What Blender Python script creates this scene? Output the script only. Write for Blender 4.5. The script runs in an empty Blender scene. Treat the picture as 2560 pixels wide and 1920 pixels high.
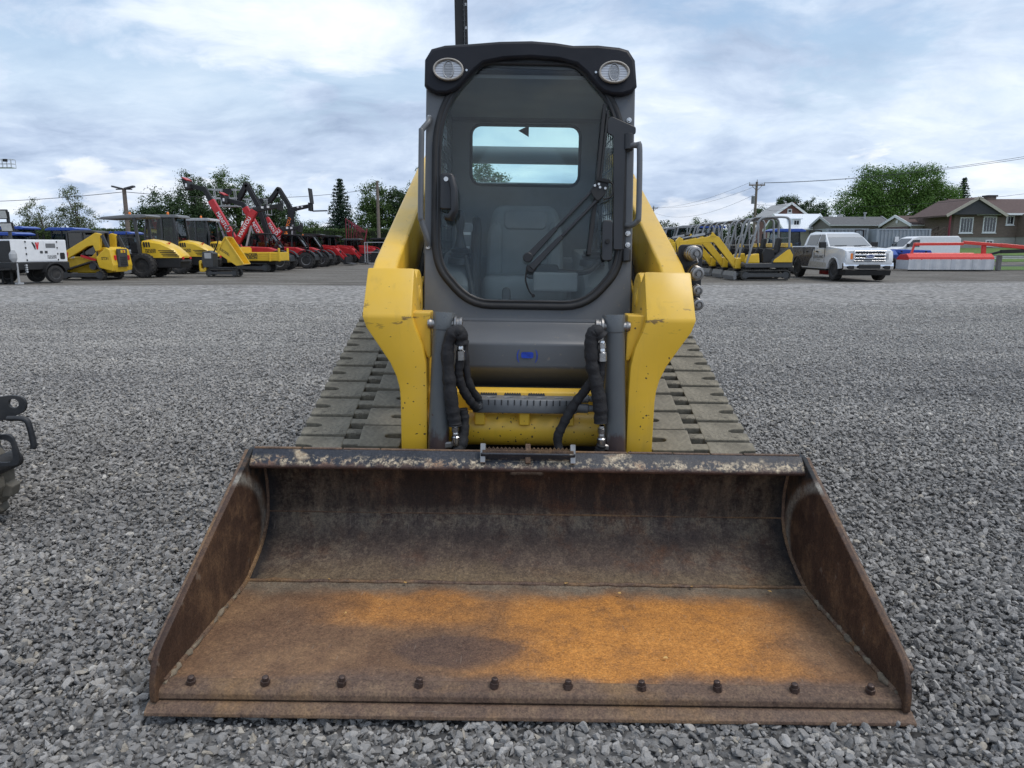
import bpy, bmesh, math, random
import numpy as np
from mathutils import Vector, Matrix, Euler
R = math.radians
S = bpy.context.scene
COL = S.collection

# ------------------------------------------------------------------ camera
cam_d = bpy.data.cameras.new('Camera'); cam = bpy.data.objects.new('Camera', cam_d); COL.objects.link(cam)
cam.location = (0, 0, 1.31); cam.rotation_euler = (R(90 - 10.73), 0, 0)
cam_d.sensor_width = 36; cam_d.lens = 36 * 1800 / 2560; cam_d.clip_start = .05; cam_d.clip_end = 3000
S.camera = cam
S.view_settings.view_transform = 'Standard'; S.view_settings.look = 'None'
S.view_settings.exposure = 0.17; S.view_settings.gamma = 1
S.view_settings.use_curve_mapping = False
S.render.resolution_x = 1024; S.render.resolution_y = 768
try:
    S.cycles.max_bounces = 8; S.cycles.transparent_max_bounces = 24
except Exception: pass

# ------------------------------------------------------------------ node helper
class G:
    def __init__(s, nt): s.nt = nt; s.L = nt.links
    def n(s, t, ins=None, **props):
        x = s.nt.nodes.new(t)
        for k, v in props.items(): setattr(x, k, v)
        for k, v in (ins or {}).items(): s.set(x.inputs[k], v)
        return x
    def set(s, sock, v):
        if isinstance(v, bpy.types.NodeSocket): s.L.new(v, sock)
        else:
            if isinstance(v, (tuple, list)) and len(v) == 3 and sock.type == 'RGBA': v = tuple(v) + (1,)
            sock.default_value = v
    def m(s, op, a, b=0.0, c=None, clamp=False):
        x = s.n('ShaderNodeMath', {0: a, 1: b}, operation=op, use_clamp=clamp)
        if c is not None: s.set(x.inputs[2], c)
        return x.outputs[0]
    def noise(s, vec, sc, det=4, ro=.55, dist=0., w=None):
        x = s.n('ShaderNodeTexNoise', {'Scale': sc, 'Detail': det, 'Roughness': ro, 'Distortion': dist})
        if vec is not None: s.set(x.inputs['Vector'], vec)
        if w is not None: x.noise_dimensions = '4D'; x.inputs['W'].default_value = w
        return x.outputs['Fac']
    def voro(s, vec, sc, feature='F1', out='Distance', rnd=1.):
        x = s.n('ShaderNodeTexVoronoi', {'Scale': sc, 'Randomness': rnd}, feature=feature)
        if vec is not None: s.set(x.inputs['Vector'], vec)
        return x.outputs[out]
    def mr(s, v, a, b, c=0., d=1., sm=False):
        x = s.n('ShaderNodeMapRange', {0: v, 1: a, 2: b, 3: c, 4: d}, clamp=True)
        if sm: x.interpolation_type = 'SMOOTHSTEP'
        return x.outputs[0]
    def mix(s, f, a, b, mode='MIX'):
        x = s.n('ShaderNodeMix', data_type='RGBA', blend_type=mode)
        s.set(x.inputs[0], f); s.set(x.inputs[6], a); s.set(x.inputs[7], b)
        return x.outputs[2]
    def ramp(s, f, stops):
        x = s.n('ShaderNodeValToRGB', {0: f}); e = x.color_ramp.elements
        while len(e) < len(stops): e.new(.5)
        for q, (p, c) in zip(e, stops):
            q.position = p; q.color = tuple(c) + (1,) if len(c) == 3 else c
        return x.outputs[0]
    def co(s, out='Object'): return s.n('ShaderNodeTexCoord').outputs[out]
    def sep(s, v):
        x = s.n('ShaderNodeSeparateXYZ', {0: v}); return x.outputs
    def comb(s, a, b, c): return s.n('ShaderNodeCombineXYZ', {0: a, 1: b, 2: c}).outputs[0]
    def scale(s, v, t):
        x = s.n('ShaderNodeMapping', {'Vector': v, 'Scale': t}); return x.outputs[0]
    def bump(s, h, st=.3, dist=.01):
        return s.n('ShaderNodeBump', {'Height': h, 'Strength': st, 'Distance': dist}).outputs[0]

# ------------------------------------------------------------------ world: sky with broken cloud cover
SUN_EL, SUN_AZ = 63, 115          # azimuth measured clockwise from +Y (the view direction)
W = bpy.data.worlds.new('World'); S.world = W; W.use_nodes = True
g = G(W.node_tree); W.node_tree.nodes.clear()
sky = g.n('ShaderNodeTexSky', sky_type='NISHITA', sun_disc=False, sun_elevation=R(SUN_EL), sun_rotation=R(SUN_AZ), air_density=1.2, dust_density=1.5)
d = g.sep(g.co('Generated'))
den = g.m('ADD', g.m('MAXIMUM', d[2], 0.0), .26)
P = g.comb(g.m('DIVIDE', d[0], den), g.m('DIVIDE', d[1], den), 0.0)
def vadd(a, b): return g.n('ShaderNodeVectorMath', {0: a, 1: b}, operation='ADD').outputs[0]
def vmul(a, k): return g.n('ShaderNodeVectorMath', {0: a, 'Scale': k}, operation='SCALE').outputs[0]
warp = g.n('ShaderNodeTexNoise', {'Vector': P, 'Scale': 1.3, 'Detail': 4}).outputs['Color']
P2 = vadd(P, vmul(warp, .42))
big = g.noise(vadd(P2, (2.2, .3, 0)), .80, 8, .60, .1, w=10.4)
fine = g.noise(g.scale(P2, (1, 1.5, 1)), 2.6, 9, .60, .2, w=1.7)
cov = g.m('ADD', g.m('MULTIPLY', big, .66), g.m('MULTIPLY', fine, .34))
mask = g.m('MAXIMUM', g.mr(cov, .43, .53, .12, 1, True), g.mr(d[2], .27, .13))                      # mostly covered, thin blue openings
shade = g.noise(g.scale(vadd(P2, (1.3, 4.1, 0)), (1, 1.15, 1)), 1.15, 9, .58, .25, w=12.8)
shade2 = g.noise(g.scale(P2, (1, 1.6, 1)), 3.2, 8, .60, .3, w=9.2)
sh = g.m('ADD', g.m('MULTIPLY', shade, .76), g.m('MULTIPLY', shade2, .24))
# rounded cumulus heads standing low over the horizon
az = g.m('ARCTAN2', d[0], d[1]); Q = g.comb(g.m('MULTIPLY', az, 5.0), g.m('MULTIPLY', d[2], 15.0), 0.0)
cu = g.m('SUBTRACT', g.noise(Q, 1.1, 8, .58, .4, w=4.4), g.m('MULTIPLY', g.m('SUBTRACT', d[2], .07), 1.5))
puff = g.m('MULTIPLY', g.mr(cu, .535, .60, 0, 1, True), g.mr(d[2], .26, .12, 0, 1, True))
cc = g.ramp(sh, [(.37, (.30, .38, .52)), (.44, (.42, .51, .66)), (.505, (.55, .64, .77)), (.57, (.70, .765, .85)), (.65, (.88, .90, .93))])
cc = g.mix(g.m('MULTIPLY', puff, .6), cc, g.ramp(g.noise(Q, 3.2, 6, .6, w=2.2), [(.35, (.60, .66, .75)), (.6, (.86, .87, .89))]))
mask = g.m('MAXIMUM', mask, puff)
bg1 = g.n('ShaderNodeBackground', {'Color': sky.outputs[0], 'Strength': .15})
bg2 = g.n('ShaderNodeBackground', {'Color': cc, 'Strength': 1.17})
mx = g.n('ShaderNodeMixShader', {0: mask, 1: bg1.outputs[0], 2: bg2.outputs[0]})
g.L.new(mx.outputs[0], g.n('ShaderNodeOutputWorld').inputs[0])

sun_d = bpy.data.lights.new('sun', 'SUN'); sun_d.energy = 1.5; sun_d.angle = R(22); sun_d.color = (1, .94, .86)
sun = bpy.data.objects.new('sun', sun_d); COL.objects.link(sun)
_az = R(SUN_AZ); _el = R(SUN_EL)
_dir = Vector((math.sin(_az) * math.cos(_el), math.cos(_az) * math.cos(_el), math.sin(_el)))
sun.rotation_euler = _dir.to_track_quat('Z', 'Y').to_euler()

# ------------------------------------------------------------------ mesh helpers
def vv(*a): return Vector(a)
class MB:
    def __init__(s, off=(0, 0, 0)): s.v = []; s.f = []; s.off = Vector(off)
    def add(s, vs, fs, M=None):
        b = len(s.v)
        s.v += [(M @ Vector(p) if M else Vector(p)) for p in vs]
        s.f += [tuple(i + b for i in q) for q in fs]; return s
    def box(s, c, d, rot=None, top=None):
        x, y, z = d[0] / 2, d[1] / 2, d[2] / 2; tx, ty = top if top else (1, 1)
        vs = [(-x, -y, -z), (x, -y, -z), (x, y, -z), (-x, y, -z), (-x * tx, -y * ty, z), (x * tx, -y * ty, z), (x * tx, y * ty, z), (-x * tx, y * ty, z)]
        M = Matrix.Translation(c)
        if rot: M = M @ Euler([R(a) for a in rot]).to_matrix().to_4x4()
        return s.add(vs, [(3, 2, 1, 0), (4, 5, 6, 7), (0, 1, 5, 4), (1, 2, 6, 5), (2, 3, 7, 6), (3, 0, 4, 7)], M)
    def b2(s, lo, hi): return s.box([(a + b) / 2 for a, b in zip(lo, hi)], [abs(b - a) for a, b in zip(lo, hi)])
    def bar(s, p0, p1, w, h=None, up=(0, 0, 1), w1=None, h1=None):
        p0 = Vector(p0); p1 = Vector(p1); h = h or w; w1 = w1 or w; h1 = h1 or h
        t = (p1 - p0).normalized(); u = Vector(up)
        if abs(t.dot(u)) > .98: u = Vector((1, 0, 0))
        a = t.cross(u).normalized(); b = a.cross(t)
        vs = []
        for p, ww, hh in ((p0, w, h), (p1, w1, h1)):
            vs += [p - a * ww / 2 - b * hh / 2, p + a * ww / 2 - b * hh / 2, p + a * ww / 2 + b * hh / 2, p - a * ww / 2 + b * hh / 2]
        return s.add(vs, [(3, 2, 1, 0), (4, 5, 6, 7), (0, 1, 5, 4), (1, 2, 6, 5), (2, 3, 7, 6), (3, 0, 4, 7)])
    def tube(s, pts, r, n=8, closed=False, caps=True):
        pts = [Vector(p) for p in pts]; k = len(pts)
        rs = r if isinstance(r, (list, tuple)) else [r] * k
        vs = []; prev = None
        for i, p in enumerate(pts):
            if closed: t = pts[(i + 1) % k] - pts[i - 1]
            else: t = pts[min(i + 1, k - 1)] - pts[max(i - 1, 0)]
            t.normalize()
            if prev is None:
                a = t.orthogonal().normalized()
            else:
                a = prev - t * prev.dot(t); a.normalize()
            prev = a; b = t.cross(a)
            for j in range(n):
                q = 2 * math.pi * j / n; vs.append(p + (a * math.cos(q) + b * math.sin(q)) * rs[i])
        fs = []
        for i in range(k if closed else k - 1):
            i2 = (i + 1) % k
            for j in range(n): fs.append((i * n + j, i * n + (j + 1) % n, i2 * n + (j + 1) % n, i2 * n + j))
        if caps and not closed: fs += [tuple(range(n))[::-1], tuple(range((k - 1) * n, k * n))]
        return s.add(vs, fs)
    def cyl(s, p0, p1, r, r1=None, n=16): return s.tube([p0, p1], [r, r if r1 is None else r1], n)
    def lathe(s, prof, o, ax, n=24):
        o = Vector(o); t = Vector(ax).normalized(); a = t.orthogonal().normalized(); b = t.cross(a)
        vs = []; k = len(prof)
        for (r, h) in prof:
            for j in range(n):
                q = 2 * math.pi * j / n; vs.append(o + t * h + (a * math.cos(q) + b * math.sin(q)) * r)
        fs = [(i * n + j, i * n + (j + 1) % n, (i + 1) * n + (j + 1) % n, (i + 1) * n + j) for i in range(k - 1) for j in range(n)]
        fs += [tuple(range(n))[::-1], tuple(range((k - 1) * n, k * n))]
        return s.add(vs, fs)
    def prism(s, poly, ax, a, b, M=None):
        f = {'x': lambda p, t: (t, p[0], p[1]), 'y': lambda p, t: (p[0], t, p[1]), 'z': lambda p, t: (p[0], p[1], t)}[ax]
        n = len(poly); vs = [f(p, a) for p in poly] + [f(p, b) for p in poly]
        fs = [tuple(range(n)), tuple(range(n, 2 * n))[::-1]] + [(i, i + n, (i + 1) % n + n, (i + 1) % n) for i in range(n)]
        return s.add(vs, fs, M)
    def loft(s, rings, caps=True):
        n = len(rings[0]); vs = [p for r in rings for p in r]; k = len(rings)
        fs = [(i * n + j, i * n + (j + 1) % n, (i + 1) * n + (j + 1) % n, (i + 1) * n + j) for i in range(k - 1) for j in range(n)]
        if caps: fs += [tuple(range(n))[::-1], tuple(range((k - 1) * n, k * n))]
        return s.add(vs, fs)
    def ball(s, c, r, n=12, sq=(1, 1, 1)):
        k = n // 2; rings = []
        for i in range(k + 1):
            a = math.pi * i / k; rr = max(math.sin(a), .001)
            rings.append([(c[0] + r * sq[0] * rr * math.cos(2 * math.pi * j / n), c[1] + r * sq[1] * rr * math.sin(2 * math.pi * j / n), c[2] - r * sq[2] * math.cos(a)) for j in range(n)])
        return s.loft(rings)
    def fn(s, f): s.v = [Vector(f(p)) for p in s.v]; return s
    def mesh(s, name, bevel=0, seg=1, smooth=None):
        me = bpy.data.meshes.new(name); me.from_pydata([tuple(p - s.off) for p in s.v], [], s.f)
        bm = bmesh.new(); bm.from_mesh(me)
        bmesh.ops.recalc_face_normals(bm, faces=bm.faces)
        if bevel:
            es = [e for e in bm.edges if len(e.link_faces) == 2 and e.calc_face_angle(0) > R(28)]
            bmesh.ops.bevel(bm, geom=es, offset=bevel, segments=seg, profile=.6, affect='EDGES', clamp_overlap=True)
        bm.to_mesh(me); bm.free()
        if smooth is not None:
            me.polygons.foreach_set('use_smooth', [True] * len(me.polygons)); me.set_sharp_from_angle(angle=R(smooth))
        return me
    def build(s, name, mat, parent=None, bevel=0, seg=1, smooth=None, label=None):
        return link(s.mesh(name, bevel, seg, smooth), name, mat, parent, label)
def link(me, name, mat, parent=None, label=None):
    o = bpy.data.objects.new(name, me); COL.objects.link(o)
    if mat is not None and not me.materials: me.materials.append(mat)
    if parent is not None: o.parent = parent
    if label: o['label'] = label
    return o
def tag(o, label, cat, group=None, kind=None):
    if label: o['label'] = label
    if cat: o['category'] = cat
    if group: o['group'] = group
    if kind: o['kind'] = kind
    return o
def thing(name, label, cat, loc=(0, 0, 0), rz=0, group=None):
    o = bpy.data.objects.new(name, None); COL.objects.link(o); o.empty_display_size = .3
    o.location = loc; o.rotation_euler = (0, 0, R(rz)); return tag(o, label, cat, group)
def copy_tree(o, parent=None, loc=None, rz=None, label=None):
    c = o.copy(); COL.objects.link(c); c.parent = parent
    if loc is not None: c.location = loc
    if rz is not None: c.rotation_euler = (0, 0, R(rz))
    if label: c['label'] = label
    for ch in list(o.children): copy_tree(ch, c)
    return c
def plate_mesh(outer, holes, t, f=None, bevel=0):
    """flat plate with holes from 2D outlines; f maps (u, v, w) to space"""
    cu = bpy.data.curves.new('tmp', 'CURVE'); cu.dimensions = '2D'; cu.fill_mode = 'BOTH'
    cu.extrude = max(t / 2 - bevel, 0); cu.bevel_depth = bevel; cu.bevel_resolution = 1; cu.offset = -bevel
    for poly in [outer] + list(holes):
        sp = cu.splines.new('POLY'); sp.points.add(len(poly) - 1)
        for q, p in zip(sp.points, poly): q.co = (p[0], p[1], 0, 1)
        sp.use_cyclic_u = True
    o = bpy.data.objects.new('tmp', cu); me = bpy.data.meshes.new_from_object(o)
    bpy.data.objects.remove(o); bpy.data.curves.remove(cu)
    if f:
        for v in me.vertices: v.co = f(*v.co)
    return me
def plate(name, outer, holes, t, f, mat, parent, bevel=0, label=None):
    me = plate_mesh(outer, holes, t, f, bevel); me.name = name; me.materials.clear()
    return link(me, name, mat, parent, label)
def text(parent, name, body, size, f, mat, align='CENTER', xs=1., bold=0., sp=1., label=None):
    cu = bpy.data.curves.new('tmp', 'FONT'); cu.body = body; cu.size = size; cu.align_x = align; cu.align_y = 'CENTER'
    cu.offset = bold * size; cu.space_character = sp; cu.resolution_u = 3; cu.space_line = .8
    o = bpy.data.objects.new('tmp', cu); me = bpy.data.meshes.new_from_object(o)
    bpy.data.objects.remove(o); bpy.data.curves.remove(cu)
    for v in me.vertices: v.co = f(v.co.x * xs, v.co.y, 0)
    me.name = name; me.materials.clear()
    return link(me, name, mat, parent, label)
def arc(cx, cy, r, a0, a1, n=8, ry=None):
    ry = r if ry is None else ry
    return [(cx + r * math.cos(R(a0 + (a1 - a0) * i / n)), cy + ry * math.sin(R(a0 + (a1 - a0) * i / n))) for i in range(n + 1)]
def rrect(x0, y0, x1, y1, r, n=4):
    return arc(x1 - r, y1 - r, r, 0, 90, n) + arc(x0 + r, y1 - r, r, 90, 180, n) + arc(x0 + r, y0 + r, r, 180, 270, n) + arc(x1 - r, y0 + r, r, 270, 360, n)
def roundpoly(pts, rads, n=5):
    out = []; k = len(pts)
    for i, p in enumerate(pts):
        p = Vector(p); a = Vector(pts[i - 1]); b = Vector(pts[(i + 1) % k]); r = rads[i] if isinstance(rads, (list, tuple)) else rads
        u = (a - p); w = (b - p); r = min(r, u.length * .49, w.length * .49); A = p + u.normalized() * r; B = p + w.normalized() * r
        for j in range(n + 1):
            t = j / n; q = A * (1 - t) ** 2 + p * 2 * t * (1 - t) + B * t * t; out.append((q.x, q.y))
    return out
def smoothpath(pts, n=6):
    pts = [Vector(p) for p in pts]; P = [pts[0] * 2 - pts[1]] + pts + [pts[-1] * 2 - pts[-2]]; out = []
    for i in range(1, len(P) - 2):
        for j in range(n):
            t = j / n; a, b, c, e = P[i - 1:i + 3]
            out.append(.5 * ((2 * b) + (c - a) * t + (2 * a - 5 * b + 4 * c - e) * t * t + (3 * b - a - 3 * c + e) * t ** 3))
    return out + [pts[-1]]
# ------------------------------------------------------------------ materials
MATS = {}
def mat(name, col=(.5, .5, .5), rough=.5, metal=0., var=.12, vs=6., bump=0., bs=40., dust=None, spec=.5, coat=0., emit=None, alpha=None, fn=None):
    if name in MATS: return MATS[name]
    m = bpy.data.materials.new(name); m.use_nodes = True; nt = m.node_tree; nt.nodes.clear(); g = G(nt)
    b = g.n('ShaderNodeBsdfPrincipled', {'Roughness': rough, 'Metallic': metal, 'Specular IOR Level': spec, 'Coat Weight': coat})
    out = g.n('ShaderNodeOutputMaterial'); g.L.new(b.outputs[0], out.inputs[0])
    o = g.co()
    if fn: fn(g, b, o)
    else:
        c = tuple(col)
        nz = g.noise(o, vs, 5, .6)
        lo = tuple(x * (1 - var) for x in c); hi = tuple(min(x * (1 + var), 1) for x in c)
        cs = g.ramp(nz, [(.3, lo), (.7, hi)])
        if dust: cs = g.mix(g.mr(g.noise(o, vs * .6, 6, .65), .45, .75, 0, dust[1]), cs, dust[0])
        g.set(b.inputs['Base Color'], cs)
        g.set(b.inputs['Roughness'], g.mr(g.noise(o, vs * 2, 4), .3, .7, max(rough - .08, 0), min(rough + .08, 1)))
        if bump: g.set(b.inputs['Normal'], g.bump(g.noise(o, bs, 5, .6), bump, .005))
    if emit: g.set(b.inputs['Emission Color'], emit[0]); b.inputs['Emission Strength'].default_value = emit[1]
    MATS[name] = m; return m
def glass(name, tint=(.8, .9, .9), refl=1.0, dirt=.0, rough=.02, ior=1.5):
    if name in MATS: return MATS[name]
    m = bpy.data.materials.new(name); m.use_nodes = True; nt = m.node_tree; nt.nodes.clear(); g = G(nt)
    fr = g.n('ShaderNodeFresnel', {'IOR': ior}).outputs[0]
    t = g.n('ShaderNodeBsdfTransparent', {'Color': tint}); gl = g.n('ShaderNodeBsdfGlossy', {'Roughness': rough, 'Color': (1, 1, 1)})
    s = g.n('ShaderNodeMixShader', {0: g.m('MULTIPLY', fr, refl, clamp=True), 1: t.outputs[0], 2: gl.outputs[0]})
    if dirt:
        df = g.n('ShaderNodeBsdfDiffuse', {'Color': (.45, .45, .43)})
        f = g.mr(g.noise(g.scale(g.co(), (3, 3, 1.2)), 3, 6, .6), .35, .75, dirt * .3, dirt)
        s = g.n('ShaderNodeMixShader', {0: f, 1: s.outputs[0], 2: df.outputs[0]})
    g.L.new(s.outputs[0], g.n('ShaderNodeOutputMaterial').inputs[0]); MATS[name] = m; return m

def chipped(base, under, amount, vs=18., rough=.42, zlo=None, zhi=None, patch=False):
    """paint with small chips down to dark metal, denser low on the machine where stones hit"""
    def fn(g, b, o):
        nz = g.noise(o, 3, 5, .6); col = g.ramp(nz, [(.3, tuple(x * .93 for x in base)), (.7, tuple(min(1, x * 1.05) for x in base))])
        col = g.mix(g.mr(g.noise(o, 1.7, 6, .7), .5, .8, 0, .22), col, (.36, .33, .25))
        a = amount
        if zlo is not None: a = g.mr(g.sep(o)[2], zlo, zhi, amount, amount * .10)
        wo = g.n('ShaderNodeVectorMath', {0: o, 1: g.n('ShaderNodeVectorMath', {0: g.n('ShaderNodeTexNoise', {'Vector': o, 'Scale': 45., 'Detail': 3.}).outputs['Color'], 'Scale': .022}, operation='SCALE').outputs[0]}, operation='ADD').outputs[0]
        chip = None
        for sc, rad, k in ((vs * 6, .42, 1.0), (vs * 2.1, .30, .35)):
            vn = g.n('ShaderNodeTexVoronoi', {'Vector': wo, 'Scale': sc}); rnd = g.sep(vn.outputs['Color'])[0]
            ab = g.m('MULTIPLY', a, g.mr(g.noise(o, 6, 4, .6), .40, .66, .15, 1.5))
            lim = g.m('MULTIPLY', g.mr(rnd, g.m('SUBTRACT', 1, g.m('MULTIPLY', ab, k)), 1, 0, 1), rad)
            c = g.mr(g.m('SUBTRACT', lim, vn.outputs['Distance']), 0, .05); chip = c if chip is None else g.m('MAXIMUM', chip, c)
        col = g.mix(chip, col, under)
        if zhi == 1.0:
            Z_ = g.sep(o)[2]; sc_ = g.noise(g.scale(o, (1, 1, 3.2)), 13, 4, .62)
            fold = g.m('MULTIPLY', g.mr(g.m('ABSOLUTE', g.m('SUBTRACT', Z_, 1.035)), .02, .07, 1, 0), g.mr(sc_, .60, .64))
            col = g.mix(g.m('MULTIPLY', fold, .85), col, (.13, .08, .03))
            up = g.sep(g.n('ShaderNodeNewGeometry').outputs['Normal'])[2]
            col = g.mix(g.m('MULTIPLY', g.mr(up, .15, .8), g.mr(g.noise(o, 5, 5, .65), .35, .7, .03, .24)), col, (.56, .46, .26))
            st_ = g.noise(g.scale(o, (1, 1, .12)), 22, 4, .6); col = g.mix(g.mr(st_, .55, .75, 0, .22), col, (.30, .21, .06))
        if patch: col = g.mix(g.m('MULTIPLY', g.mr(g.m('ADD', g.sep(o)[2], g.m('MULTIPLY', g.m('SUBTRACT', g.noise(g.scale(o, (1, 1, .4)), 30, 4, .7), .5), .16)), .575, .55), .9), col, (.07, .045, .042))
        g.set(b.inputs['Base Color'], col); g.set(b.inputs['Roughness'], g.m('ADD', g.mr(nz, .3, .7, rough - .06, rough + .1), g.m('MULTIPLY', chip, .3)))
        g.set(b.inputs['Normal'], g.bump(g.m('SUBTRACT', g.m('MULTIPLY', g.noise(o, 60, 3), .12), chip), .25, .002))
    return fn
M_yel = mat('loader_yellow_paint', fn=chipped((.75, .455, .034), (.06, .035, .02), .30, 15, .36, .45, 1.0))
M_grey = mat('loader_grey_paint', fn=chipped((.105, .112, .122), (.16, .15, .14), .12, 14, .42))
M_cyl = mat('cylinder_grey_paint', fn=chipped((.105, .115, .122), (.085, .055, .05), .5, 10, .28, .42, .60, True))
M_blk = mat('black_plastic', (.018, .019, .022), .42, var=.25, bump=.08, bs=120)
M_roof = mat('dark_roof_plastic', (.013, .014, .019), .45, spec=.25, var=.2, bump=.12, bs=200)
M_hose = mat('black_hose_sleeve', (.014, .014, .016), .75, var=.4, vs=40, bump=.7, bs=90)
M_rub = mat('black_rubber', (.02, .02, .021), .7, var=.3, vs=20, bump=.2, bs=60)
M_chrome = mat('bright_steel', (.6, .6, .6), .25, 1., var=.1)
M_steel = mat('dull_steel', (.32, .31, .3), .45, 1., var=.2, vs=30)
M_white = mat('white_paint', (.76, .77, .78), .4, var=.05)
M_red = mat('red_paint', (.48, .022, .025), .35, var=.15)
M_dkgrey = mat('dark_grey_metal', (.05, .052, .055), .5, var=.2)
M_mgrey = mat('mid_grey_metal', (.16, .165, .17), .45, var=.15)
M_lgrey = mat('light_grey_metal', (.38, .39, .4), .4, var=.12)
M_byel = mat('machine_yellow', (.72, .46, .03), .35, var=.08, vs=3)
M_black = mat('matt_black', (.012, .012, .013), .6, var=.3)
M_blue = mat('tractor_blue', (.02, .07, .34), .35, var=.1)
M_tyre = mat('tyre_rubber', (.022, .022, .023), .82, var=.3, vs=10, bump=.3, bs=30, dust=((.11, .1, .09), .5))
M_orange = mat('beacon_orange', (.8, .2, .02), .3)
M_decal_red = mat('decal_red', (.62, .02, .03), .5, var=.02)
M_decal_blk = mat('decal_black', (.02, .02, .022), .5, var=.02)
M_decal_wht = mat('decal_white', (.8, .8, .8), .5, var=.02)
M_shield = glass('windshield_glass', (.10, .12, .13), 4.5)
M_gl = glass('vehicle_glass', (.35, .42, .43), .75)
M_gl2 = glass('cab_door_glass', (.93, .965, .96), .5, .012, .0)
M_gl3 = glass('rear_window_glass', (.82, .95, .95), .6)
M_gl4 = glass('side_window_glass', (.88, .93, .93), .8)
M_gldark = glass('dark_glass', (.07, .085, .09), 1.5)

# dusty worn rubber of the loader's tracks
def _trk(g, b, o):
    a = g.noise(o, 7, 6, .65); f = g.noise(o, 55, 4, .6)
    col = g.ramp(a, [(.28, (.15, .135, .104)), (.5, (.27, .245, .19)), (.72, (.40, .362, .285))])
    col = g.mix(g.mr(f, .3, .75), col, g.mix(.5, col, (.07, .065, .055)))
    crack = g.voro(g.n('ShaderNodeVectorMath', {0: o, 1: g.n('ShaderNodeTexNoise', {'Vector': o, 'Scale': 14.}).outputs['Color']}, operation='ADD').outputs[0], 9, 'DISTANCE_TO_EDGE')
    ck = g.m('MULTIPLY', g.mr(crack, .0, .03, 1, 0), g.mr(g.noise(o, 4, 2), .46, .56))
    col = g.mix(ck, col, (.03, .028, .025))
    g.set(b.inputs['Base Color'], col); b.inputs['Roughness'].default_value = .9
    g.set(b.inputs['Normal'], g.bump(g.m('SUBTRACT', g.m('MULTIPLY', f, .6), ck), .5, .006))
M_track = mat('dusty_track_rubber', fn=_trk)
M_trackbg = mat('track_rubber', (.035, .034, .032), .85, var=.3, vs=8, dust=((.12, .11, .1), .5))

# gravel stones: every stone takes its own grey
def _stone(g, b, o):
    r = g.n('ShaderNodeObjectInfo').outputs['Random']
    col = g.ramp(r, [(0, (.09, .092, .096)), (.35, (.165, .168, .174)), (.75, (.25, .254, .262)), (.93, (.36, .363, .37)), (.97, (.31, .285, .24)), (1, (.55, .55, .54))])
    f = g.noise(o, 2.2, 5, .65)
    col = g.mix(g.mr(g.sep(g.n('ShaderNodeNewGeometry').outputs['Position'])[1], 2.0, 10, .04, .64), col, (.40, .40, .40))  # farther stones paler: dust, and grazing light put into the colour
    col = g.mix(g.mr(f, .3, .75, .0, .55), col, g.mix(.5, col, (.42, .42, .42)))
    wp = g.n('ShaderNodeNewGeometry').outputs['Position']
    col = g.mix(1., col, g.ramp(g.noise(g.scale(wp, (.35, 1.1, 0)), .9, 4, .6), [(.32, (.86, .86, .87)), (.68, (1.22, 1.21, 1.19))]), 'MULTIPLY')
    col = g.mix(1., col, (1.05, 1.01, .95, 1), 'MULTIPLY'); g.set(b.inputs['Base Color'], col); b.inputs['Roughness'].default_value = .85; b.inputs['Specular IOR Level'].default_value = .2
    g.set(b.inputs['Normal'], g.bump(g.noise(o, 6, 4, .6), .35, .1))
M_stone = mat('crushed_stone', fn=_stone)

# yard: crushed stone near, compacted brownish stone dust beyond
def _yard(g, b, o):
    P = g.sep(o)
    v = g.n('ShaderNodeTexVoronoi', {'Vector': o, 'Scale': 36.}); vc = g.sep(v.outputs['Color'])[0]
    v2 = g.n('ShaderNodeTexVoronoi', {'Vector': o, 'Scale': 11.}); vc2 = g.sep(v2.outputs['Color'])[0]
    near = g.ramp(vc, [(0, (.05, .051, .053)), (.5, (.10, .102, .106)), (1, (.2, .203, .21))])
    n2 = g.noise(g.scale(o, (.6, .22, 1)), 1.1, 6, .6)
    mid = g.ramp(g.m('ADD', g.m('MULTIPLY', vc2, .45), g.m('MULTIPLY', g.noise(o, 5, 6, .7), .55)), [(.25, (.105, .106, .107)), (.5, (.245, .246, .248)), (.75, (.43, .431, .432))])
    gr = g.mix(g.mr(P[1], 5, 14), near, mid)  # shade in gaps between near stones put into the ground colour, paler farther out
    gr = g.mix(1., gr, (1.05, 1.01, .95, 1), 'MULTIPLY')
    gr = g.mix(g.mr(n2, .42, .68, 0, .5), gr, g.mix(.5, gr, (.34, .34, .34)))
    dn = g.noise(g.scale(o, (.35, 1.4, 1)), .8, 7, .65)
    dirt = g.ramp(g.m('ADD', g.m('MULTIPLY', dn, .6), g.m('MULTIPLY', g.noise(o, 6, 4), .4)), [(.34, (.085, .078, .070)), (.5, (.155, .145, .13)), (.66, (.27, .255, .23))])
    edge = g.m('ADD', P[1], g.m('MULTIPLY', g.m('SUBTRACT', g.noise(g.scale(o, (.25, 1, 1)), 1, 5), .5), 5))
    lim = g.m('ADD', 25.6, g.m('MULTIPLY', g.m('MAXIMUM', P[0], 0), .16))
    f = g.mr(g.m('SUBTRACT', edge, lim), -.8, .8)
    g.set(b.inputs['Base Color'], g.mix(f, gr, dirt)); b.inputs['Roughness'].default_value = .95; b.inputs['Specular IOR Level'].default_value = .08
    hgt = g.m('ADD', g.m('MULTIPLY', v.outputs['Distance'], -.9), g.m('MULTIPLY', g.noise(o, 9, 5, .7), .8))
    g.set(b.inputs['Normal'], g.bump(hgt, .7, .03))
M_yard = mat('yard_gravel', fn=_yard)
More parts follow.
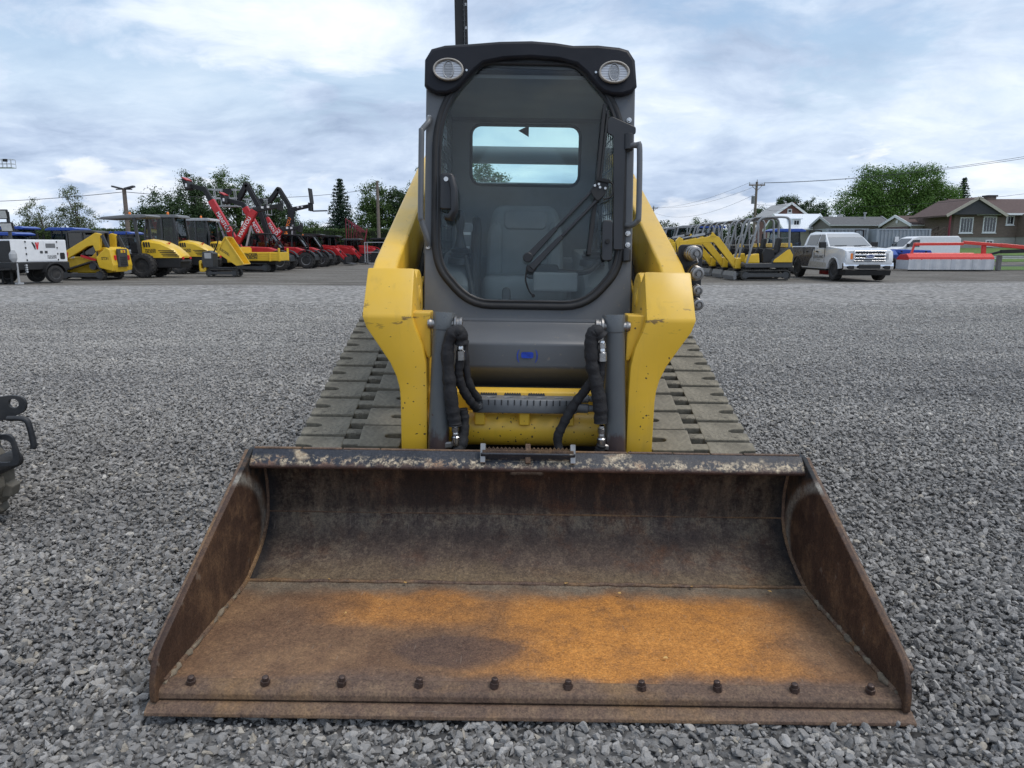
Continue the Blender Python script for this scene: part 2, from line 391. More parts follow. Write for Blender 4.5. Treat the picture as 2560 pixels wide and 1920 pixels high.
def _grass(g, b, o):
    n = g.noise(o, .6, 6, .65); f = g.noise(o, 9, 4, .7)
    col = g.ramp(g.m('ADD', g.m('MULTIPLY', n, .5), g.m('MULTIPLY', f, .5)), [(.3, (.045, .085, .018)), (.5, (.085, .15, .03)), (.7, (.14, .20, .05))])
    g.set(b.inputs['Base Color'], col); b.inputs['Roughness'].default_value = .9
    g.set(b.inputs['Normal'], g.bump(f, .8, .05))
M_grass = mat('lawn_grass', fn=_grass)
M_asph = mat('asphalt', (.055, .056, .06), .85, var=.25, vs=2, bump=.3, bs=60)

# rusted bucket plates; o is in metres from the machine's base point (x across, y to the back, z up)
def _rust(kind):
    def fn(g, b, o):
        X, Y, Z = g.sep(o)
        n1 = g.noise(o, 2.6, 6, .62, .3); n2 = g.noise(o, 9, 6, .65); n3 = g.noise(o, 70, 4, .7); n4 = g.noise(g.scale(o, (1, 1, .25)), 16, 6, .7)
        grain = g.mr(n3, .3, .7)
        if kind == 'floor':
            y0 = -3.6
            yy = g.m('ADD', Y, 3.6)
            brown = g.ramp(g.m('ADD', g.m('MULTIPLY', n2, .55), g.m('MULTIPLY', n1, .45)), [(.3, (.095, .052, .033)), (.5, (.165, .095, .055)), (.68, (.26, .155, .082))])
            orange = g.ramp(g.m('ADD', g.m('MULTIPLY', n2, .6), g.m('MULTIPLY', n3, .4)), [(.3, (.29, .130, .038)), (.5, (.44, .185, .042)), (.7, (.56, .25, .06))])
            wob = g.m('MULTIPLY', g.m('SUBTRACT', n1, .5), .55)
            wx = g.m('ADD', X, wob); wy = g.m('ADD', yy, g.m('MULTIPLY', wob, .55))
            mR = g.m('MULTIPLY', g.mr(wx, -.30, .16, 0, 1, True), g.mr(wx, .62, 1.0, 1, 0, True))
            mR = g.m('MULTIPLY', mR, g.m('MULTIPLY', g.mr(wy, 1.86, 1.97, 0, 1, True), g.mr(wy, 2.36, 2.50, 1, 0, True)))
            mL = g.m('MULTIPLY', g.m('MULTIPLY', g.mr(wx, -.85, -.5, 0, 1, True), g.mr(wx, -.25, .1, 1, 0, True)), g.m('MULTIPLY', g.mr(wy, 2.16, 2.28, 0, .7, True), g.mr(wy, 2.38, 2.50, 1, 0, True)))
            mo = g.m('MULTIPLY', g.m('MAXIMUM', mR, mL), g.mr(n2, .3, .5, .62, 1))
            col = g.mix(mo, brown, orange)
            grey = g.ramp(n2, [(.3, (.10, .088, .07)), (.7, (.20, .175, .135))])
            col = g.mix(g.m('MULTIPLY', g.mr(wy, 2.40, 2.52, 0, .85, True), g.mr(n3, .25, .6, .6, 1)), col, grey)
            purp = g.ramp(n3, [(.3, (.075, .058, .055)), (.7, (.16, .13, .12))])
            col = g.mix(g.m('MULTIPLY', g.mr(wy, 1.86, 1.94, .85, 0, True), g.mr(n1, .35, .6, .4, 1)), col, purp)
            dk = g.m('MULTIPLY', g.mr(g.m('ADD', g.m('POWER', g.m('MULTIPLY', g.m('ADD', wx, .24), 3.6), 2), g.m('POWER', g.m('MULTIPLY', g.m('SUBTRACT', wy, 2.06), 9), 2)), .3, 1, .75, 0, True), 1)
            col = g.mix(dk, col, (.085, .055, .045))
            spk = g.mr(n3, .58, .75); col = g.mix(g.m('MULTIPLY', spk, .55), col, (.30, .20, .11))
            ro = .68
        elif kind == 'back':
            zz = g.m('ADD', Z, g.m('MULTIPLY', g.m('SUBTRACT', n1, .5), .10))
            dark = g.ramp(n4, [(.3, (.012, .009, .008)), (.52, (.034, .020, .015)), (.72, (.10, .058, .034))])
            mid = g.ramp(g.m('ADD', g.m('MULTIPLY', n4, .6), g.m('MULTIPLY', n3, .4)), [(.3, (.040, .028, .024)), (.5, (.080, .056, .045)), (.7, (.17, .125, .09))])
            col = g.mix(g.mr(zz, .20, .27), mid, dark)
            tan = g.ramp(n2, [(.3, (.10, .085, .065)), (.7, (.23, .19, .135))])
            band = g.m('MULTIPLY', g.mr(zz, .15, .20), g.mr(zz, .23, .27, 1, 0))
            fl = g.mr(g.m('ADD', g.m('MULTIPLY', n4, .55), g.m('MULTIPLY', n3, .45)), .44, .58)
            side = g.m('MAXIMUM', g.mr(X, .35, .95), g.mr(X, -.45, -.9))
            col = g.mix(g.m('MULTIPLY', fl, g.m('MAXIMUM', g.m('MULTIPLY', band, .8), g.m('MULTIPLY', side, .5))), col, tan)
            rust = g.m('MULTIPLY', g.mr(n2, .5, .7), g.mr(n1, .42, .62)); col = g.mix(g.m('MULTIPLY', rust, .7), col, (.13, .052, .022))
            low = g.mr(zz, .10, .05); col = g.mix(g.m('MULTIPLY', low, .8), col, g.ramp(n3, [(.3, (.12, .085, .05)), (.7, (.24, .17, .09))]))
            blk = g.mr(g.m('ADD', g.m('ABSOLUTE', X), g.m('MULTIPLY', g.m('SUBTRACT', n2, .5), .25)), .97, 1.04)
            col = g.mix(g.m('MULTIPLY', blk, .9), col, (.014, .015, .018))
            pm = g.m('MULTIPLY', g.mr(g.m('ABSOLUTE', g.m('ADD', X, g.m('MULTIPLY', g.m('SUBTRACT', n2, .5), .05))), .058, .07, 1, 0), g.mr(g.m('ADD', Z, g.m('MULTIPLY', n2, .05)), .428, .438))
            col = g.mix(pm, col, (.20, .17, .14))
            ro = .62
        elif kind == 'side':
            brown = g.ramp(g.m('ADD', g.m('MULTIPLY', n2, .5), g.m('MULTIPLY', n1, .5)), [(.3, (.030, .017, .013)), (.5, (.062, .034, .022)), (.7, (.12, .068, .038))])
            col = brown
            # worn bare arc where the load slides along the plate
            dy = g.m('ADD', Y, 3.6 - 2.36); dz = g.m('SUBTRACT', Z, .235)
            rr = g.m('SQRT', g.m('ADD', g.m('POWER', g.m('MULTIPLY', dy, 1.0), 2), g.m('POWER', g.m('MULTIPLY', dz, 1.55), 2)))
            rr = g.m('ADD', rr, g.m('MULTIPLY', g.m('SUBTRACT', n2, .5), .05))
            ring = g.m('MULTIPLY', g.mr(rr, .33, .37, 0, 1, True), g.mr(rr, .375, .42, 1, 0, True)); ring = g.m('MULTIPLY', ring, g.mr(Y, 2.2 - 3.6, 2.5 - 3.6))
            col = g.mix(g.m('MULTIPLY', ring, g.mr(n3, .3, .6, .35, .95)), col, (.27, .26, .23))
            col = g.mix(g.m('MULTIPLY', g.mr(rr, .40, .43), g.mr(Y, 2.42 - 3.6, 2.52 - 3.6)), col, (.016, .017, .019))
            col = g.mix(g.m('MULTIPLY', g.mr(n2, .5, .68), .6), col, (.15, .085, .045))
            ro = .6
        elif kind == 'edge':
            col = g.ramp(g.m('ADD', g.m('MULTIPLY', n2, .5), g.m('MULTIPLY', n3, .5)), [(.32, (.070, .043, .033)), (.5, (.125, .080, .056)), (.68, (.20, .135, .085))])
            col = g.mix(g.m('MULTIPLY', g.mr(n1, .5, .66), .6), col, (.27, .155, .06)); ro = .66
        elif kind == 'beam':
            wz = g.m('ADD', Z, g.m('MULTIPLY', g.m('SUBTRACT', g.noise(o, 26, 5, .7), .5), .05))
            col = g.ramp(n2, [(.3, (.020, .023, .030)), (.7, (.040, .045, .058))])
            bare = g.m('MULTIPLY', g.mr(wz, .516, .502), g.mr(g.m('ADD', g.m('MULTIPLY', n4, .5), g.m('MULTIPLY', n3, .5)), .47, .56))
            bare = g.m('MAXIMUM', bare, g.m('MULTIPLY', g.mr(g.noise(g.scale(o, (1, 1, 2)), 5, 4, .6), .60, .66), g.mr(n4, .42, .55)))
            worn = g.ramp(n3, [(.3, (.22, .15, .09)), (.6, (.50, .42, .30))])
            col = g.mix(bare, col, worn)
            col = g.mix(g.m('MULTIPLY', bare, g.mr(n2, .52, .66)), col, (.20, .085, .04))
            col = g.mix(g.mr(wz, .494, .482), col, g.ramp(n2, [(.3, (.045, .028, .026)), (.7, (.11, .065, .05))])); ro = .5
        gr1 = g.noise(o, 170, 3, .65); gr2 = g.noise(g.scale(o, (1, 1, .35)), 60, 5, .7)
        gf = g.m('ADD', g.m('MULTIPLY', g.mr(gr1, .3, .7), .6), g.m('MULTIPLY', g.mr(gr2, .3, .7), .4))
        col = g.mix(1., col, g.ramp(gf, [(.1, (.52, .50, .50)), (.5, (1, 1, 1)), (.9, (1.55, 1.50, 1.42))]), 'MULTIPLY')
        scr = g.noise(g.scale(o, (1.2, 14, 14) if kind in ('edge', 'beam') else (14, 1.5, 1.5)), 9, 3, .6)
        col = g.mix(g.mr(scr, .66, .74, 0, .35), col, (.30, .25, .20))
        g.set(b.inputs['Base Color'], col); g.set(b.inputs['Roughness'], g.mr(n2, .3, .7, ro - .1, ro + .12))
        b.inputs['Metallic'].default_value = .0; b.inputs['Specular IOR Level'].default_value = .35
        g.set(b.inputs['Normal'], g.bump(g.m('ADD', g.m('MULTIPLY', gr1, .5), n2), .4, .006))
    return fn
M_bf = mat('bucket_floor_rust', fn=_rust('floor')); M_bb = mat('bucket_back_rust', fn=_rust('back'))
M_bs = mat('bucket_side_rust', fn=_rust('side')); M_be = mat('bucket_edge_rust', fn=_rust('edge')); M_bt = mat('bucket_beam_paint', fn=_rust('beam'))
# ------------------------------------------------------------------ ground
def sstep(a, b, x):
    t = min(max((x - a) / (b - a), 0), 1); return t * t * (3 - 2 * t)
def gz(x, y):
    """height of the land: flat yard, low bank with houses on the right beyond the road"""
    return 1.25 * sstep(56, 68, y) * sstep(0, 14, x - .12 * (y - 56)) - .012
xs = [-900, -500, -300, -200, -140, -100] + list(range(-80, 101, 4)) + [140, 200, 300, 500, 900]
ys = [-60, -20, 0, 10, 20, 30] + list(range(34, 100, 3)) + [110, 130, 160, 220, 300, 450, 700, 1100, 1800]
V = [(x, y, gz(x, y)) for y in ys for x in xs]; nx = len(xs)
Fc = [(j * nx + i, j * nx + i + 1, (j + 1) * nx + i + 1, (j + 1) * nx + i) for j in range(len(ys) - 1) for i in range(nx - 1)]
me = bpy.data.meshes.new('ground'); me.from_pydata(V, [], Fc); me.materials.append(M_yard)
o = link(me, 'ground', None); o['kind'] = 'structure'; o['label'] = 'wide yard of grey crushed stone under the machines'
def sheet(name, x0, x1, y0, y1, dz, m, label, nx=24, ny=10, wob=0, kind='structure'):
    random.seed(len(name)); V = []
    for j in range(ny + 1):
        for i in range(nx + 1):
            x = x0 + (x1 - x0) * i / nx; y = y0 + (y1 - y0) * j / ny
            if wob and (j in (0, ny)): y += random.uniform(-wob, wob)
            if wob and (i in (0, nx)): x += random.uniform(-wob, wob)
            V.append((x, y, gz(x, y) + dz))
    F = [(j * (nx + 1) + i, j * (nx + 1) + i + 1, (j + 1) * (nx + 1) + i + 1, (j + 1) * (nx + 1) + i) for j in range(ny) for i in range(nx)]
    me = bpy.data.meshes.new(name); me.from_pydata(V, [], F); o = link(me, name, m); o['kind'] = kind; o['label'] = label; return o
sheet('grass_verge', 26.5, 120, 42.6, 50.5, .03, M_grass, 'strip of green grass beside the yard at right', wob=.5)
sheet('road', 12, 160, 51, 57.5, .02, M_asph, 'grey asphalt road in front of the houses')
sheet('lawn', 16, 160, 58.5, 130, .04, M_grass, 'green lawn around the houses beyond the road', 40, 30, wob=.4)
sheet('far_field', -300, 13, 72, 400, .04, M_grass, 'green field behind the hedge', 30, 20)

# crushed stone lying on the yard: thousands of stones, one object
random.seed(5)
stones = bpy.data.collections.new('stone_shapes')
for k in range(12):
    bm = bmesh.new(); q = random.Random(k * 7 + 3)
    ax = (1, q.uniform(.62, .95), q.uniform(.42, .75))
    for i in range(13):
        p = Vector((q.gauss(0, 1), q.gauss(0, 1), q.gauss(0, 1))).normalized() * q.uniform(.85, 1.1)
        bm.verts.new((p.x * ax[0] * .5, p.y * ax[1] * .5, p.z * ax[2] * .5))
    r = bmesh.ops.convex_hull(bm, input=bm.verts)
    bmesh.ops.delete(bm, geom=[e for e in r['geom_interior'] if isinstance(e, bmesh.types.BMVert)], context='VERTS')
    bmesh.ops.bevel(bm, geom=list(bm.edges), offset=.03, segments=1, affect='EDGES', clamp_overlap=True)
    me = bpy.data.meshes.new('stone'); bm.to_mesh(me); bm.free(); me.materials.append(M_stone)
    stones.objects.link(bpy.data.objects.new('stone_shape', me))
rg = np.random.default_rng(11); pts = []; scl = []
def band(y0, y1, dens, s0, s1, layers=1):
    n = int((y1 - y0) * 2 * (.82 * y1 + 1.5) * dens)
    y = rg.uniform(y0, y1, n); x = rg.uniform(-1, 1, n) * (.82 * y1 + 1.5)
    k = np.abs(x) < .82 * y + 1.5; x = x[k]; y = y[k]
    s = s0 + (s1 - s0) * rg.random(len(x)) ** 2.2
    z = rg.uniform(-.013, .011, len(x)) + np.where(np.abs(x) < 1.2, np.where((y > 1.62) & (y < 5), -.011, 0), 0)
    if y1 > 12: kk = rg.random(len(x)) > (y - y0) / (y1 - y0); x, y, z, s = x[kk], y[kk], z[kk], s[kk]
    pts.append(np.stack([x, y, z], 1)); scl.append(s)
band(.55, 3.2, 5000, .018, .050); band(3.2, 6, 2700, .020, .052); band(6, 10, 1400, .022, .055); band(10, 18, 800, .026, .06)
band(.8, 3.4, 2800, .008, .02); PT = np.concatenate(pts).astype(np.float32); SC = np.concatenate(scl).astype(np.float32)
me = bpy.data.meshes.new('gravel'); me.vertices.add(len(PT)); me.vertices.foreach_set('co', PT.ravel())
at = me.attributes.new('sc', 'FLOAT', 'POINT'); at.data.foreach_set('value', SC)
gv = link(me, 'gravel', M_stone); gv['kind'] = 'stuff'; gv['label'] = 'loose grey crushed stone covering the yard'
ng = bpy.data.node_groups.new('scatter_stones', 'GeometryNodeTree')
ng.interface.new_socket('Geometry', in_out='INPUT', socket_type='NodeSocketGeometry'); ng.interface.new_socket('Geometry', in_out='OUTPUT', socket_type='NodeSocketGeometry')
g = G(ng); gi = g.n('NodeGroupInput'); go = g.n('NodeGroupOutput')
ci = g.n('GeometryNodeCollectionInfo', {'Separate Children': True, 'Reset Children': True}); ci.inputs['Collection'].default_value = stones
rr = g.n('FunctionNodeRandomValue', data_type='FLOAT_VECTOR'); rr.inputs[0].default_value = (-.8, -.8, 0); rr.inputs[1].default_value = (.8, .8, 6.283)
na = g.n('GeometryNodeInputNamedAttribute', data_type='FLOAT'); na.inputs['Name'].default_value = 'sc'
ip = g.n('GeometryNodeInstanceOnPoints', {'Pick Instance': True})
g.L.new(gi.outputs[0], ip.inputs['Points']); g.L.new(ci.outputs[0], ip.inputs['Instance']); g.L.new(rr.outputs[0], ip.inputs['Rotation']); g.L.new(na.outputs[0], ip.inputs['Scale'])
g.L.new(ip.outputs[0], go.inputs[0])
gv.modifiers.new('scatter', 'NODES').node_group = ng
# ------------------------------------------------------------------ main compact track loader (built in metres about its own base point)
OY = 3.6
LD = thing('compact_track_loader', 'large yellow and grey compact track loader with rusty bucket lowered to the gravel', 'track loader', (.052, OY, .008))
LD.rotation_euler = (0, R(.87), 0)
def lm(): return MB((0, OY, 0))
def fp(x, z, dy=0.): return Vector((x, 3.19 + .15 * (z - 1) + dy - OY, z - .006 * (z - 1)))       # a point on the leaning front face of the cab
def ff(u, v, w): return fp(u, v, w)

# --- tracks: loop over front idler, drive sprocket, rear idler
def loop(cs, r):
    P = []; k = len(cs)
    for i in range(k):
        a, c, b = Vector(cs[i - 1]), Vector(cs[i]), Vector(cs[(i + 1) % k])
        t0 = (c - a).normalized(); t1 = (b - c).normalized()
        n0 = Vector((-t0.y, t0.x)); n1 = Vector((-t1.y, t1.x))     # outward for clockwise order
        a0 = math.atan2(n0.y, n0.x); a1 = math.atan2(n1.y, n1.x)
        while a1 > a0: a1 -= 2 * math.pi
        m = max(2, int((a0 - a1) / .16))
        for j in range(m + 1):
            q = a0 + (a1 - a0) * j / m; P.append(c + Vector((math.cos(q), math.sin(q))) * r)
    return P
def along(P, step=None, count=None):
    L = [0]; k = len(P)
    for i in range(k): L.append(L[-1] + (P[(i + 1) % k] - P[i]).length)
    n = count or int(round(L[-1] / step)); out = []; i = 0
    for q in range(n):
        s = L[-1] * q / n
        while L[i + 1] < s: i += 1
        a, b = P[i], P[(i + 1) % k]; t = (s - L[i]) / max(L[i + 1] - L[i], 1e-9)
        out.append((a.lerp(b, t), (b - a).normalized()))
    return out, L[-1] / n
CS = [(3.06, .242), (4.466, .659), (4.66, .242)]
pb = loop(CS, .194)
_L = sum((pb[(i + 1) % len(pb)] - pb[i]).length for i in range(len(pb)))
po, pitch = along(pb, count=int(round(_L / .176)))
_u = pitch                                        # one moulded block spans two drive holes
lug = MB()
def lugpart(poly, h0=-.004, h1=.038): lug.prism(poly, 'z', h0, h1)
def notch(xe, xi, c, w=.014):                     # rounded slot cut from an edge
    r = w * .9; s_ = 1 if xi < xe else -1
    return [(xe, c - w * 1.25), (xi + s_ * r, c - w), (xi, c - w * .4), (xi, c + w * .4), (xi + s_ * r, c + w), (xe, c + w * 1.25)]
g2 = .0115
lugpart([(.788, -_u / 2 + g2), (.985, -_u / 2 + g2), (.99, -_u / 2 + g2 * 2)] + notch(.99, .912, 0) + [(.99, _u / 2 - g2 * 2), (.985, _u / 2 - g2), (.788, _u / 2 - g2)])
lugpart([(.722, _u - g2), (.545, _u - g2), (.54, _u - 2 * g2)] + notch(.54, .615, _u / 2)[::-1] + [(.54, 2 * g2), (.545, g2), (.722, g2)])
for c in (-.25, .25): lugpart([(.715, (c - .12) * _u), (.795, (c - .12) * _u), (.795, (c + .12) * _u), (.715, (c + .12) * _u)], .004, .036)
lug_me = lug.mesh('track_lug', .010, 2); lug_me.materials.append(M_track)
def sidepart(s, f):
    return (lambda p: Vector((p[0] * s, p[1], p[2]))) if True else f
for s in (-1, 1):
    b = lm()
    for (x0, x1) in ((.545, .722), (.788, .985)):
        n = len(pb); ins = loop(CS, .17)
        V = []
        for x in (x0, x1):
            V += [(x * s, p.x, p.y) for p in pb] + [(x * s, p.x, p.y) for p in ins]
        m = len(ins); assert m == n
        F = []
        for i in range(n):
            j = (i + 1) % n
            F += [(i, j, j + 2 * n, i + 2 * n), (i + n, j + n, j + 3 * n, i + 3 * n), (i, j, j + n, i + n), (i + 2 * n, j + 2 * n, j + 3 * n, i + 3 * n)]
        b.add(V, F)
    tr = b.build('rubber_track', M_track, LD, smooth=40)
    for (p, t) in po:
        o = link(lug_me, 'track_lug', None, tr)
        nrm = Vector((-t.y, t.x))
        ex = Vector((s, 0, 0)); ey = Vector((0, t.x, t.y)); ez = Vector((0, nrm.x, nrm.y))
        o.matrix_local = Matrix(((ex.x, ey.x, ez.x, 0), (ex.y, ey.y, ez.y, p.x - OY), (ex.z, ey.z, ez.z, p.y), (0, 0, 0, 1)))
    b = lm()
    b.prism([(3.1, .12), (4.6, .12), (4.55, .45), (4.35, .62), (3.2, .36)], 'x', .60 * s, .93 * s); b.build('track_frame', M_black, LD)
    for (c, r, nm) in ((CS[0], .165, 'idler_wheel'), (CS[1], .165, 'drive_sprocket'), (CS[2], .165, 'idler_wheel')):
        b = lm(); b.lathe([(.05, -.2), (r, -.2), (r, -.1), (r * .6, -.09), (r * .6, .09), (r, .1), (r, .2), (.05, .2)], (.765 * s, c[0], c[1]), (1, 0, 0), 20); b.build(nm, M_black, LD, smooth=35)

# --- chassis and engine housing
b = lm(); b.b2((-.52, 3.22, .22), (.52, 4.75, .94)); b.build('chassis', M_black, LD, .02)
b = lm(); b.prism([(4.56, .45), (5.12, .45), (5.15, .9), (5.1, 1.52), (4.95, 1.58), (4.56, 1.58)], 'x', -.47, .47); b.build('engine_housing', M_grey, LD, .03, 2)
b = lm(); b.b2((-.48, 4.85, 1.60), (.48, 5.0, 1.72)); b.build('rear_cross_plate', M_grey, LD, .02, 2)

# --- cab shell
gl_out = roundpoly([(-.222, 2.112), (.20, 2.112), (.352, 1.955), (.405, 1.80), (.408, 1.30), (.385, 1.20), (.255, 1.053), (-.255, 1.053), (-.385, 1.20), (-.408, 1.30), (-.408, 1.79), (-.367, 1.94)], [.06, .06, .1, .2, .1, .15, .17, .17, .15, .1, .2, .1], 5)
outer = roundpoly([(-.460, .985), (.460, .985), (.458, 2.03), (.43, 2.10), (-.43, 2.10), (-.458, 2.03)], [.02, .02, .05, .04, .04, .05], 3)
def grow(poly, d):
    c = Vector((0, 1.6)); out = []; k = len(poly)
    for i, p in enumerate(poly):
        t = Vector(poly[(i + 1) % k]) - Vector(poly[i - 1])
        n = Vector((t.y, -t.x)).normalized()
        if n.dot(Vector(p) - c) < 0: n = -n
        out.append((p[0] + n.x * d, p[1] + n.y * d))
    return out
plate('front_frame', outer, [grow(gl_out, -.004)], .03, lambda u, v, w: ff(u, v, w + .015), M_grey, LD, .006)
door = plate('cab_door', gl_out, [grow(gl_out, -.022)], .02, lambda u, v, w: ff(u, v, w - .006), M_blk, LD, .004)
plate('door_glass', grow(gl_out, -.018), [], .006, lambda u, v, w: ff(u, v, w), M_gl2, door)
b = MB(); b.tube([fp(x, z, -.006) for x, z in grow(gl_out, .006)], .0145, 8, closed=True); b.build('door_seal', M_rub, door, smooth=60)
b = MB(); b.tube([fp(x, z, -.012) for x, z in grow(gl_out, -.014)], .007, 6, closed=True); b.build('inner_seal', M_rub, door, smooth=60)
# sides with window openings and guard mesh
for s in (-1, 1):
    q = lambda u, v, w, s=s: Vector((s * (.447 + w), u - OY, v))
    yA = lambda z: 3.19 + .15 * (z - 1)
    win = roundpoly([(yA(1.3) + .13, 1.27), (4.36, 1.27), (4.36, 1.98), (yA(2.0) + .09, 1.98)], .06)
    plate('cab_side', [(yA(.96) + .02, .96), (4.5, .96), (4.5, 2.08), (yA(2.08) + .02, 2.08)], [win], .024, q, M_grey, LD, .004)
    plate('side_window', win, [], .005, q, M_gl4, LD)
    b = lm()
    for i in range(12): yy = yA(1.6) + .16 + i * .082; b.bar((s * .433, yy, 1.28), (s * .433, yy, 1.97), .004)
    for i in range(9): z = 1.33 + i * .075; b.bar((s * .430, yA(z) + .1, z), (s * .430, 4.36, z), .004)
    b.build('window_guard_mesh', M_dkgrey, LD)
# rear wall with window
rw = rrect(-.325, 1.668, .325, 2.014, .06)
plate('rear_wall', [(-.435, .92), (.435, .92), (.435, 2.08), (-.435, 2.08)], [rw], .03, lambda u, v, w: Vector((u, 4.49 + w - OY, v)), mat('cab_interior_plastic', (.24, .245, .25), .6, var=.15, bump=.1, bs=80), LD, .004)
M_inw = MATS['cab_interior_plastic'] if 'cab_interior_plastic' in MATS else None
rgl = plate('rear_window', grow(rw, .004), [], .005, lambda u, v, w: Vector((u, 4.50 + w - OY, v)), M_gl3, LD)
b = lm(); b.tube([(x, 4.478, z) for x, z in [(p[0], p[1]) for p in rw]], .010, 6, closed=True); b.build('rear_window_seal', M_rub, LD, smooth=60)
plate('arrow_decal', [(-.045, 1.985), (.018, 2.015), (.018, 1.95)], [], .002, lambda u, v, w: Vector((u, 4.49 + w - OY, v)), M_decal_blk, rgl)
text(rgl, 'window_number', '5098539', .032, lambda u, v, w: Vector((-.20 + u, 4.488 - OY, 1.703 + v)), M_decal_wht)
# roof and black cap with lamp lobes
b = lm()
prof = [(-.445, 2.06), (-.45, 2.11), (-.42, 2.145), (-.28, 2.160), (0, 2.172), (.28, 2.160), (.42, 2.145), (.45, 2.11), (.445, 2.06)]
b.loft([[(x, y, z - dz) for x, z in prof] for y, dz in ((3.36, 0), (3.7, -.004), (4.3, .01), (4.54, .04))]); b.build('roof', M_roof, LD, .006, 1, 40)
cap = [(-.462, 1.990), (-.461, 2.10), (-.433, 2.147), (-.375, 2.163), (-.279, 2.170), (-.14, 2.183), (0, 2.188), (.10, 2.182), (.18, 2.171), (.287, 2.174), (.38, 2.166), (.42, 2.155), (.449, 2.112), (.460, 2.00), (.44, 1.976), (.40, 1.962), (.352, 1.962), (.31, 1.975), (.285, 1.998), (.235, 2.055), (.195, 2.088), (.12, 2.106), (0, 2.114), (-.12, 2.106), (-.205, 2.088), (-.245, 2.055), (-.295, 2.002), (-.32, 1.975), (-.36, 1.956), (-.41, 1.956), (-.445, 1.972)]
rc = plate('roof_cap', cap, [], .075, lambda u, v, w: ff(u, v, w - .004), M_roof, LD, .014)
M_lamp = mat('lamp_reflector', fn=lambda g, b, o: (g.set(b.inputs['Base Color'], g.ramp(g.m('FRACT', g.m('MULTIPLY', g.sep(o)[2], 95)), [(0, (.32, .31, .31)), (.5, (.6, .59, .58)), (.9, (.34, .33, .33))])), g.set(b.inputs['Metallic'], .75), g.set(b.inputs['Roughness'], .28)))
M_bez = mat('lamp_bezel', (.36, .33, .29), .45)
for s in (-1, 1):
    cx = .357 * s; cz = 2.056
    e = lambda rx, ry, n=28: [(cx + rx * math.cos(2 * math.pi * i / n), cz + ry * math.sin(2 * math.pi * i / n)) for i in range(n)]
    hl = plate('headlight', e(.066, .047), [e(.058, .040)], .03, lambda u, v, w: ff(u, v, w - .05), M_bez, LD, .003)
    b = MB(); k = 28
    b.loft([[fp(cx + rx * math.cos(2 * math.pi * i / k), cz + ry * math.sin(2 * math.pi * i / k), dy) for i in range(k)] for rx, ry, dy in ((.059, .041, -.052), (.045, .03, -.044), (.02, .016, -.040))]); b.build('lamp_reflector', M_lamp, hl, smooth=50)
    b = MB(); b.tube([fp(cx + .022 * math.cos(a), cz + .036 * math.sin(a), -.058) for a in [2 * math.pi * i / 20 for i in range(20)]], .0022, 5, closed=True)
    for i in range(8): b.bar(fp(cx - .019, cz - .025 + i * .007, -.058), fp(cx + .019, cz - .025 + i * .007, -.058), .0018)
    b.build('lens_ribs', M_lgrey, hl)
    b = MB(); b.cyl(fp(cx - s * .078, cz, -.048), fp(cx - s * .078, cz, -.036), .005, n=8); b.build('cap_screw', M_chrome, LD)
# lower front panel: kicked-out step below the door
prof = [(3.192, .99), (3.185, .975), (3.15, .958), (3.055, .918), (3.035, .90), (3.03, .80), (3.05, .775), (3.16, .70), (3.24, .66), (3.3, .66), (3.3, .99)]
b = lm(); b.prism(prof, 'x', -.335, .335); b.build('lower_front_panel', M_grey, LD, .010, 2, 40)
b = lm(); b.prism([(3.18, .68), (3.185, .995), (3.4, .995), (3.4, .68)], 'x', -.458, .458); b.build('cab_base', M_grey, LD, .012, 2)
# smudged blue notice on the panel
M_dblue = mat('decal_blue', (.01, .05, .42), .5, var=.3, vs=60)
Q = lambda u, v, w: Vector((u, 3.0285 - OY, .853 + v))
nd = plate('notice_decal', rrect(-.026, -.013, .026, .013, .008), [], .0012, lambda u, v, w: Vector((u + .0, 3.0285 + w - OY, .853 + v)), M_dblue, LD)
for s_ in '()': text(nd, 'notice_bracket', s_, .06, lambda u, v, w, s_=s_: Q(u + (.04 if s_ == ')' else -.04), v, w), M_dblue, xs=.8)

# --- cab interior
M_in = mat('cab_interior_plastic', (.24, .245, .25), .6, var=.15, bump=.1, bs=80)
M_seat = mat('seat_fabric', (.25, .265, .27), .8, var=.15, bump=.2, bs=120)
b = lm(); b.b2((-.43, 3.22, .90), (.43, 4.48, .94)); b.build('cab_floor', M_in, LD)
b = lm(); b.b2((-.43, 3.4, 2.04), (.43, 4.48, 2.055)); b.build('headliner', M_in, LD)
b = lm(); b.b2((-.43, 4.2, .94), (.43, 4.47, 1.25)); b.build('seat_box', M_in, LD, .03, 2)
st = thing('operator_seat', None, None); st.parent = LD; del st
for c in list(LD.children):
    if c.type == 'EMPTY': bpy.data.objects.remove(c)
bk = roundpoly([(-.21, 1.10), (.21, 1.10), (.20, 1.42), (.17, 1.53), (-.17, 1.53), (-.20, 1.42)], .06)
seat = plate('operator_seat', bk, [], .10, lambda u, v, w: Vector((u, 4.10 + w + .1 * (v - 1.2) - OY, v)), M_seat, LD, .03)
for s in (-1, 1):
    plate('seat_bolster', roundpoly([(s * .125, 1.12), (s * .215, 1.12), (s * .205, 1.40), (s * .155, 1.46), (s * .125, 1.40)], .03), [], .06, lambda u, v, w: Vector((u, 4.04 + w + .1 * (v - 1.2) - OY, v)), M_seat, seat, .02)
plate('headrest_panel', rrect(-.12, 1.40, .12, 1.505, .03), [], .03, lambda u, v, w: Vector((u, 4.055 + w + .1 * (v - 1.2) - OY, v)), M_in, seat, .01)
plate('seat_cushion', rrect(-.22, 3.62, .22, 4.06, .07), [], .14, lambda u, v, w: Vector((u, v - OY, 1.09 + w)), M_seat, seat, .035)
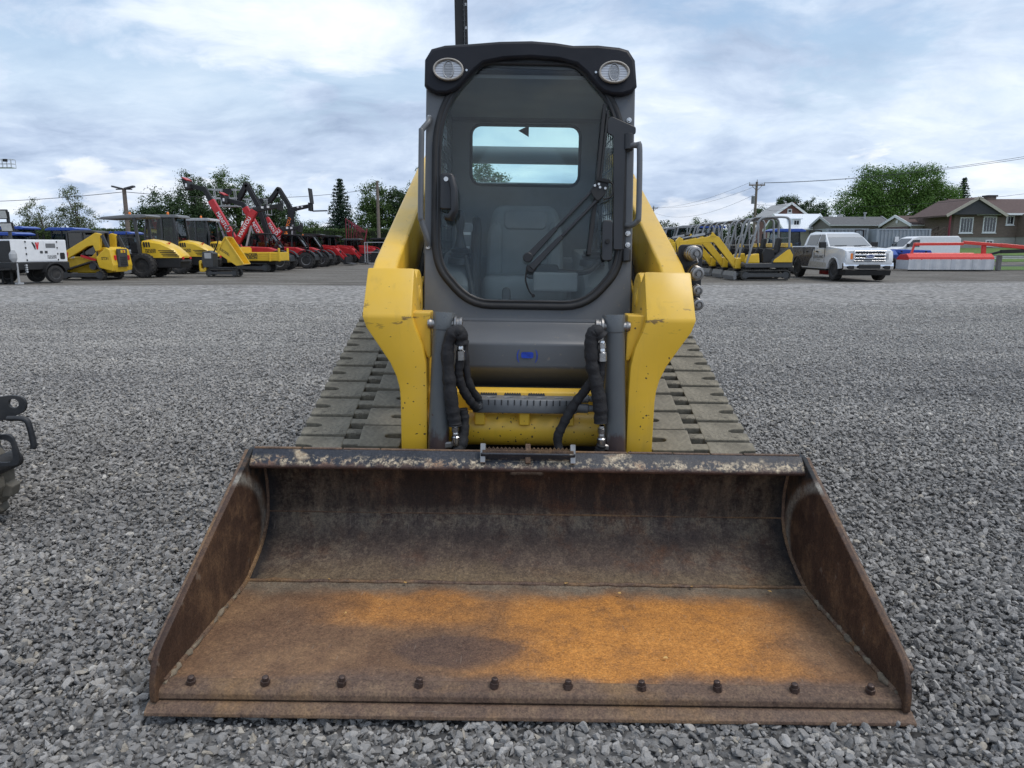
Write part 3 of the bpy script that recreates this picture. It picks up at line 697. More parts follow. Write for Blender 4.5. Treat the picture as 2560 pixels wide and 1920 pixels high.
for s in (-1, 1):
    b = lm(); b.prism([(3.55, .94), (4.3, .94), (4.3, 1.30), (3.75, 1.27), (3.52, 1.12)], 'x', s * .28, s * .42); b.build('side_console', M_in, LD, .025, 2)
    b = lm(); b.lathe([(.065, 0), (.06, .03), (.052, .035), (.055, .05), (.045, .055), (.047, .07), (.032, .078), (.02, .12), (.016, .16), (.022, .18), (.024, .24), (.012, .26)], (s * .33, 3.66, 1.22), (0, -.1, 1), 14); b.build('joystick', M_blk, LD, smooth=40)
b = lm(); b.prism([(3.5, 1.0), (3.95, 1.0), (3.95, 1.42), (3.75, 1.46), (3.62, 1.30)], 'x', -.275, -.235); b.build('left_side_guard', M_black, LD, .015)
plate('lap_bar_pad', rrect(-.005, 1.155, .155, 1.225, .02), [], .03, lambda u, v, w: Vector((u, 3.5 + w - OY, v)), M_blk, LD, .008)
b = lm(); b.tube(smoothpath([(.40, 3.95, 1.30), (.36, 3.62, 1.24), (.28, 3.50, 1.19), (.15, 3.49, 1.19)]), .014, 8); b.build('lap_bar', M_blk, LD, smooth=60); b = lm(); b.tube(smoothpath([(-.40, 3.95, 1.55), (-.33, 3.7, 1.36), (-.27, 3.55, 1.12), (-.25, 3.5, 1.0)]), .013, 8); b.build('lap_bar', M_blk, LD, smooth=60)
plate('foot_pedal', rrect(-.115, .98, -.075, 1.12, .018), [], .02, lambda u, v, w: Vector((u, 3.34 + w + .12 * (v - 1) - OY, v)), M_blk, LD, .005)
b = lm(); b.b2((.03, 3.40, 1.10), (.24, 3.43, 1.19)); b.build('instrument_panel', M_in, LD, .012, 2)
for (z, wd) in ((1.36, .05), (1.29, .045)):
    plate('warning_label', rrect(-.33, z, -.33 + wd, z + .014, .002), [], .002, lambda u, v, w: Vector((u, 3.69 + w - OY, v)), M_decal_wht, LD)
b = lm(); b.b2((-.36, 3.695, 1.24), (-.27, 3.72, 1.42)); b.build('fuse_panel', M_in, LD, .008)

# --- door furniture
lt = plate('door_latch', rrect(-.388, 1.462, -.332, 1.618, .012), [], .03, lambda u, v, w: ff(u, v, w - .03), M_blk, LD, .006)
b = MB(); b.tube([fp(-.338, 1.60, -.05), fp(-.325, 1.55, -.062), fp(-.322, 1.46, -.062), fp(-.34, 1.425, -.05), fp(-.36, 1.428, -.04)], [.016, .017, .017, .019, .014], 8); b.build('latch_grip', M_blk, lt, .0, smooth=50)
b = MB(); b.cyl(fp(-.362, 1.592, -.052), fp(-.362, 1.592, -.044), .010, n=12); b.build('lock_barrel', M_chrome, lt)
hg = plate('hinge_plate', roundpoly([(.335, 1.86), (.352, 1.875), (.46, 1.83), (.46, 1.80), (.418, 1.79), (.412, 1.30), (.372, 1.30), (.362, 1.79), (.335, 1.80)], .008, 2), [], .014, lambda u, v, w: ff(u, v, w - .022), M_blk, LD, .003)
plate('hinge_bracket', rrect(.322, 1.252, .368, 1.428, .012), [], .016, lambda u, v, w: ff(u, v, w - .022), M_blk, LD, .004)
b = MB(); b.cyl(fp(.345, 1.337, -.045), fp(.345, 1.337, -.028), .010, n=10); b.build('hinge_knob', M_black, hg)
b = MB(); b.cyl(fp(.43, 1.73, -.02), fp(.43, 1.80, -.02), .022, n=14); b.build('hinge_barrel', M_blk, hg, .003, 1, 40); b = MB(); b.cyl(fp(.432, 1.25, -.02), fp(.432, 1.305, -.02), .018, n=14); b.build('hinge_barrel', M_blk, hg, .003, 1, 40)
def bolt(x, z, r, parent, m, dy=-.012, nm='bolt'):
    b = MB(); b.cyl(fp(x, z, .0), fp(x, z, dy), r * 1.5, n=14); b.cyl(fp(x, z, dy), fp(x, z, dy - .01), r, n=6); return b.build(nm, m, parent, .001)
for (x, z) in ((-.442, 1.858), (-.442, 1.302), (.432, 1.861), (.437, 1.372), (.437, 1.322)): bolt(x, z, .008, LD, M_chrome)
# grab handles
for s in (-1, 1):
    pts = [fp(-.442 * s * -1 if s > 0 else -.442, 1.858, -.02)]
    if s < 0: P = [(-.442, 1.858, -.01), (-.444, 1.835, -.03), (-.468, 1.80, -.045), (-.470, 1.77, -.05), (-.470, 1.45, -.05), (-.466, 1.41, -.045), (-.445, 1.34, -.03), (-.442, 1.302, -.01)]
    else: P = [(.425, 1.735, -.005), (.440, 1.748, -.03), (.462, 1.748, -.045), (.474, 1.73, -.05), (.476, 1.46, -.05), (.470, 1.425, -.045), (.450, 1.408, -.03), (.425, 1.406, -.005)]
    b = MB(); b.tube(smoothpath([fp(*p) for p in P], 5), .0125, 10); b.build('grab_handle', M_grey, LD, smooth=60)
# wiper: two parallel arms, blade, hose
wp = None
b = MB(); b.cyl(fp(.012, 1.215, -.02), fp(.012, 1.215, -.055), .019, n=14); b.cyl(fp(-.002, 1.262, -.02), fp(-.002, 1.262, -.058), .022, n=14); wp = b.build('wiper', M_blk, LD, .003, 1, 40)
b = MB()
for (p, q) in (((.012, 1.215), (.325, 1.545)), ((-.002, 1.262), (.285, 1.565))):
    a = Vector(p); c = Vector(q); mdl = a.lerp(c, .42)
    b.bar(fp(a.x, a.y, -.05), fp(mdl.x, mdl.y, -.05), .030, .016, (0, 1, 0), .020, .012); b.bar(fp(mdl.x, mdl.y, -.048), fp(c.x, c.y, -.045), .014, .008, (0, 1, 0), .012, .006)
b.build('wiper_arm', M_blk, wp, .003)
b = MB()
b.bar(fp(.323, 1.925, -.020), fp(.296, 1.58, -.024), .016, .016, (0, 1, 0)); b.bar(fp(.296, 1.58, -.024), fp(.265, 1.275, -.020), .018, .016, (0, 1, 0))
b.bar(fp(.338, 1.90, -.025), fp(.30, 1.50, -.030), .010, .012, (0, 1, 0)); b.build('wiper_blade', M_black, wp, .002)
plate('wiper_bracket', roundpoly([(.262, 1.552), (.30, 1.60), (.345, 1.585), (.325, 1.53), (.295, 1.505), (.275, 1.53)], .01, 3), [], .014, lambda u, v, w: ff(u, v, w - .045), M_black, wp, .003)
b = MB()
for (x, z) in ((.283, 1.574), (.328, 1.563), (.305, 1.567), (.30, 1.58)): b.cyl(fp(x, z, -.05), fp(x, z, -.058), .0055, n=8)
b.build('bracket_screws', M_chrome, wp)
b = MB(); b.bar(fp(.29, 1.603, -.055), fp(.345, 1.592, -.055), .014); b.tube(smoothpath([fp(.345, 1.592, -.055), fp(.362, 1.575, -.05), (fp(.355, 1.53, -.05)), fp(.32, 1.515, -.05)], 6), .004, 6)
b.build('washer_nozzle', M_black, wp, smooth=60); b = MB(); b.tube(smoothpath([fp(0, 1.23, -.04), fp(-.01, 1.17, -.03), fp(.005, 1.12, -.02), fp(.025, 1.095, -.015)], 6), .0035, 6); b.cyl(fp(.025, 1.095, -.02), fp(.025, 1.095, -.01), .008, n=8); b.build('washer_hose', M_black, wp, smooth=60)

# --- lift arms
def arm(s):
    O = [(.43, .508), (.70, .509), (.745, .513), (.79, .524), (.845, .548), (.92, .597), (.985, .640), (1.03, .655), (1.215, .650)]
    I = [(.43, .402), (.70, .402), (.745, .402), (.79, .403), (.845, .405), (.92, .420), (.985, .447), (1.03, .460), (1.215, .462)]
    fy = lambda z: 2.815 if z < 1.03 else 2.815 + (z - 1.03) * .62
    rings = []
    for (z, xo), (_, xi) in zip(O, I):
        yb = 3.0 + .10 * sstep(.7, 1.1, z); zb = z
        if z > 1.2: zb = 1.10; yb = 3.12
        rings.append([(xo * s, fy(z), z), (xi * s, fy(z), z), (xi * s, yb, zb), (xo * s, yb, zb)])
    b = lm(); b.loft(rings); return b.build('lift_arm', M_yel, LD, .010, 2, 40)
for s in (-1, 1):
    A = arm(s)
    b = lm()
    sec = [(2.975, 1.205, .98), (3.05, 1.245, 1.0), (4.55, 1.795, 1.47), (4.80, 1.865, 1.52), (5.02, 1.945, 1.60), (5.14, 1.95, 1.70)]
    b.loft([[(.643 * s, y, zt), (.542 * s, y, zt), (.542 * s, y + .05, zb), (.643 * s, y + .05, zb)] for y, zt, zb in sec]); b.build('arm_beam', M_yel, A, .014, 3, 40)
    b = lm(); b.prism(arc(3.10, 1.09, .115, 180, 0, 12) + [(3.21, .98), (2.99, .98)], 'x', .525 * s, .464 * s); b.build('knee_gusset', M_yel, A, .012, 2, 40)
    b = lm(); b.lathe([(.05, 0), (.048, .004), (.03, .006), (.03, .009)], (.465 * s, 3.09, 1.09), (-s, 0, 0), 16); b.build('pivot_boss', M_yel, A, .003, 1, 40)
    b = lm(); b.prism([(.475, 1.04), (.392, 1.04), (.386, 1.034), (.386, .90), (.392, .862), (.402, .862), (.418, .91), (.475, 1.02)], 'y', 2.865, 2.955, ) if False else b.prism([(.475, 1.045), (.390, 1.045), (.390, .862), (.404, .862), (.42, .90), (.475, 1.0)], 'y', 2.85, 2.95)
    b.fn(lambda p: (p.x * s, p.y, p.z)).build('cylinder_bracket', M_yel, A, .006, 2)
    # tilt cylinder
    p0 = Vector((.360 * s, 2.812, .458)); p1 = Vector((.337 * s, 2.86, 1.045))
    b = lm(); b.tube([p0, p0.lerp(p1, .88), p0.lerp(p1, .885), p1], [.0425, .0425, .045, .045], 24); c = b.build('tilt_cylinder', M_cyl, LD, .004, 2, 40)
    q = p0.lerp(p1, .19); b = lm(); b.cyl(p0, p0.lerp(p1, .045), .0465, n=24); b.build('cylinder_gland', M_dkgrey, c, .003, 1, 40)
    b = lm(); b.lathe([(.03, 0), (.033, .004), (.033, .010), (.024, .012), (.024, .020), (.028, .022), (.028, .032), (.012, .036)], (.296 * s, 2.845, 1.00), (-s, 0, 0), 20); b.cyl((.30 * s, 2.845, 1.0), (.40 * s, 2.845, 1.0), .018, n=12); b.build('pivot_pin', M_steel, c, smooth=40)
    b = lm(); b.lathe([(.02, 0), (.022, .008), (.012, .01)], (.384 * s, 2.845, 1.00), (s, 0, 0), 16); b.build('pin_washer', M_steel, c, smooth=40)
    # lift linkage seen between the arm and the cab
    b = lm(); b.bar((.53 * s, 3.30, .96), (.53 * s, 4.35, 1.36), .07, .08); b.build('lift_cylinder', M_dkgrey, LD, .015, 2)
    b = lm(); b.bar((.495 * s, 3.22, .92), (.505 * s, 3.75, 1.32), .022, .07); b.build('cab_strut', M_mgrey, LD, .004)
    b = lm(); b.tube(smoothpath([(.50 * s, 3.16, .93), (.51 * s, 3.3, 1.02), (.505 * s, 3.5, 1.2), (.52 * s, 3.9, 1.35)]), .014, 8); b.build('hydraulic_hose', M_hose, LD, smooth=60)
    b = lm(); b.tube(smoothpath([(.49 * s, 3.14, .96), (.485 * s, 3.22, 1.06), (.482 * s, 3.38, 1.16)]), .006, 6); b.build('warning_cable', M_byel, LD, smooth=60)
b = lm(); b.cyl((-.60, 5.0, 1.905), (.60, 5.0, 1.905), .056, n=20); b.build('rear_cross_tube', M_grey, LD, smooth=40)
# torque tube, upper bar, coupling block
b = lm(); b.cyl((-.45, 3.0, .545), (.45, 3.0, .545), .078, n=28); b.build('cross_tube', M_yel, LD, smooth=40)
b = lm(); b.prism([(2.98, .615), (3.06, .615), (3.07, .70), (3.02, .715), (2.98, .70)], 'x', -.42, .42); b.build('upper_cross_bar', M_yel, LD, .012, 2)
for x in (-.195, -.01, .175):
    b = lm(); b.b2((x - .022, 2.905, .575), (x + .022, 2.96, .645)); b.build('block_foot', M_yel, LD, .004)
blk = plate('coupling_block', [(-.222, 2.875), (.20, 2.875), (.20, 2.965), (-.222, 2.965)], [[(x + .02 * math.cos(a), 2.918 + .014 * math.sin(a)) for a in [2 * math.pi * i / 12 for i in range(12)]] for x in (-.15, -.08, -.01, .06, .13)], .058, lambda u, v, w: Vector((u, v - OY, .663 + w)), M_mgrey, LD, .004)
for i in range(14):
    x = -.185 + i * .0265; b = lm(); b.b2((x - .002, 2.8725, .668), (x + .002, 2.876, .69)); b.build('block_slot', M_black, blk)
for x in (-.195, .178):
    b = lm(); b.cyl((x, 2.877, .662), (x, 2.862, .662), .011, n=6); b.cyl((x, 2.878, .662), (x, 2.872, .662), .015, n=14); b.build('bolt', M_dkgrey, blk, .001)
for i, x in enumerate((-.16, -.06, .04)):
    b = lm(); k = 7
    poly = [(x - .035, .69)] + [(x - .035 + .07 * j / (2 * k), .704 if j % 2 else .698) for j in range(2 * k + 1)] + [(x + .035, .69)]
    b.prism(poly, 'y', 2.955, 2.962); b.build('tread_teeth', M_dkgrey, blk)
# hoses in fabric sleeves and their fittings
def sleeve(pts, r, nm='hydraulic_hose', wr=.12, seed=1):
    P = smoothpath(pts, 8); q = random.Random(seed); b = lm()
    b.tube(P, [r * (1 + q.uniform(-wr, wr)) for _ in P], 10); return b.build(nm, M_hose, LD, smooth=70)
for s in (-1, 1):
    sl = 1 if s < 0 else 0
    if s < 0:
        sleeve([(-.262, 2.80, .93), (-.270, 2.79, .975), (-.30, 2.79, .965), (-.318, 2.79, .90), (-.312, 2.785, .80), (-.302, 2.785, .70), (-.290, 2.79, .62), (-.288, 2.79, .60)], .026, seed=2)
        sleeve([(-.268, 2.80, .87), (-.275, 2.805, .80), (-.258, 2.82, .74), (-.225, 2.85, .68), (-.205, 2.88, .652)], .018, seed=3)
        sleeve([(-.255, 2.83, .95), (-.25, 2.83, .85), (-.235, 2.84, .76), (-.20, 2.88, .69)], .016, seed=4)
        sleeve([(-.285, 2.79, .48), (-.262, 2.81, .52), (-.255, 2.83, .60), (-.262, 2.83, .66)], .022, seed=5)
        fits = [((-.268, 2.795, .955), (-.266, 2.795, .865)), ((-.288, 2.79, .605), (-.284, 2.80, .52))]
    else:
        sleeve([(.285, 2.80, .962), (.262, 2.80, .985), (.245, 2.80, .955), (.25, 2.795, .86), (.268, 2.79, .78), (.285, 2.79, .70), (.292, 2.79, .62)], .027, seed=6)
        sleeve([(.262, 2.80, .80), (.225, 2.82, .74), (.185, 2.83, .68), (.145, 2.83, .60), (.125, 2.83, .54), (.14, 2.82, .46)], .020, seed=7)
        sleeve([(.29, 2.80, .87), (.286, 2.80, .80), (.282, 2.81, .74)], .015, seed=8)
        sleeve([(.298, 2.79, .53), (.29, 2.80, .49), (.272, 2.80, .44)], .020, seed=9)
        fits = [((.286, 2.79, .95), (.289, 2.79, .87)), ((.295, 2.785, .61), (.30, 2.80, .52))]
    for (a, c) in fits:
        a = Vector(a); c = Vector(c); t = (c - a); L = t.length
        b = lm(); b.lathe([(.010, 0), (.012, .1 * L), (.015, .12 * L), (.015, .35 * L), (.011, .38 * L), (.013, .45 * L), (.013, .55 * L), (.018, .6 * L), (.018, L)], a, t, 12); b.build('hose_fitting', M_chrome, LD, smooth=35)
    b = lm(); b.bar((.30 * s, 2.80, .52), (.345 * s, 2.80, .515), .026); b.build('hose_elbow', M_steel, LD, .005)
for z, r in ((.695, .017), (.655, .02)):
    b = lm(); b.lathe([(r, 0), (r, .05), (r * .7, .055), (r * .7, .075), (r * 1.1, .08), (r * 1.1, .115), (r * .6, .12), (r * .6, .15)], (.20, 2.90, z), (1, -.1, 0), 12); b.build('pipe_coupling', M_mgrey, LD, smooth=35)
# quick couplers on the right arm
cb = plate('coupler_bracket', rrect(.665, 1.055, .772, 1.325, .02), [], .012, lambda u, v, w: Vector((u - .02, 3.16 + w - OY, v)), M_blk, LD, .003)
for (x, z, r) in ((.694, 1.288, .033), (.708, 1.205, .033), (.712, 1.135, .026), (.718, 1.075, .028)):
    b = lm(); b.lathe([(r * .9, 0), (r * .9, .03), (r, .032), (r, .06), (r * .92, .062), (r * .92, .085), (r * .8, .088), (r * .8, .1), (r * .55, .102), (r * .55, .094), (r * .3, .094), (r * .3, .108)], (x, 3.16, z), (0.05, -1, 0), 20); b.build('quick_coupler', M_steel, LD, smooth=35)
b = lm(); b.tube(smoothpath([(.70, 3.06, 1.275), (.705, 3.05, 1.25), (.69, 3.08, 1.235), (.672, 3.10, 1.20)], 5), .003, 5); b.build('cap_chain', M_steel, LD)
# coupler plate behind the bucket
b = lm(); b.b2((-.52, 2.83, .12), (.52, 2.93, .42)); b.build('attachment_plate', M_black, LD, .015)
# ------------------------------------------------------------------ bucket: a part of the loader with its own pieces
HW = 1.055
prof = [(1.865, .062), (2.10, .056), (2.40, .052), (2.48, .053), (2.52, .059), (2.59, .085), (2.66, .115), (2.715, .15), (2.755, .19), (2.778, .235), (2.786, .30), (2.782, .36), (2.765, .42), (2.735, .47), (2.70, .505)]
def shell(name, P, m, parent, t=.012, nx=30, lab=None):
    V = []; F = []; n = len(P)
    nr = []
    for i in range(n):
        a = Vector(P[max(i - 1, 0)]); c = Vector(P[min(i + 1, n - 1)]); q = (c - a).normalized(); nr.append(Vector((q.y, -q.x)))
    for k in (0, 1):
        for i in range(nx + 1):
            x = -HW + 2 * HW * i / nx
            for j in range(n):
                y, z = P[j]; dn = .003 * math.sin(x * 7 + j) * math.sin(j * 1.7 + x * 3)
                y += nr[j].x * (t * k + dn * .5); z += nr[j].y * (t * k + dn * .5); V.append((x, y, z))
    N = (nx + 1) * n
    for k in (0, 1):
        for i in range(nx):
            for j in range(n - 1):
                q = k * N + i * n + j; F.append((q, q + 1, q + n + 1, q + n))
    for j in range(n - 1):
        for i in (0, nx): q = i * n + j; F.append((q, q + 1, q + 1 + N, q + N))
    for i in range(nx):
        for j in (0, n - 1): q = i * n + j; F.append((q, q + n, q + n + N, q + N))
    b = lm(); b.add(V, F); return b.build(name, m, parent, smooth=40, label=lab)
BK = shell('bucket', prof[9:], M_bb, LD, lab='wide rusty steel bucket with worn black paint')
shell('bucket_floor', prof[:5], M_bf, BK, lab='bucket floor with bright orange rust on its right half')
shell('lower_back_plate', [(p[0] + .003, p[1] - .002) for p in prof[4:10]], M_bb, BK)
b = lm(); b.cyl((-HW, 2.781, .236), (HW, 2.781, .236), .0045, n=6); b.build('weld_seam', M_be, BK)
b = lm(); q = random.Random(4); b.tube([(-HW + 2 * HW * i / 60, 2.518 + q.uniform(-.003, .003), .060 + q.uniform(-.001, .002)) for i in range(61)], [.006 + q.uniform(0, .004) for i in range(61)], 6); b.build('floor_weld', M_be, BK, smooth=60)
sp = roundpoly([(1.815, .03), (1.815, .10), (1.85, .165), (2.60, .505), (2.658, .532), (2.72, .528), (2.80, .44), (2.805, .22), (2.62, .05), (2.55, .03)], [.01, .04, .05, .05, .02, .05, .08, .1, .08, .02], 4)
for s in (-1, 1):
    q = lambda u, v, w, s=s: Vector((s * (1.058 + w), u - OY, v))
    plate('side_plate', sp, [], .018, q, M_bs, BK, .003)
    e = [(1.84, .150), (2.60, .503), (2.655, .530)]
    b = lm()
    for a, c in zip(e[:-1], e[1:]): b.bar((s * 1.072, a[0] + .012, a[1] - .022), (s * 1.072, c[0] + .012, c[1] - .022), .016, .05, (0, -.42, .9))
    b.build('side_cutter', M_be, BK, .003)
    b = lm(); b.tube([(s * (HW - .006), y, z + .004) for y, z in prof[:13]], .010, 6); b.build('side_weld', M_be, BK, smooth=60)
    q_ = random.Random(s + 5); b = lm(); b.tube([(s * (1.047 + q_.uniform(-.006, .003)), 1.855 + .62 * j / 34, .066 - .006 * j / 34) for j in range(35)], [q_.choice((.003, .004, .005, .007, .011)) for j in range(35)], 7); b.build('corner_dirt', mat('packed_dirt', (.19, .155, .11), .95, var=.45, vs=30, bump=.8, bs=60, dust=((.10, .06, .04), .8)), BK, smooth=60)
bp = [(2.662, .533), (2.655, .533), (2.612, .494), (2.604, .485), (2.603, .477), (2.609, .470), (2.620, .466), (2.735, .455), (2.735, .50), (2.70, .52)]
b = lm(); b.prism(bp, 'x', -1.048, 1.048); b.build('top_beam', M_bt, BK, .003, 2, 40)
b = lm(); q = random.Random(8); x = -1.045
while x < 1.03:
    L = min(q.uniform(.12, .4), 1.045 - x); b.b2((x, 2.656, .530), (x + L - .004, 2.670, .5365 + q.uniform(0, .002))); x += L
b.build('top_wear_strip', M_be, BK, .002)
# cutting edges and bolts
b = lm(); b.prism([(1.795, .004), (1.797, .014), (1.825, .030), (1.99, .034), (1.99, .006)], 'x', -1.078, 1.078); b.build('cutting_edge', M_be, BK, .003, 2)
b = lm(); b.prism([(1.829, .036), (1.831, .052), (1.838, .061), (1.880, .0695), (1.887, .066), (1.889, .036)], 'x', -1.062, 1.062); b.build('bolt_on_edge', M_be, BK, .003, 2)
b = lm(); b.lathe([(.019, 0), (.019, .004), (.0175, .006), (.0175, .020), (.013, .022), (.013, .03), (.009, .031)], (0, 0, 0), (0, 0, 1), 6)
nut = b; nm_ = MB(); nm_.cyl((0, 0, 0), (0, 0, .018), .0165, n=6); nm_.lathe([(.0115, .017), (.0115, .030), (.008, .032)], (0, 0, 0), (0, 0, 1), 12)
bolt_me = nm_.mesh('edge_bolt', .0015, 2); bolt_me.materials.append(mat('worn_bolt_steel', (.075, .05, .042), .38, .4, var=.3, vs=60))
for i in range(10):
    o = link(bolt_me, 'edge_bolt', None, BK); o.location = (-.969 + i * 1.938 / 9 + .004 * math.sin(i * 5), 1.862 - OY, .063); o.rotation_euler = (R(7 + 3 * math.sin(i * 3)), R(3 * math.cos(i * 2)), R(37 * i)); o.scale = (.84, .84, .8 + .25 * ((i * 7) % 5) / 5)
# bolted serrated step on the beam
b = lm(); b.bar((-.178, 2.622, .523), (.178, 2.622, .523), .008, .045, (0, -.6, .8)); st = b.build('step_plate', M_bt, BK, .002)
for x in (-.17, .0, .17):
    b = lm(); b.bar((x, 2.612, .502), (x, 2.640, .570), .02, .014, (0, -1, 0)); b.build('step_bracket', M_steel if x else M_be, st, .002)
b = lm(); k = 44; b.prism([(-.17, .528)] + [(-.17 + .34 * j / k, .552 + (.006 if j % 2 else -.003)) for j in range(k + 1)] + [(.17, .528)], 'y', 2.634, 2.640); b.build('step_teeth', M_be, st)
b = lm(); b.bar((-.172, 2.618, .545), (.172, 2.618, .545), .004, .012); b.build('step_rim', M_be, st)
# dry leaf scraps and dirt lying in the bucket
M_leaf = mat('dry_leaf', (.5, .3, .1), .8, var=.3)
q = random.Random(3)
for LAB, (x, y) in zip(('beside the orange patch at left', 'near the back on the right', 'in the middle of the orange rust', 'against the weld left of centre', 'against the weld at centre', 'against the weld right of centre', 'against the weld at far left', 'in the back right corner'), ((-.62, 2.27), (.34, 2.44), (.42, 2.02), (-.45, 2.50), (.15, 2.51), (.62, 2.50), (-.74, 2.52), (.9, 2.47))):
    pts = []
    for k in range(7):
        a = k * .9; r = q.uniform(.002, .009); pts.append((x + r * math.cos(a), y + r * math.sin(a), .0600 + q.uniform(0, .003)))
    b = MB((0, 0, 0)); b.v = [Vector(p) for p in pts]; b.f = [(0, 1, 2), (0, 2, 3), (0, 3, 4), (0, 4, 5), (0, 5, 6)]
    o = b.build('dry_leaf', M_leaf); o.location = (.052, 0, .016 - x * .0152)
    tag(o, 'tiny dry leaf scrap on the rusty bucket floor, ' + LAB, 'leaf', 'leaf scraps in the bucket')
# ------------------------------------------------------------------ shared vehicle parts (local x forward, y left, z up)
_wc = {}
def wheel(parent, x, y, z, r, w, rim=None, ag=True, nm='wheel'):
    rim = rim or M_dkgrey; k = (round(r, 3), round(w, 3), ag)
    if k not in _wc:
        b = MB(); h = w / 2
        b.lathe([(r * .56, -h * .7), (r * .62, -h * .95), (r * .8, -h), (r * .93, -h * .92), (r * .97, -h * .7), (r * .97, h * .7), (r * .93, h * .92), (r * .8, h), (r * .62, h * .95), (r * .56, h * .7)], (0, 0, 0), (0, 1, 0), 28)
        if ag:
            n = max(14, int(r * 40))
            for i in range(n):
                for s in (-1, 1):
                    a0 = 2 * math.pi * (i + (.5 if s > 0 else 0)) / n; a1 = a0 + .62 * 2 * math.pi / n * 1.4
                    p0 = Vector((math.cos(a0) * r * .975, s * .02 * w, math.sin(a0) * r * .975)); p1 = Vector((math.cos(a1) * r * .965, s * h * .95, math.sin(a1) * r * .965))
                    b.bar(p0, p1, r * .07, r * .075, (p0 + p1).normalized())
        me = b.mesh('tyre', smooth=35)
        c = MB(); c.lathe([(r * .2, -h * .35), (r * .45, -h * .3), (r * .52, -h * .75), (r * .575, -h * .8), (r * .575, h * .8), (r * .52, h * .75), (r * .45, h * .3), (r * .2, h * .35)], (0, 0, 0), (0, 1, 0), 24)
        c.lathe([(r * .2, -h * .5), (r * .2, h * .5)], (0, 0, 0), (0, 1, 0), 12)
        for i in range(6):
            a = i * math.pi / 3; c.cyl((math.cos(a) * r * .3, -h * .42, math.sin(a) * r * .3), (math.cos(a) * r * .3, h * .42, math.sin(a) * r * .3), r * .035, n=6)
        _wc[k] = (me, c.mesh('rim', smooth=35))
    me, rm = _wc[k]
    o = link(me.copy() if False else me, nm, M_tyre, parent); o.location = (x, y, z)
    rk = link(rm.copy(), 'rim', None, o); rk.data.materials.clear(); rk.data.materials.append(rim); return o
def crawler(parent, cs, r, y, w, m=None, frame=None, step=.1):
    P = loop(cs, r); I = loop(cs, r * .82); n = len(P); b = MB(); V = []
    for yy in (y - w / 2, y + w / 2): V += [(p.x, yy, p.y) for p in P] + [(p.x, yy, p.y) for p in I]
    F = []
    for i in range(n):
        j = (i + 1) % n; F += [(i, j, j + 2 * n, i + 2 * n), (i + n, j + n, j + 3 * n, i + 3 * n), (i, j, j + n, i + n), (i + 2 * n, j + 2 * n, j + 3 * n, i + 3 * n)]
    b.add(V, F)
    for p, t in along(P, step)[0]:
        q = Vector((-t.y, t.x)); b.bar((p.x + q.x * .008, y - w * .49, p.y + q.y * .008), (p.x + q.x * .008, y + w * .49, p.y + q.y * .008), step * .45, .03, (q.x, 0, q.y))
    tr = b.build('crawler_track', m or M_trackbg, parent)
    b = MB(); c0 = cs[0]; cl = cs[-1]
    x0 = min(c[0] for c in cs); x1 = max(c[0] for c in cs); zb = min(c[1] for c in cs)
    b.b2((x0 + r * .3, y - w * .42, zb - r * .45), (x1 - r * .3, y + w * .42, zb + r * .35)); b.build('roller_frame', frame or M_dkgrey, tr, .02)
    for c in cs:
        b = MB(); b.lathe([(r * .3, -w * .4), (r * .72, -w * .4), (r * .72, -w * .2), (r * .4, -w * .15), (r * .4, w * .15), (r * .72, w * .2), (r * .72, w * .4), (r * .3, w * .4)], (c[0], y, c[1]), (0, 1, 0), 18); b.build('track_wheel', frame or M_dkgrey, tr, smooth=35)
    return tr
def wlogo(parent, f, s, c1, c2):
    """slanted two-tone W made of broad strokes"""
    o = plate('logo_mark', [(-.5 * s, .5 * s), (-.26 * s, .5 * s), (-.02 * s, -.02 * s), (-.02 * s, .5 * s), (.02 * s, .5 * s), (.02 * s, -.5 * s), (-.1 * s, -.5 * s)], [], .004, f, c1, parent)
    plate('logo_mark', [(.03 * s, .5 * s), (.22 * s, .5 * s), (.30 * s, .02 * s), (.34 * s, .5 * s), (.56 * s, .5 * s), (.34 * s, -.5 * s), (.14 * s, -.5 * s)], [], .004, f, c2, parent)
def side(y, x0=0, z0=0, mir=1): return lambda u, v, w: Vector((x0 - u * mir, y + w, z0 + v))   # text on the +y face, read from outside: u runs towards -x
def grille(parent, nm, x, y0, y1, z0, z1, n, m):
    for i in range(n):
        z = z0 + (z1 - z0) * (i + .5) / n; b = MB(); b.bar((x, y0, z), (x, y1, z), .02, (z1 - z0) / n * .45); b.build(nm, m, parent)
M_redw = mat('wine_red_paint', (.20, .02, .035), .4)

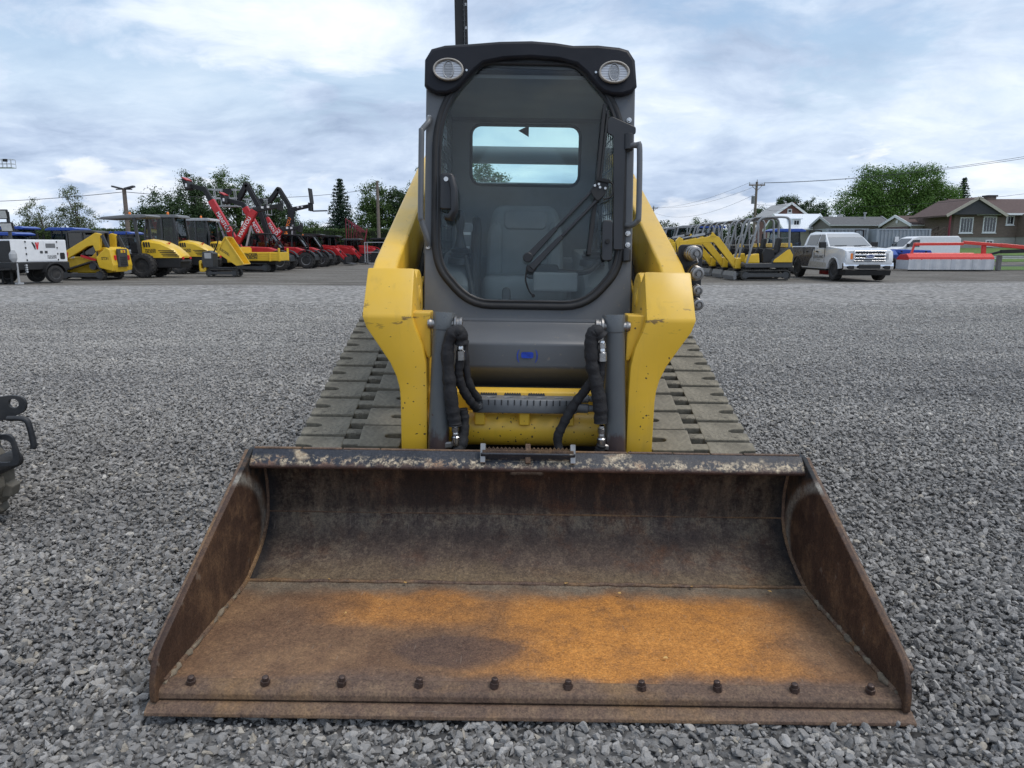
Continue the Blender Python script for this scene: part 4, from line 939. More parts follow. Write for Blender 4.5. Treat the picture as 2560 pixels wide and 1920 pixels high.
# ------------------------------------------------------------------ trench roller at the left edge of the frame, close by
M_dbl = mat('dark_machine_paint', (.022, .024, .028), .55, var=.25, dust=((.12, .11, .1), .35))
M_drum = mat('drum_dusty_steel', (.17, .155, .125), .75, .1, var=.35, vs=9, bump=.4, bs=40, dust=((.05, .05, .05), .5))
TR = thing('trench_roller', 'dark trench roller with padded drum, only its end showing beside the gravel', 'roller', (-2.645, 3.26, 0))
for (yy, X0) in ((.0, 0), (.0, -1.0)):
    b = MB(); r = .232; n = 36; h = .10
    prof = [(r * .60, -h), (r * .97, -h), (r, -h * .94), (r, h * .94), (r * .97, h), (r * .60, h)]
    b.lathe(prof, (X0, yy, .252), (0, 1, 0), n); 
    dr = b.build('drum', M_drum, TR, smooth=35)
    for i in range(11):
        for k, yk in enumerate((-.055, .055)):
            a = 2 * math.pi * (i + .5 * (k % 2)) / 11; c = Vector((X0 + math.cos(a) * (r + .008), yk + yy, .252 + math.sin(a) * (r + .008)))
            o = MB(); o.box((0, 0, 0), (.085, .085, .05), top=(.7, .75)); q = o.mesh('drum_pad', .008, 2); ob = link(q, 'drum_pad', M_drum, dr)
            ob.location = c; ob.rotation_euler = (0, math.pi / 2 - a, 0)
    b = MB(); b.lathe([(.03, -h * .7), (.10, -h * .7), (.13, -h * .5), (.13, h * .5), (.10, h * .7), (.03, h * .7)], (X0, yy, .252), (0, 1, 0), 20); b.build('drum_hub', M_black, TR, smooth=35)
def hole(cx, cz, r, rz=None, n=14): return [(cx + r * math.cos(2 * math.pi * i / n), cz + (rz or r) * math.sin(2 * math.pi * i / n)) for i in range(n)]
def trp(nm, out, holes, y, t=.014): return plate(nm, out, holes, t, lambda u, v, w: Vector((u, y + w, v)), M_dbl, TR, .002)
trp('lifting_plate', roundpoly([(-.5, .60), (-.5, .48), (.10, .54), (.22, .54), (.355, .60), (.355, .67), (.30, .685), (.0, .64), (-.2, .62)], [.02, .02, .03, .06, .05, .05, .05, .05, .05]), [hole(.298, .640, .024)], .06)
trp('lifting_plate', roundpoly([(-.5, .58), (-.5, .36), (.12, .36), (.22, .40), (.30, .50), (.37, .535), (.375, .585), (.32, .60), (.0, .56)], [.02, .02, .03, .05, .05, .05, .04, .05, .05]), [hole(.322, .562, .029), hole(.25, .515, .010)], -.16)
trp('towing_plate', roundpoly([(.20, .355), (.415, .37), (.42, .42), (.40, .52), (.365, .53), (.28, .51)], .03), [rrect(.30, .385, .39, .50, .03)], -.12)
b = MB(); b.tube(smoothpath([(.30, .0, .575), (.375, .0, .572), (.395, .0, .54), (.405, .0, .44), (.40, .0, .42)], 5), .014, 8); b.build('guard_loop', M_dbl, TR, smooth=50)
TR.scale = (1, 1, .92)
b = MB(); b.prism([(-.62, .42), (.16, .42), (.20, .30), (-.62, .30)], 'y', -.13, .13); b.build('front_frame', M_dbl, TR, .02, 2)
b = MB(); b.cyl((.24, -.10, .335), (.24, .10, .335), .045, n=14); b.build('rubber_buffer', M_rub, TR, .006, 1, 40)
b = MB(); b.prism([(-1.3, .45), (-.35, .45), (-.35, .72), (-.55, .98), (-1.15, 1.02), (-1.3, .9)], 'y', -.24, .24); b.build('engine_hood', M_byel, TR, .04, 3)

# ------------------------------------------------------------------ light tower at the far left edge
LT = thing('light_tower', 'black light tower trailer with raised floodlights at the left edge of the yard', 'light tower', (-18.95, 27.0, 0), 0)
b = MB(); b.b2((-1.2, -.4, .45), (.42, .45, 1.0)); t = b.build('body', M_black, LT, .04, 2)
wlogo(LT, lambda u, v, w: Vector((.12 + u, -.405 + w, .86 + v)), .20, M_decal_wht, M_decal_red)
wheel(LT, -.05, -.45, .32, .32, .2, M_mgrey, False); wheel(LT, -.05, .45, .32, .32, .2, M_mgrey, False)
b = MB(); b.bar((.52, 0, .4), (.52, 0, 2.6), .09); b.bar((.40, 0, .5), (.40, 0, 1.7), .05); b.build('mast', M_dkgrey, LT, .01)
M_lens = mat('floodlight_lens', (.52, .52, .50), .35, .1, var=.12, vs=14)
for (x, z) in ((.42, 2.50), (.56, 2.05), (-.05, 2.5), (-.05, 2.05)):
    b = MB(); b.box((x, -.15, z), (.46, .09, .34), (12, 0, 0)); f = b.build('floodlight', M_black, LT, .02)
    b = MB(); b.box((x, -.205, z - .01), (.38, .012, .27), (12, 0, 0)); b.build('lens', M_lens, f)
    b = MB(); b.bar((x, -.1, z), (.5, 0, z), .04); b.build('floodlight_arm', M_black, LT)
for x in (.28, .62): b = MB(); b.cyl((x, -.35, .05), (x, -.35, .85), .045, n=10); b.b2((x - .1, -.45, .0), (x + .1, -.25, .05)); b.build('jack', M_black, LT)

# ------------------------------------------------------------------ white generator on a trailer
GN = thing('generator_trailer', 'white generator trailer with red and black W logo beside the yellow track loader', 'generator', (-17.95, 27.4, 0), 65)
b = MB(); b.b2((-1.05, -.48, .78), (1.0, .48, 1.60)); bod = b.build('housing', M_white, GN, .03, 2)
b = MB(); b.b2((-1.09, -.46, .80), (-1.03, .30, 1.55)); b.build('end_panel', M_black, GN, .02)
b = MB(); b.b2((-1.1, -.5, .50), (1.05, .5, .77)); b.build('base_frame', M_black, GN, .02)
gf = lambda x0, z0: (lambda u, v, w: Vector((x0 + u, -.484 + w, z0 + v)))
for (x0, x1) in ((-.52, .10), (.14, .62)):
    b = MB(); b.b2((x0, -.492, .82), (x1, -.478, 1.55)); b.build('door', M_white, GN, .005)
f2 = lambda x0, z0: (lambda u, v, w: Vector((x0 + u, -.4955 + w, z0 + v)))
wlogo(GN, f2(-.18, 1.37), .26, M_decal_blk, M_decal_red)
text(GN, 'lettering', 'WACKER\nNEUSON', .085, f2(.40, .96), M_decal_blk, bold=.02)
b = MB(); b.b2((.2, -.50, 1.30), (.56, -.49, 1.46)); b.build('air_vent', M_mgrey, GN)
for z in (.86, 1.08, 1.30, 1.52):
    for x in (-.53, .63): b = MB(); b.b2((x - .02, -.505, z - .03), (x + .02, -.49, z + .03)); b.build('hinge', M_black, GN)
for x in (.02, .20): b = MB(); b.b2((x - .05, -.502, 1.10), (x + .05, -.49, 1.19)); b.build('latch', M_dkgrey, GN)
plate('exhaust_outlet', rrect(.72, .88, .9, 1.12, .04), [], .02, lambda u, v, w: Vector((u, -.485 + w, v)), M_black, GN)
wheel(GN, .38, -.55, .33, .33, .22, M_dkgrey, False); wheel(GN, .38, .55, .33, .33, .22, M_dkgrey, False)
b = MB(); b.prism(arc(.38, .33, .42, 170, 10, 8) + arc(.38, .33, .39, 10, 170, 8), 'y', -.68, -.42); b.build('mudguard', M_black, GN)
b = MB(); b.bar((-1.1, 0, .55), (-2.2, 0, .5), .09); b.bar((-1.1, .4, .55), (-1.9, 0, .52), .06); b.bar((-1.1, -.4, .55), (-1.9, 0, .52), .06); b.build('drawbar', M_black, GN)
b = MB(); b.cyl((-.9, -.48, .06), (-.9, -.48, .75), .035, n=10); b.b2((-1.0, -.58, 0), (-.8, -.38, .06)); b.build('jack', M_lgrey, GN)
for k, z in enumerate((.42, .5, .58, .66)): b = MB(); b.cyl((-.62, -.5, z), (-.62, -.58, z + .02), .035, n=8); b.build('power_socket', M_lgrey, GN)
b = MB(); b.ball((-.98, -.44, 1.0), .17, 10, (.8, .7, 1.5)); b.build('cable_reel', M_lgrey, GN)

# ------------------------------------------------------------------ small yellow track loader, seen from its rear
SL = thing('compact_track_loader', 'small yellow compact track loader showing its grille, parked beside the white generator', 'track loader', (-17.45, 30.45, 0), 180)
for s in (-1, 1): crawler(SL, [(-.55, .22), (-.45, .52), (.80, .22)][::-1] if False else [(.80, .21), (-.42, .52), (-.62, .21)][::-1] if False else [(-.60, .21), (-.38, .56), (.78, .21)], .2, s * .64, .32, step=.09)
b = MB(); b.prism([(-1.15, .32), (-1.2, .62), (-1.12, 1.22), (-.95, 1.34), (-.55, 1.30), (-.2, .95), (.9, .85), (1.0, .3), (-.6, .28)], 'y', -.46, .46); b.build('body', M_byel, SL, .03, 2)
for s in (-1, 1):
    b = MB(); b.prism([(-1.18, .36), (-1.22, .60), (-1.13, 1.22), (-.98, 1.32), (-.55, .92), (-.62, .5)], 'y', s * .46, s * .76); b.build('rear_fender', M_byel, SL, .03, 2)
    b = MB(); b.prism([(-.75, 1.86), (-.55, 1.90), (-.25, 1.72), (1.0, 1.02), (1.15, .80), (.85, .78), (.2, 1.12), (-.20, 1.36), (-.42, 1.40), (-.5, 1.15), (-.68, 1.2)], 'y', s * .50, s * .66); A = b.build('lift_arm', M_byel, SL, .02, 2)
    wlogo(A, (lambda u, v, w, s=s: Vector((.72 - u * s, s * .665 + w, 1.02 + v))), .2, M_decal_blk, M_decal_red)
    b = MB(); b.bar((.15, s * .58, .98), (-.45, s * .58, .80), .09); b.build('lift_cylinder', M_red, SL)
    b = MB(); b.bar((-.8, s * .6, 1.8), (-1.0, s * .62, 1.3), .07, .12); b.build('rear_link', M_dkgrey, SL)
b = MB(); b.prism([(-.45, .95), (.75, .95), (.72, 1.85), (.6, 1.94), (-.2, 1.96), (-.42, 1.90)], 'y', -.44, .44); c = b.build('cab', M_gldark, SL)
b = MB(); b.prism([(-.55, 1.90), (.70, 1.90), (.68, 1.95), (.5, 2.0), (-.3, 2.0), (-.5, 1.97)], 'y', -.47, .47); b.build('roof', M_dkgrey, SL, .025, 2)
for s in (-1, 1):
    for x in (-.46, .72, .1): b = MB(); b.bar((x, s * .45, .9), (x, s * .45, 1.92), .07, .05); b.build('cab_post', M_dkgrey, SL)
b = MB(); b.b2((-1.26, -.36, .52), (-1.17, .36, 1.26)); gr = b.build('rear_grille', M_dkgrey, SL, .03, 2)
for i in range(5): b = MB(); b.b2((-1.275, -.24, .60 + i * .075), (-1.255, .24, .63 + i * .075)); b.build('grille_slat', M_black, gr)
b = MB(); b.b2((-1.275, -.18, 1.09), (-1.258, .18, 1.21)); b.build('badge', M_byel, gr, .01)
wlogo(gr, lambda u, v, w: Vector((-1.278 + w, -u, 1.15 + v)), .1, M_decal_blk, M_decal_red)
for s in (-1, 1): b = MB(); b.b2((-1.24, s * .48, .80), (-1.17, s * .56, 1.0)); b.build('tail_light', M_decal_red, SL, .01)
text(SL, 'lettering', 'ST31', .15, lambda u, v, w: Vector((-.92 - u, .765, .87 + v)), M_decal_blk, bold=.02)

# ------------------------------------------------------------------ single drum rollers in a row, engine hoods towards the lane
def soil_roller(loc, cab, label):
    T = thing('soil_compactor', label, 'roller', loc, 180, 'yellow drum rollers parked in a row')
    R_ = .53
    for s in (-1, 1): wheel(T, 0, s * .72, R_, R_, .46, M_black)
    b = MB(); b.prism([(-1.5, .42), (-1.55, .85), (.2, .95), (1.5, .95), (1.5, .5), (.4, .42)], 'y', -.5, .5); b.build('chassis', M_black, T, .04, 2)
    b = MB(); rings = []
    for x, z, w in ((.12, 1.62, .52), (-.2, 1.66, .54), (-.7, 1.58, .54), (-1.15, 1.36, .52), (-1.5, 1.06, .50), (-1.6, .93, .48)):
        rings.append([(x, -w * 1.02, .86), (x, -w, z - .12), (x, -w * .85, z - .02), (x, 0, z + .03), (x, w * .85, z - .02), (x, w, z - .12), (x, w * 1.02, .86)])
    b.loft(rings); h = b.build('engine_hood', M_byel, T, smooth=35)
    for i in range(3):
        b = MB(); b.box((.0 - i * .11, .535, 1.44), (.07, .03, .22), (0, 8, 0)); b.build('hood_vent', M_black, h)
    for i in range(4):
        b = MB(); b.prism([(-.62 - i * .06, .93 + .075 * (3 - i)), (-1.28 - .07 * i, .93 + .075 * (3 - i)), (-1.30 - .07 * i, .965 + .075 * (3 - i)), (-.60 - i * .06, .965 + .075 * (3 - i))], 'y', .50, .548); b.build('side_louvre', M_black, h)
    text(h, 'lettering', 'WACKER\nNEUSON', .115, lambda u, v, w: Vector((-.27 - u, .555, 1.16 + v)), M_decal_blk, bold=.025)
    wlogo(h, lambda u, v, w: Vector((-.95 - u, .30 + w + v * .1, 1.475 + v * .35 + u * .35)), .26, M_decal_red, M_decal_red)
    for s in (-1, 1): b = MB(); b.b2((-1.63, s * .30, .80), (-1.57, s * .44, .9)); b.build('tail_light', M_decal_red, T)
    b = MB(); b.b2((-1.62, -.46, .70), (-1.5, .46, .78)); b.build('bumper', M_dkgrey, T)
    b = MB(); b.b2((.15, -.62, .9), (1.55, .62, 1.05)); b.build('platform', M_black, T, .02)
    zt = 2.62 if not cab else 2.84
    if cab:
        b = MB(); b.prism([(.2, 1.0), (1.62, 1.0), (1.7, 1.9), (1.55, 2.76), (.2, 2.76), (.1, 1.9)], 'y', -.62, .62); b.build('cab_glass', M_gl, T)
        for s in (-1, 1):
            for pts in ([(.16, 1.0), (.08, 1.9), (.2, 2.78)], [(1.64, 1.0), (1.72, 1.9), (1.56, 2.78)], [(.85, 1.0), (.82, 2.78)]):
                b = MB(); P = [(x, s * .63, z) for x, z in pts]
                for a, c in zip(P[:-1], P[1:]): b.bar(a, c, .09, .08)
                b.build('cab_post', M_dkgrey, T)
        for x in (.14, 1.62): b = MB(); b.bar((x, -.63, 1.05), (x, .63, 1.05), .08); b.bar((x, -.63, 1.95), (x, .63, 1.95), .03); b.build('cab_rail', M_dkgrey, T)
        b = MB(); b.prism([(-.08, 2.78), (1.85, 2.78), (1.8, 2.88), (1.4, 2.93), (.1, 2.93), (-.05, 2.88)], 'y', -.70, .70); b.build('roof', M_lgrey if cab > 1 else M_mgrey, T, .03, 2)
        b = MB(); b.tube(smoothpath([(.0, .72, 2.5), (-.05, .8, 2.3), (-.02, .8, 1.9), (.05, .72, 1.7)], 4), .018, 6); b.build('mirror_arm', M_black, T)
    else:
        for s in (-1, 1):
            b = MB(); b.bar((.18, s * .58, .95), (.30, s * .58, 2.6), .1, .12); b.build('canopy_post', M_dkgrey, T)
            b = MB(); b.bar((1.45, s * .55, .95), (1.3, s * .55, 2.0), .04); b.build('handrail', M_dkgrey, T)
            b = MB(); b.bar((.2, s * .6, 1.75), (1.3, s * .6, 1.75), .035); b.build('handrail', M_dkgrey, T)
        b = MB(); b.prism([(-.25, 2.60), (1.7, 2.52), (1.85, 2.56), (1.7, 2.64), (.5, 2.74), (-.2, 2.74), (-.3, 2.68)], 'y', -.66, .66); b.build('canopy_roof', M_mgrey, T, .04, 2)
    b = MB(); b.lathe([(.05, 0), (.06, .03), (.05, .10), (.02, .13)], (.55, .45, zt + .1), (0, 0, 1), 12); b.build('beacon', M_orange, T, smooth=50)
    b = MB(); b.box((.55, 0, 1.3), (.45, .5, .5)); b.box((.85, 0, 1.65), (.1, .46, .5)); b.build('seat', M_black, T, .05, 2)
    b = MB(); b.lathe([(.3, -.72), (.60, -.72), (.60, .72), (.3, .72)], (2.75, 0, .61), (0, 1, 0), 28); b.build('drum', M_steel, T, smooth=35)
    b = MB()
    for s in (-1, 1): b.bar((1.5, s * .82, .7), (3.4, s * .82, .7), .1, .3)
    b.bar((3.4, -.87, .7), (3.4, .87, .7), .12, .3); b.bar((1.5, -.87, .7), (1.5, .87, .7), .12, .3); b.build('drum_frame', M_byel, T)
    return T
soil_roller((-16.29, 33.0, 0), 0, 'yellow drum roller with grey open canopy roof, first behind the small track loader')
soil_roller((-16.75, 37.6, 0), 1, 'yellow drum roller with glazed cab, second of the row of three')
soil_roller((-16.95, 42.0, 0), 2, 'yellow drum roller with pale cab roof, third and farthest of its row')

# ------------------------------------------------------------------ mini dumper with raised skip
MD = thing('mini_dumper', 'small yellow tracked dumper with its skip tipped up', 'dumper', (-13.2, 33.45, 0))
for s in (-1, 1): crawler(MD, [(-.55, .17), (.55, .17)], .16, s * .27, .2, step=.08)
b = MB(); b.b2((-.6, -.3, .28), (.6, .3, .42)); b.build('chassis', M_black, MD, .02)
b = MB(); b.prism([(-.85, .42), (-.40, .42), (-.35, 1.05), (-.55, 1.18), (-.85, 1.10), (-.9, .7)], 'y', -.28, .28); b.build('engine_cover', M_dkgrey, MD, .03, 2)
b = MB(); b.box((-.60, -.285, .95), (.3, .01, .25)); b.build('control_panel', M_lgrey, MD)
plate('rear_bumper', roundpoly([(-1.05, .22), (-.74, .22), (-.70, .74), (-1.05, .74)], .09), [roundpoly([(-.96, .36), (-.83, .36), (-.81, .60), (-.96, .60)], .05)], .5, lambda u, v, w: Vector((u, w, v)), M_byel, MD, .02)
b = MB(); b.tube(smoothpath([(-.35, -.2, 1.1), (-.15, -.2, 1.5), (-.05, -.2, 1.95), (.1, -.2, 2.1)], 5), .03, 8); b.build('lift_arm', M_black, MD)
def tub(parent, base, back, front, w, t, m, nm='skip'):
    """open skip: floor base[0]-base[1], back and front walls, two sides (side view in xz)"""
    b = MB(); a, c = base
    side_ = [a, c, front, back]
    for s in (-1, 1): b.prism(side_, 'y', s * w, s * (w - t))
    for p, q in ((a, c), (a, back), (c, front)): b.add(*_slab(p, q, w - t, t))
    return b.build(nm, m, parent)
def _slab(p, q, w, t):
    p = Vector(p); q = Vector(q); n = Vector((-(q - p).y, (q - p).x)).normalized() * t
    A = [p, q, q + n, p + n]; vs = [(v.x, -w, v.y) for v in A] + [(v.x, w, v.y) for v in A]
    return vs, [(0, 1, 2, 3), (7, 6, 5, 4), (0, 4, 5, 1), (1, 5, 6, 2), (2, 6, 7, 3), (3, 7, 4, 0)]
sk = tub(MD, ((-.12, 1.08), (.72, .50)), (.30, 1.78), (1.05, .56), .40, .03, M_byel)
text(sk, 'lettering', 'WACKER\nNEUSON', .12, lambda u, v, w: Vector((.22 + u * .82 - v * .2, -.405, 1.12 - u * .56 + v * .9)), M_decal_blk, bold=.02)
for (p, q) in (((-.12, 1.08), (.30, 1.78)), ((.30, 1.78), (1.05, .56))):
    b = MB(); b.bar((p[0], -.41, p[1]), (q[0], -.41, q[1]), .05); b.bar((p[0], .41, p[1]), (q[0], .41, q[1]), .05); b.build('skip_rim', M_byel, sk)

# ------------------------------------------------------------------ tracked dumper with drop-side bed
DT = thing('tracked_dumper', 'yellow tracked dumper with flat drop-side bed in front of the red telehandlers', 'dumper', (-13.75, 40.2, 0))
for s in (-1, 1): crawler(DT, [(-1.0, .24), (.35, .24)], .23, s * .55, .3, step=.1)
b = MB(); b.b2((-1.2, -.5, .40), (.9, .5, .60)); b.build('chassis', M_black, DT, .02)
bed = None
b = MB(); b.b2((-.9, -.75, .60), (1.22, .75, .66)); bed = b.build('dump_bed', M_byel, DT)
for (lo, hi) in (((-.9, -.78, .62), (1.22, -.74, 1.06)), ((-.9, .74, .62), (1.22, .78, 1.06)), ((1.19, -.76, .62), (1.24, .76, 1.06)), ((-.92, -.76, .62), (-.86, .76, 1.34))):
    b = MB(); b.b2(lo, hi); b.build('drop_side', M_byel, bed, .01)
for (x, y) in ((1.2, -.77), (1.2, .77), (-.88, -.77), (-.88, .77), (.70, -.79)):
    b = MB(); b.b2((x - .05, y - .04, .58), (x + .05, y + .04, 1.28 if abs(x - .7) > .1 else 1.06)); b.build('stake_post', M_byel, bed, .01)
for z in (.74, .86, .98): b = MB(); b.bar((-.86, -.785, z), (1.16, -.785, z), .012, .02); b.build('side_rib', M_byel, bed)
text(bed, 'lettering', 'WACKER\nNEUSON', .2, lambda u, v, w: Vector((-.38 + u, -.80, .85 + v)), M_decal_blk, bold=.03)
b = MB(); b.prism([(-1.75, .5), (-.95, .5), (-.95, 1.15), (-1.3, 1.25), (-1.75, 1.05)], 'y', -.5, .5); b.build('engine_cover', M_byel, DT, .05, 2)
b = MB(); b.tube(smoothpath([(-1.65, -.5, 1.0), (-1.7, -.5, 2.0), (-1.62, -.48, 2.35), (-1.55, -.3, 2.48), (-1.55, .3, 2.48), (-1.62, .48, 2.35), (-1.7, .5, 2.0), (-1.65, .5, 1.0)], 5), .04, 8); b.build('roll_bar', M_dkgrey, DT, smooth=50)
b = MB(); b.box((-1.4, 0, 1.35), (.4, .45, .25)); b.box((-1.6, 0, 1.6), (.1, .45, .4)); b.build('seat', M_black, DT, .05, 2)

# ------------------------------------------------------------------ telehandlers
def telehandler(loc, rz, label, ang, blen, black_out, neck, head, red=True, wr=.52, cab=True):
    T = thing('telehandler', label, 'telehandler', loc, rz, 'telehandlers parked in the left row')
    c1 = M_red if red else M_black
    for x in (-1.15, 1.15):
        for s in (-1, 1): wheel(T, x, s * .78, wr, wr, .38, M_mgrey if s * math.cos(R(rz)) < 0 else M_dkgrey)
    b = MB(); b.prism([(-1.9, .45), (-1.95, .95), (-.6, 1.05), (1.6, .85), (1.65, .5)], 'y', -.5, .5); b.build('chassis', M_black, T, .03)
    b = MB(); b.prism([(-1.2, .9), (.9, .85), (1.0, 1.15), (.5, 1.32), (-.9, 1.38), (-1.2, 1.2)], 'y', -.92, -.25); b.build('engine_cover', M_red, T, .05, 2)
    for x in (-1.15, 1.15):
        for s in (-1, 1):
            b = MB(); b.prism(arc(x, wr, wr + .13, 165, 20, 7) + arc(x, wr, wr + .09, 20, 165, 7), 'y', s * .58, s * .98); b.build('mudguard', M_black if x > 0 else M_red, T)
    b = MB(); b.prism([(-.75, .85), (.75, .80), (.85, 1.3), (.35, 2.05), (-.65, 2.08), (-.8, 1.4)], 'y', .18, .92); cg = b.build('cab_glass', M_gl, T)
    for yy in (.19, .91):
        for P in ([(-.75, .85), (-.8, 1.4), (-.66, 2.08)], [(.75, .8), (.86, 1.3), (.36, 2.06)], [(.05, .85), (.0, 2.06)], [(-.66, 2.08), (.36, 2.06)], [(-.8, 1.35), (.85, 1.25)]):
            b = MB()
            for a, c in zip(P[:-1], P[1:]): b.bar((a[0], yy, a[1]), (c[0], yy, c[1]), .06, .06)
            b.build('cab_frame', M_black, T)
    b = MB(); b.prism([(-.7, 2.06), (.38, 2.05), (.42, 2.11), (-.2, 2.16), (-.68, 2.14)], 'y', .14, .96); b.build('cab_roof', M_black, T, .02)
    b = MB(); b.lathe([(.05, 0), (.06, .03), (.05, .1), (.02, .12)], (-.5, .8, 2.13), (0, 0, 1), 10); b.build('beacon', M_orange, T)
    a = R(ang); d = Vector((math.cos(a), 0, math.sin(a))); p = Vector((-1.65, -.05, 1.45)); q = p + d * blen
    b = MB(); b.bar(p - d * .25, q, .30, .38, (0, 0, 1) if ang < 80 else (-1, 0, 0)); B = b.build('boom', c1, T, .03, 2)
    n_ = Vector((-d.z, 0, d.x))
    for s in (-1, 1):
        text(B, 'lettering', 'MANITOU', .30, lambda u, v, w, s=s: p + d * (blen * .52) + d * (u * (-s) * (1 if True else 1)) * (1) + n_ * v + Vector((0, s * .158, 0)), M_decal_wht if red else M_orange, bold=.02, xs=.95)
    e = q + d * black_out
    b = MB(); b.bar(q - d * .3, e, .22, .28); b.build('boom_extension', M_black, B, .02)
    k = e + Vector((neck[0], 0, neck[1]))
    b = MB(); b.bar(e - d * .12, k, .2, .3, (0, 0, 1), .2, .24); G_ = b.build('boom_head', M_black, B, .02)
    b = MB(); b.bar(p + Vector((.55, 0, -.3)), p + d * blen * .62 - n_ * .24, .09); b.build('lift_ram', M_lgrey, T)
    for t in (.3, .55): b = MB(); b.b2((e.lerp(k, t).x - .07, -.165, e.lerp(k, t).z - .06), (e.lerp(k, t).x + .07, -.145, e.lerp(k, t).z + .06)); b.build('head_label', M_decal_wht, G_)
    if head == 'forks':
        c = MB(); c.b2((k.x, -.5, k.z - .35), (k.x + .08, .5, k.z + .2)); h = c.build('fork_carriage', M_black, B, .01)
        for s in (-1, 1): c = MB(); c.bar((k.x + .1, s * .32, k.z + .15), (k.x + .1, s * .32, k.z - .35), .1, .05); c.bar((k.x + .1, s * .32, k.z - .35), (k.x + 1.25, s * .32, k.z - .32), .1, .05); c.build('fork', M_black, h)
        c = MB(); c.box((k.x + .10, 0, k.z + .66), (.06, .85, 1.0), (0, -5, 0)); c.build('load_backrest', M_black, h)
    elif head == 'hitch':
        c = MB(); c.box((k.x + .12, 0, k.z), (.28, .75, .5), (0, 15, 0)); c.box((k.x + .25, 0, k.z + .28), (.3, .7, .12), (0, -30, 0)); h = c.build('quick_hitch', M_black, B, .03)
        c = MB(); c.box((k.x + .2, 0, k.z + .38), (.34, .72, .06), (0, -30, 0)); c.build('hitch_plate', M_red, h)
        for s in (-1, 1): c = MB(); c.b2((k.x + .05, s * .40, k.z - .1), (k.x + .15, s * .37, k.z + .1)); c.build('hitch_label', M_decal_wht, h)
    else:
        c = MB(); c.box((k.x + .05, 0, k.z - .05), (.18, .6, .42), (0, 10, 0)); c.box((k.x + .15, 0, k.z + .22), (.08, .5, .2), (0, -10, 0)); c.build('quick_hitch', M_black, B, .02)
    return T
telehandler((-18.35, 44.6, 0), 180, 'red telehandler with steep boom facing away, its hitch highest at left', 62, 3.0, .85, (.75, .10), 'hitch')
telehandler((-17.5, 47.4, 0), 180, 'red telehandler with raised boom facing left, between the highest one and the black knuckle arms', 62, 2.7, .35, (.9, .15), 'hitch')
telehandler((-17.55, 51.2, 0), 180, 'red telehandler facing left, lowest of the three left-leaning booms', 58, 2.2, .3, (.5, .1), 'plain')
telehandler((-14.6, 43.2, 0), 0, 'red telehandler nearest the lane, boom raised right with level black tip above the dumper bed', 58, 2.35, .15, (1.35, .12), 'plain')
telehandler((-14.2, 47.2, 0), 0, 'red telehandler with short low boom and black head, under the raised fork carriage', 43, 1.45, .15, (1.05, .0), 'plain')
telehandler((-14.3, 51.2, 0), 0, 'telehandler with black boom, orange lettering and forks lifted high', 72, 2.55, .15, (1.15, .12), 'forks', red=False)

# ------------------------------------------------------------------ articulated boom lifts with work platforms
def basket(parent, c, w=1.8, dpt=.9, h=1.1):
    x, y, z = c; b = MB(); b.b2((x - w / 2, y - dpt / 2, z), (x + w / 2, y + dpt / 2, z + .08)); k = b.build('platform', M_lgrey, parent)
    for zz in (.55, 1.1):
        b = MB(); P = [(x - w / 2, y - dpt / 2, z + zz), (x + w / 2, y - dpt / 2, z + zz), (x + w / 2, y + dpt / 2, z + zz), (x - w / 2, y + dpt / 2, z + zz)]; b.tube(P, .03, 6, closed=True); b.build('guard_rail', M_lgrey, k)
    for i in range(5):
        for s in (-1, 1): b = MB(); b.cyl((x - w / 2 + w * i / 4, y + s * dpt / 2, z), (x - w / 2 + w * i / 4, y + s * dpt / 2, z + h), .028, n=6); b.build('rail_post', M_lgrey, k)
    b = MB(); b.box((x + w * .2, y - dpt / 2, z + .95), (.5, .25, .35)); b.build('control_box', M_black, k)
    return k
def boom_lift(loc, label, arms, bk, rz=0, col=None):
    T = thing('boom_lift', label, 'boom lift', loc, rz, 'work platforms on folded black booms')
    for x in (-.8, .8):
        for s in (-1, 1): wheel(T, x, s * .85, .42, .42, .3, M_lgrey)
    b = MB(); b.b2((-1.1, -.7, .35), (1.1, .7, .7)); b.build('chassis', M_red, T, .03)
    b = MB(); b.prism([(-.9, .75), (1.1, .75), (1.1, 1.5), (.6, 1.75), (-.9, 1.6)], 'y', -.7, .7); b.build('turret', M_red, T, .05, 2)
    for a, c in zip(arms[:-1], arms[1:]):
        for s in (-1, 1): b = MB(); b.bar((a[0], s * .16, a[1]), (c[0], s * .16, c[1]), .11, .28); b.build('boom_arm', col or M_black, T, .01)
        m = Vector(a).lerp(Vector(c), .5); b = MB(); b.bar((a[0], 0, a[1]), (m.x, 0, m.y), .1); b.build('boom_ram', M_lgrey, T)
    for a in arms[1:-1]: b = MB(); b.cyl((a[0], -.2, a[1]), (a[0], .2, a[1]), .13, n=12); b.build('boom_joint', M_black, T)
    basket(T, bk); b = MB(); b.bar((arms[-1][0], 0, arms[-1][1]), (bk[0], 0, bk[2] + .3), .1); b.build('platform_arm', M_black, T); return T
boom_lift((-16.2, 49.0, 0), 'work platform on a tall folded black boom, left of two', [(.1, 1.6), (-.55, 4.0), (-1.25, 5.4), (-1.95, 4.25)], (-2.75, .0, 3.95))
boom_lift((-15.9, 53.4, 0), 'work platform on a tall folded black boom, right of two', [(.1, 1.6), (-.15, 4.25), (-.85, 5.45), (-1.6, 4.5)], (-2.5, .0, 3.6))
BL = thing('boom_lift', 'grey lift basket held high at the upper left edge of the picture', 'boom lift', (-84, 100, 0))
b = MB(); b.b2((-2, -1.2, .4), (2, 1.2, 1.8)); b.build('chassis', M_mgrey, BL, .1)
b = MB(); b.bar((-1, 0, 1.8), (15.0, 0, 11.9), .4, .5); b.build('boom', M_mgrey, BL); basket(BL, (16.2, 0, 11.75), 2.3, 1.0)
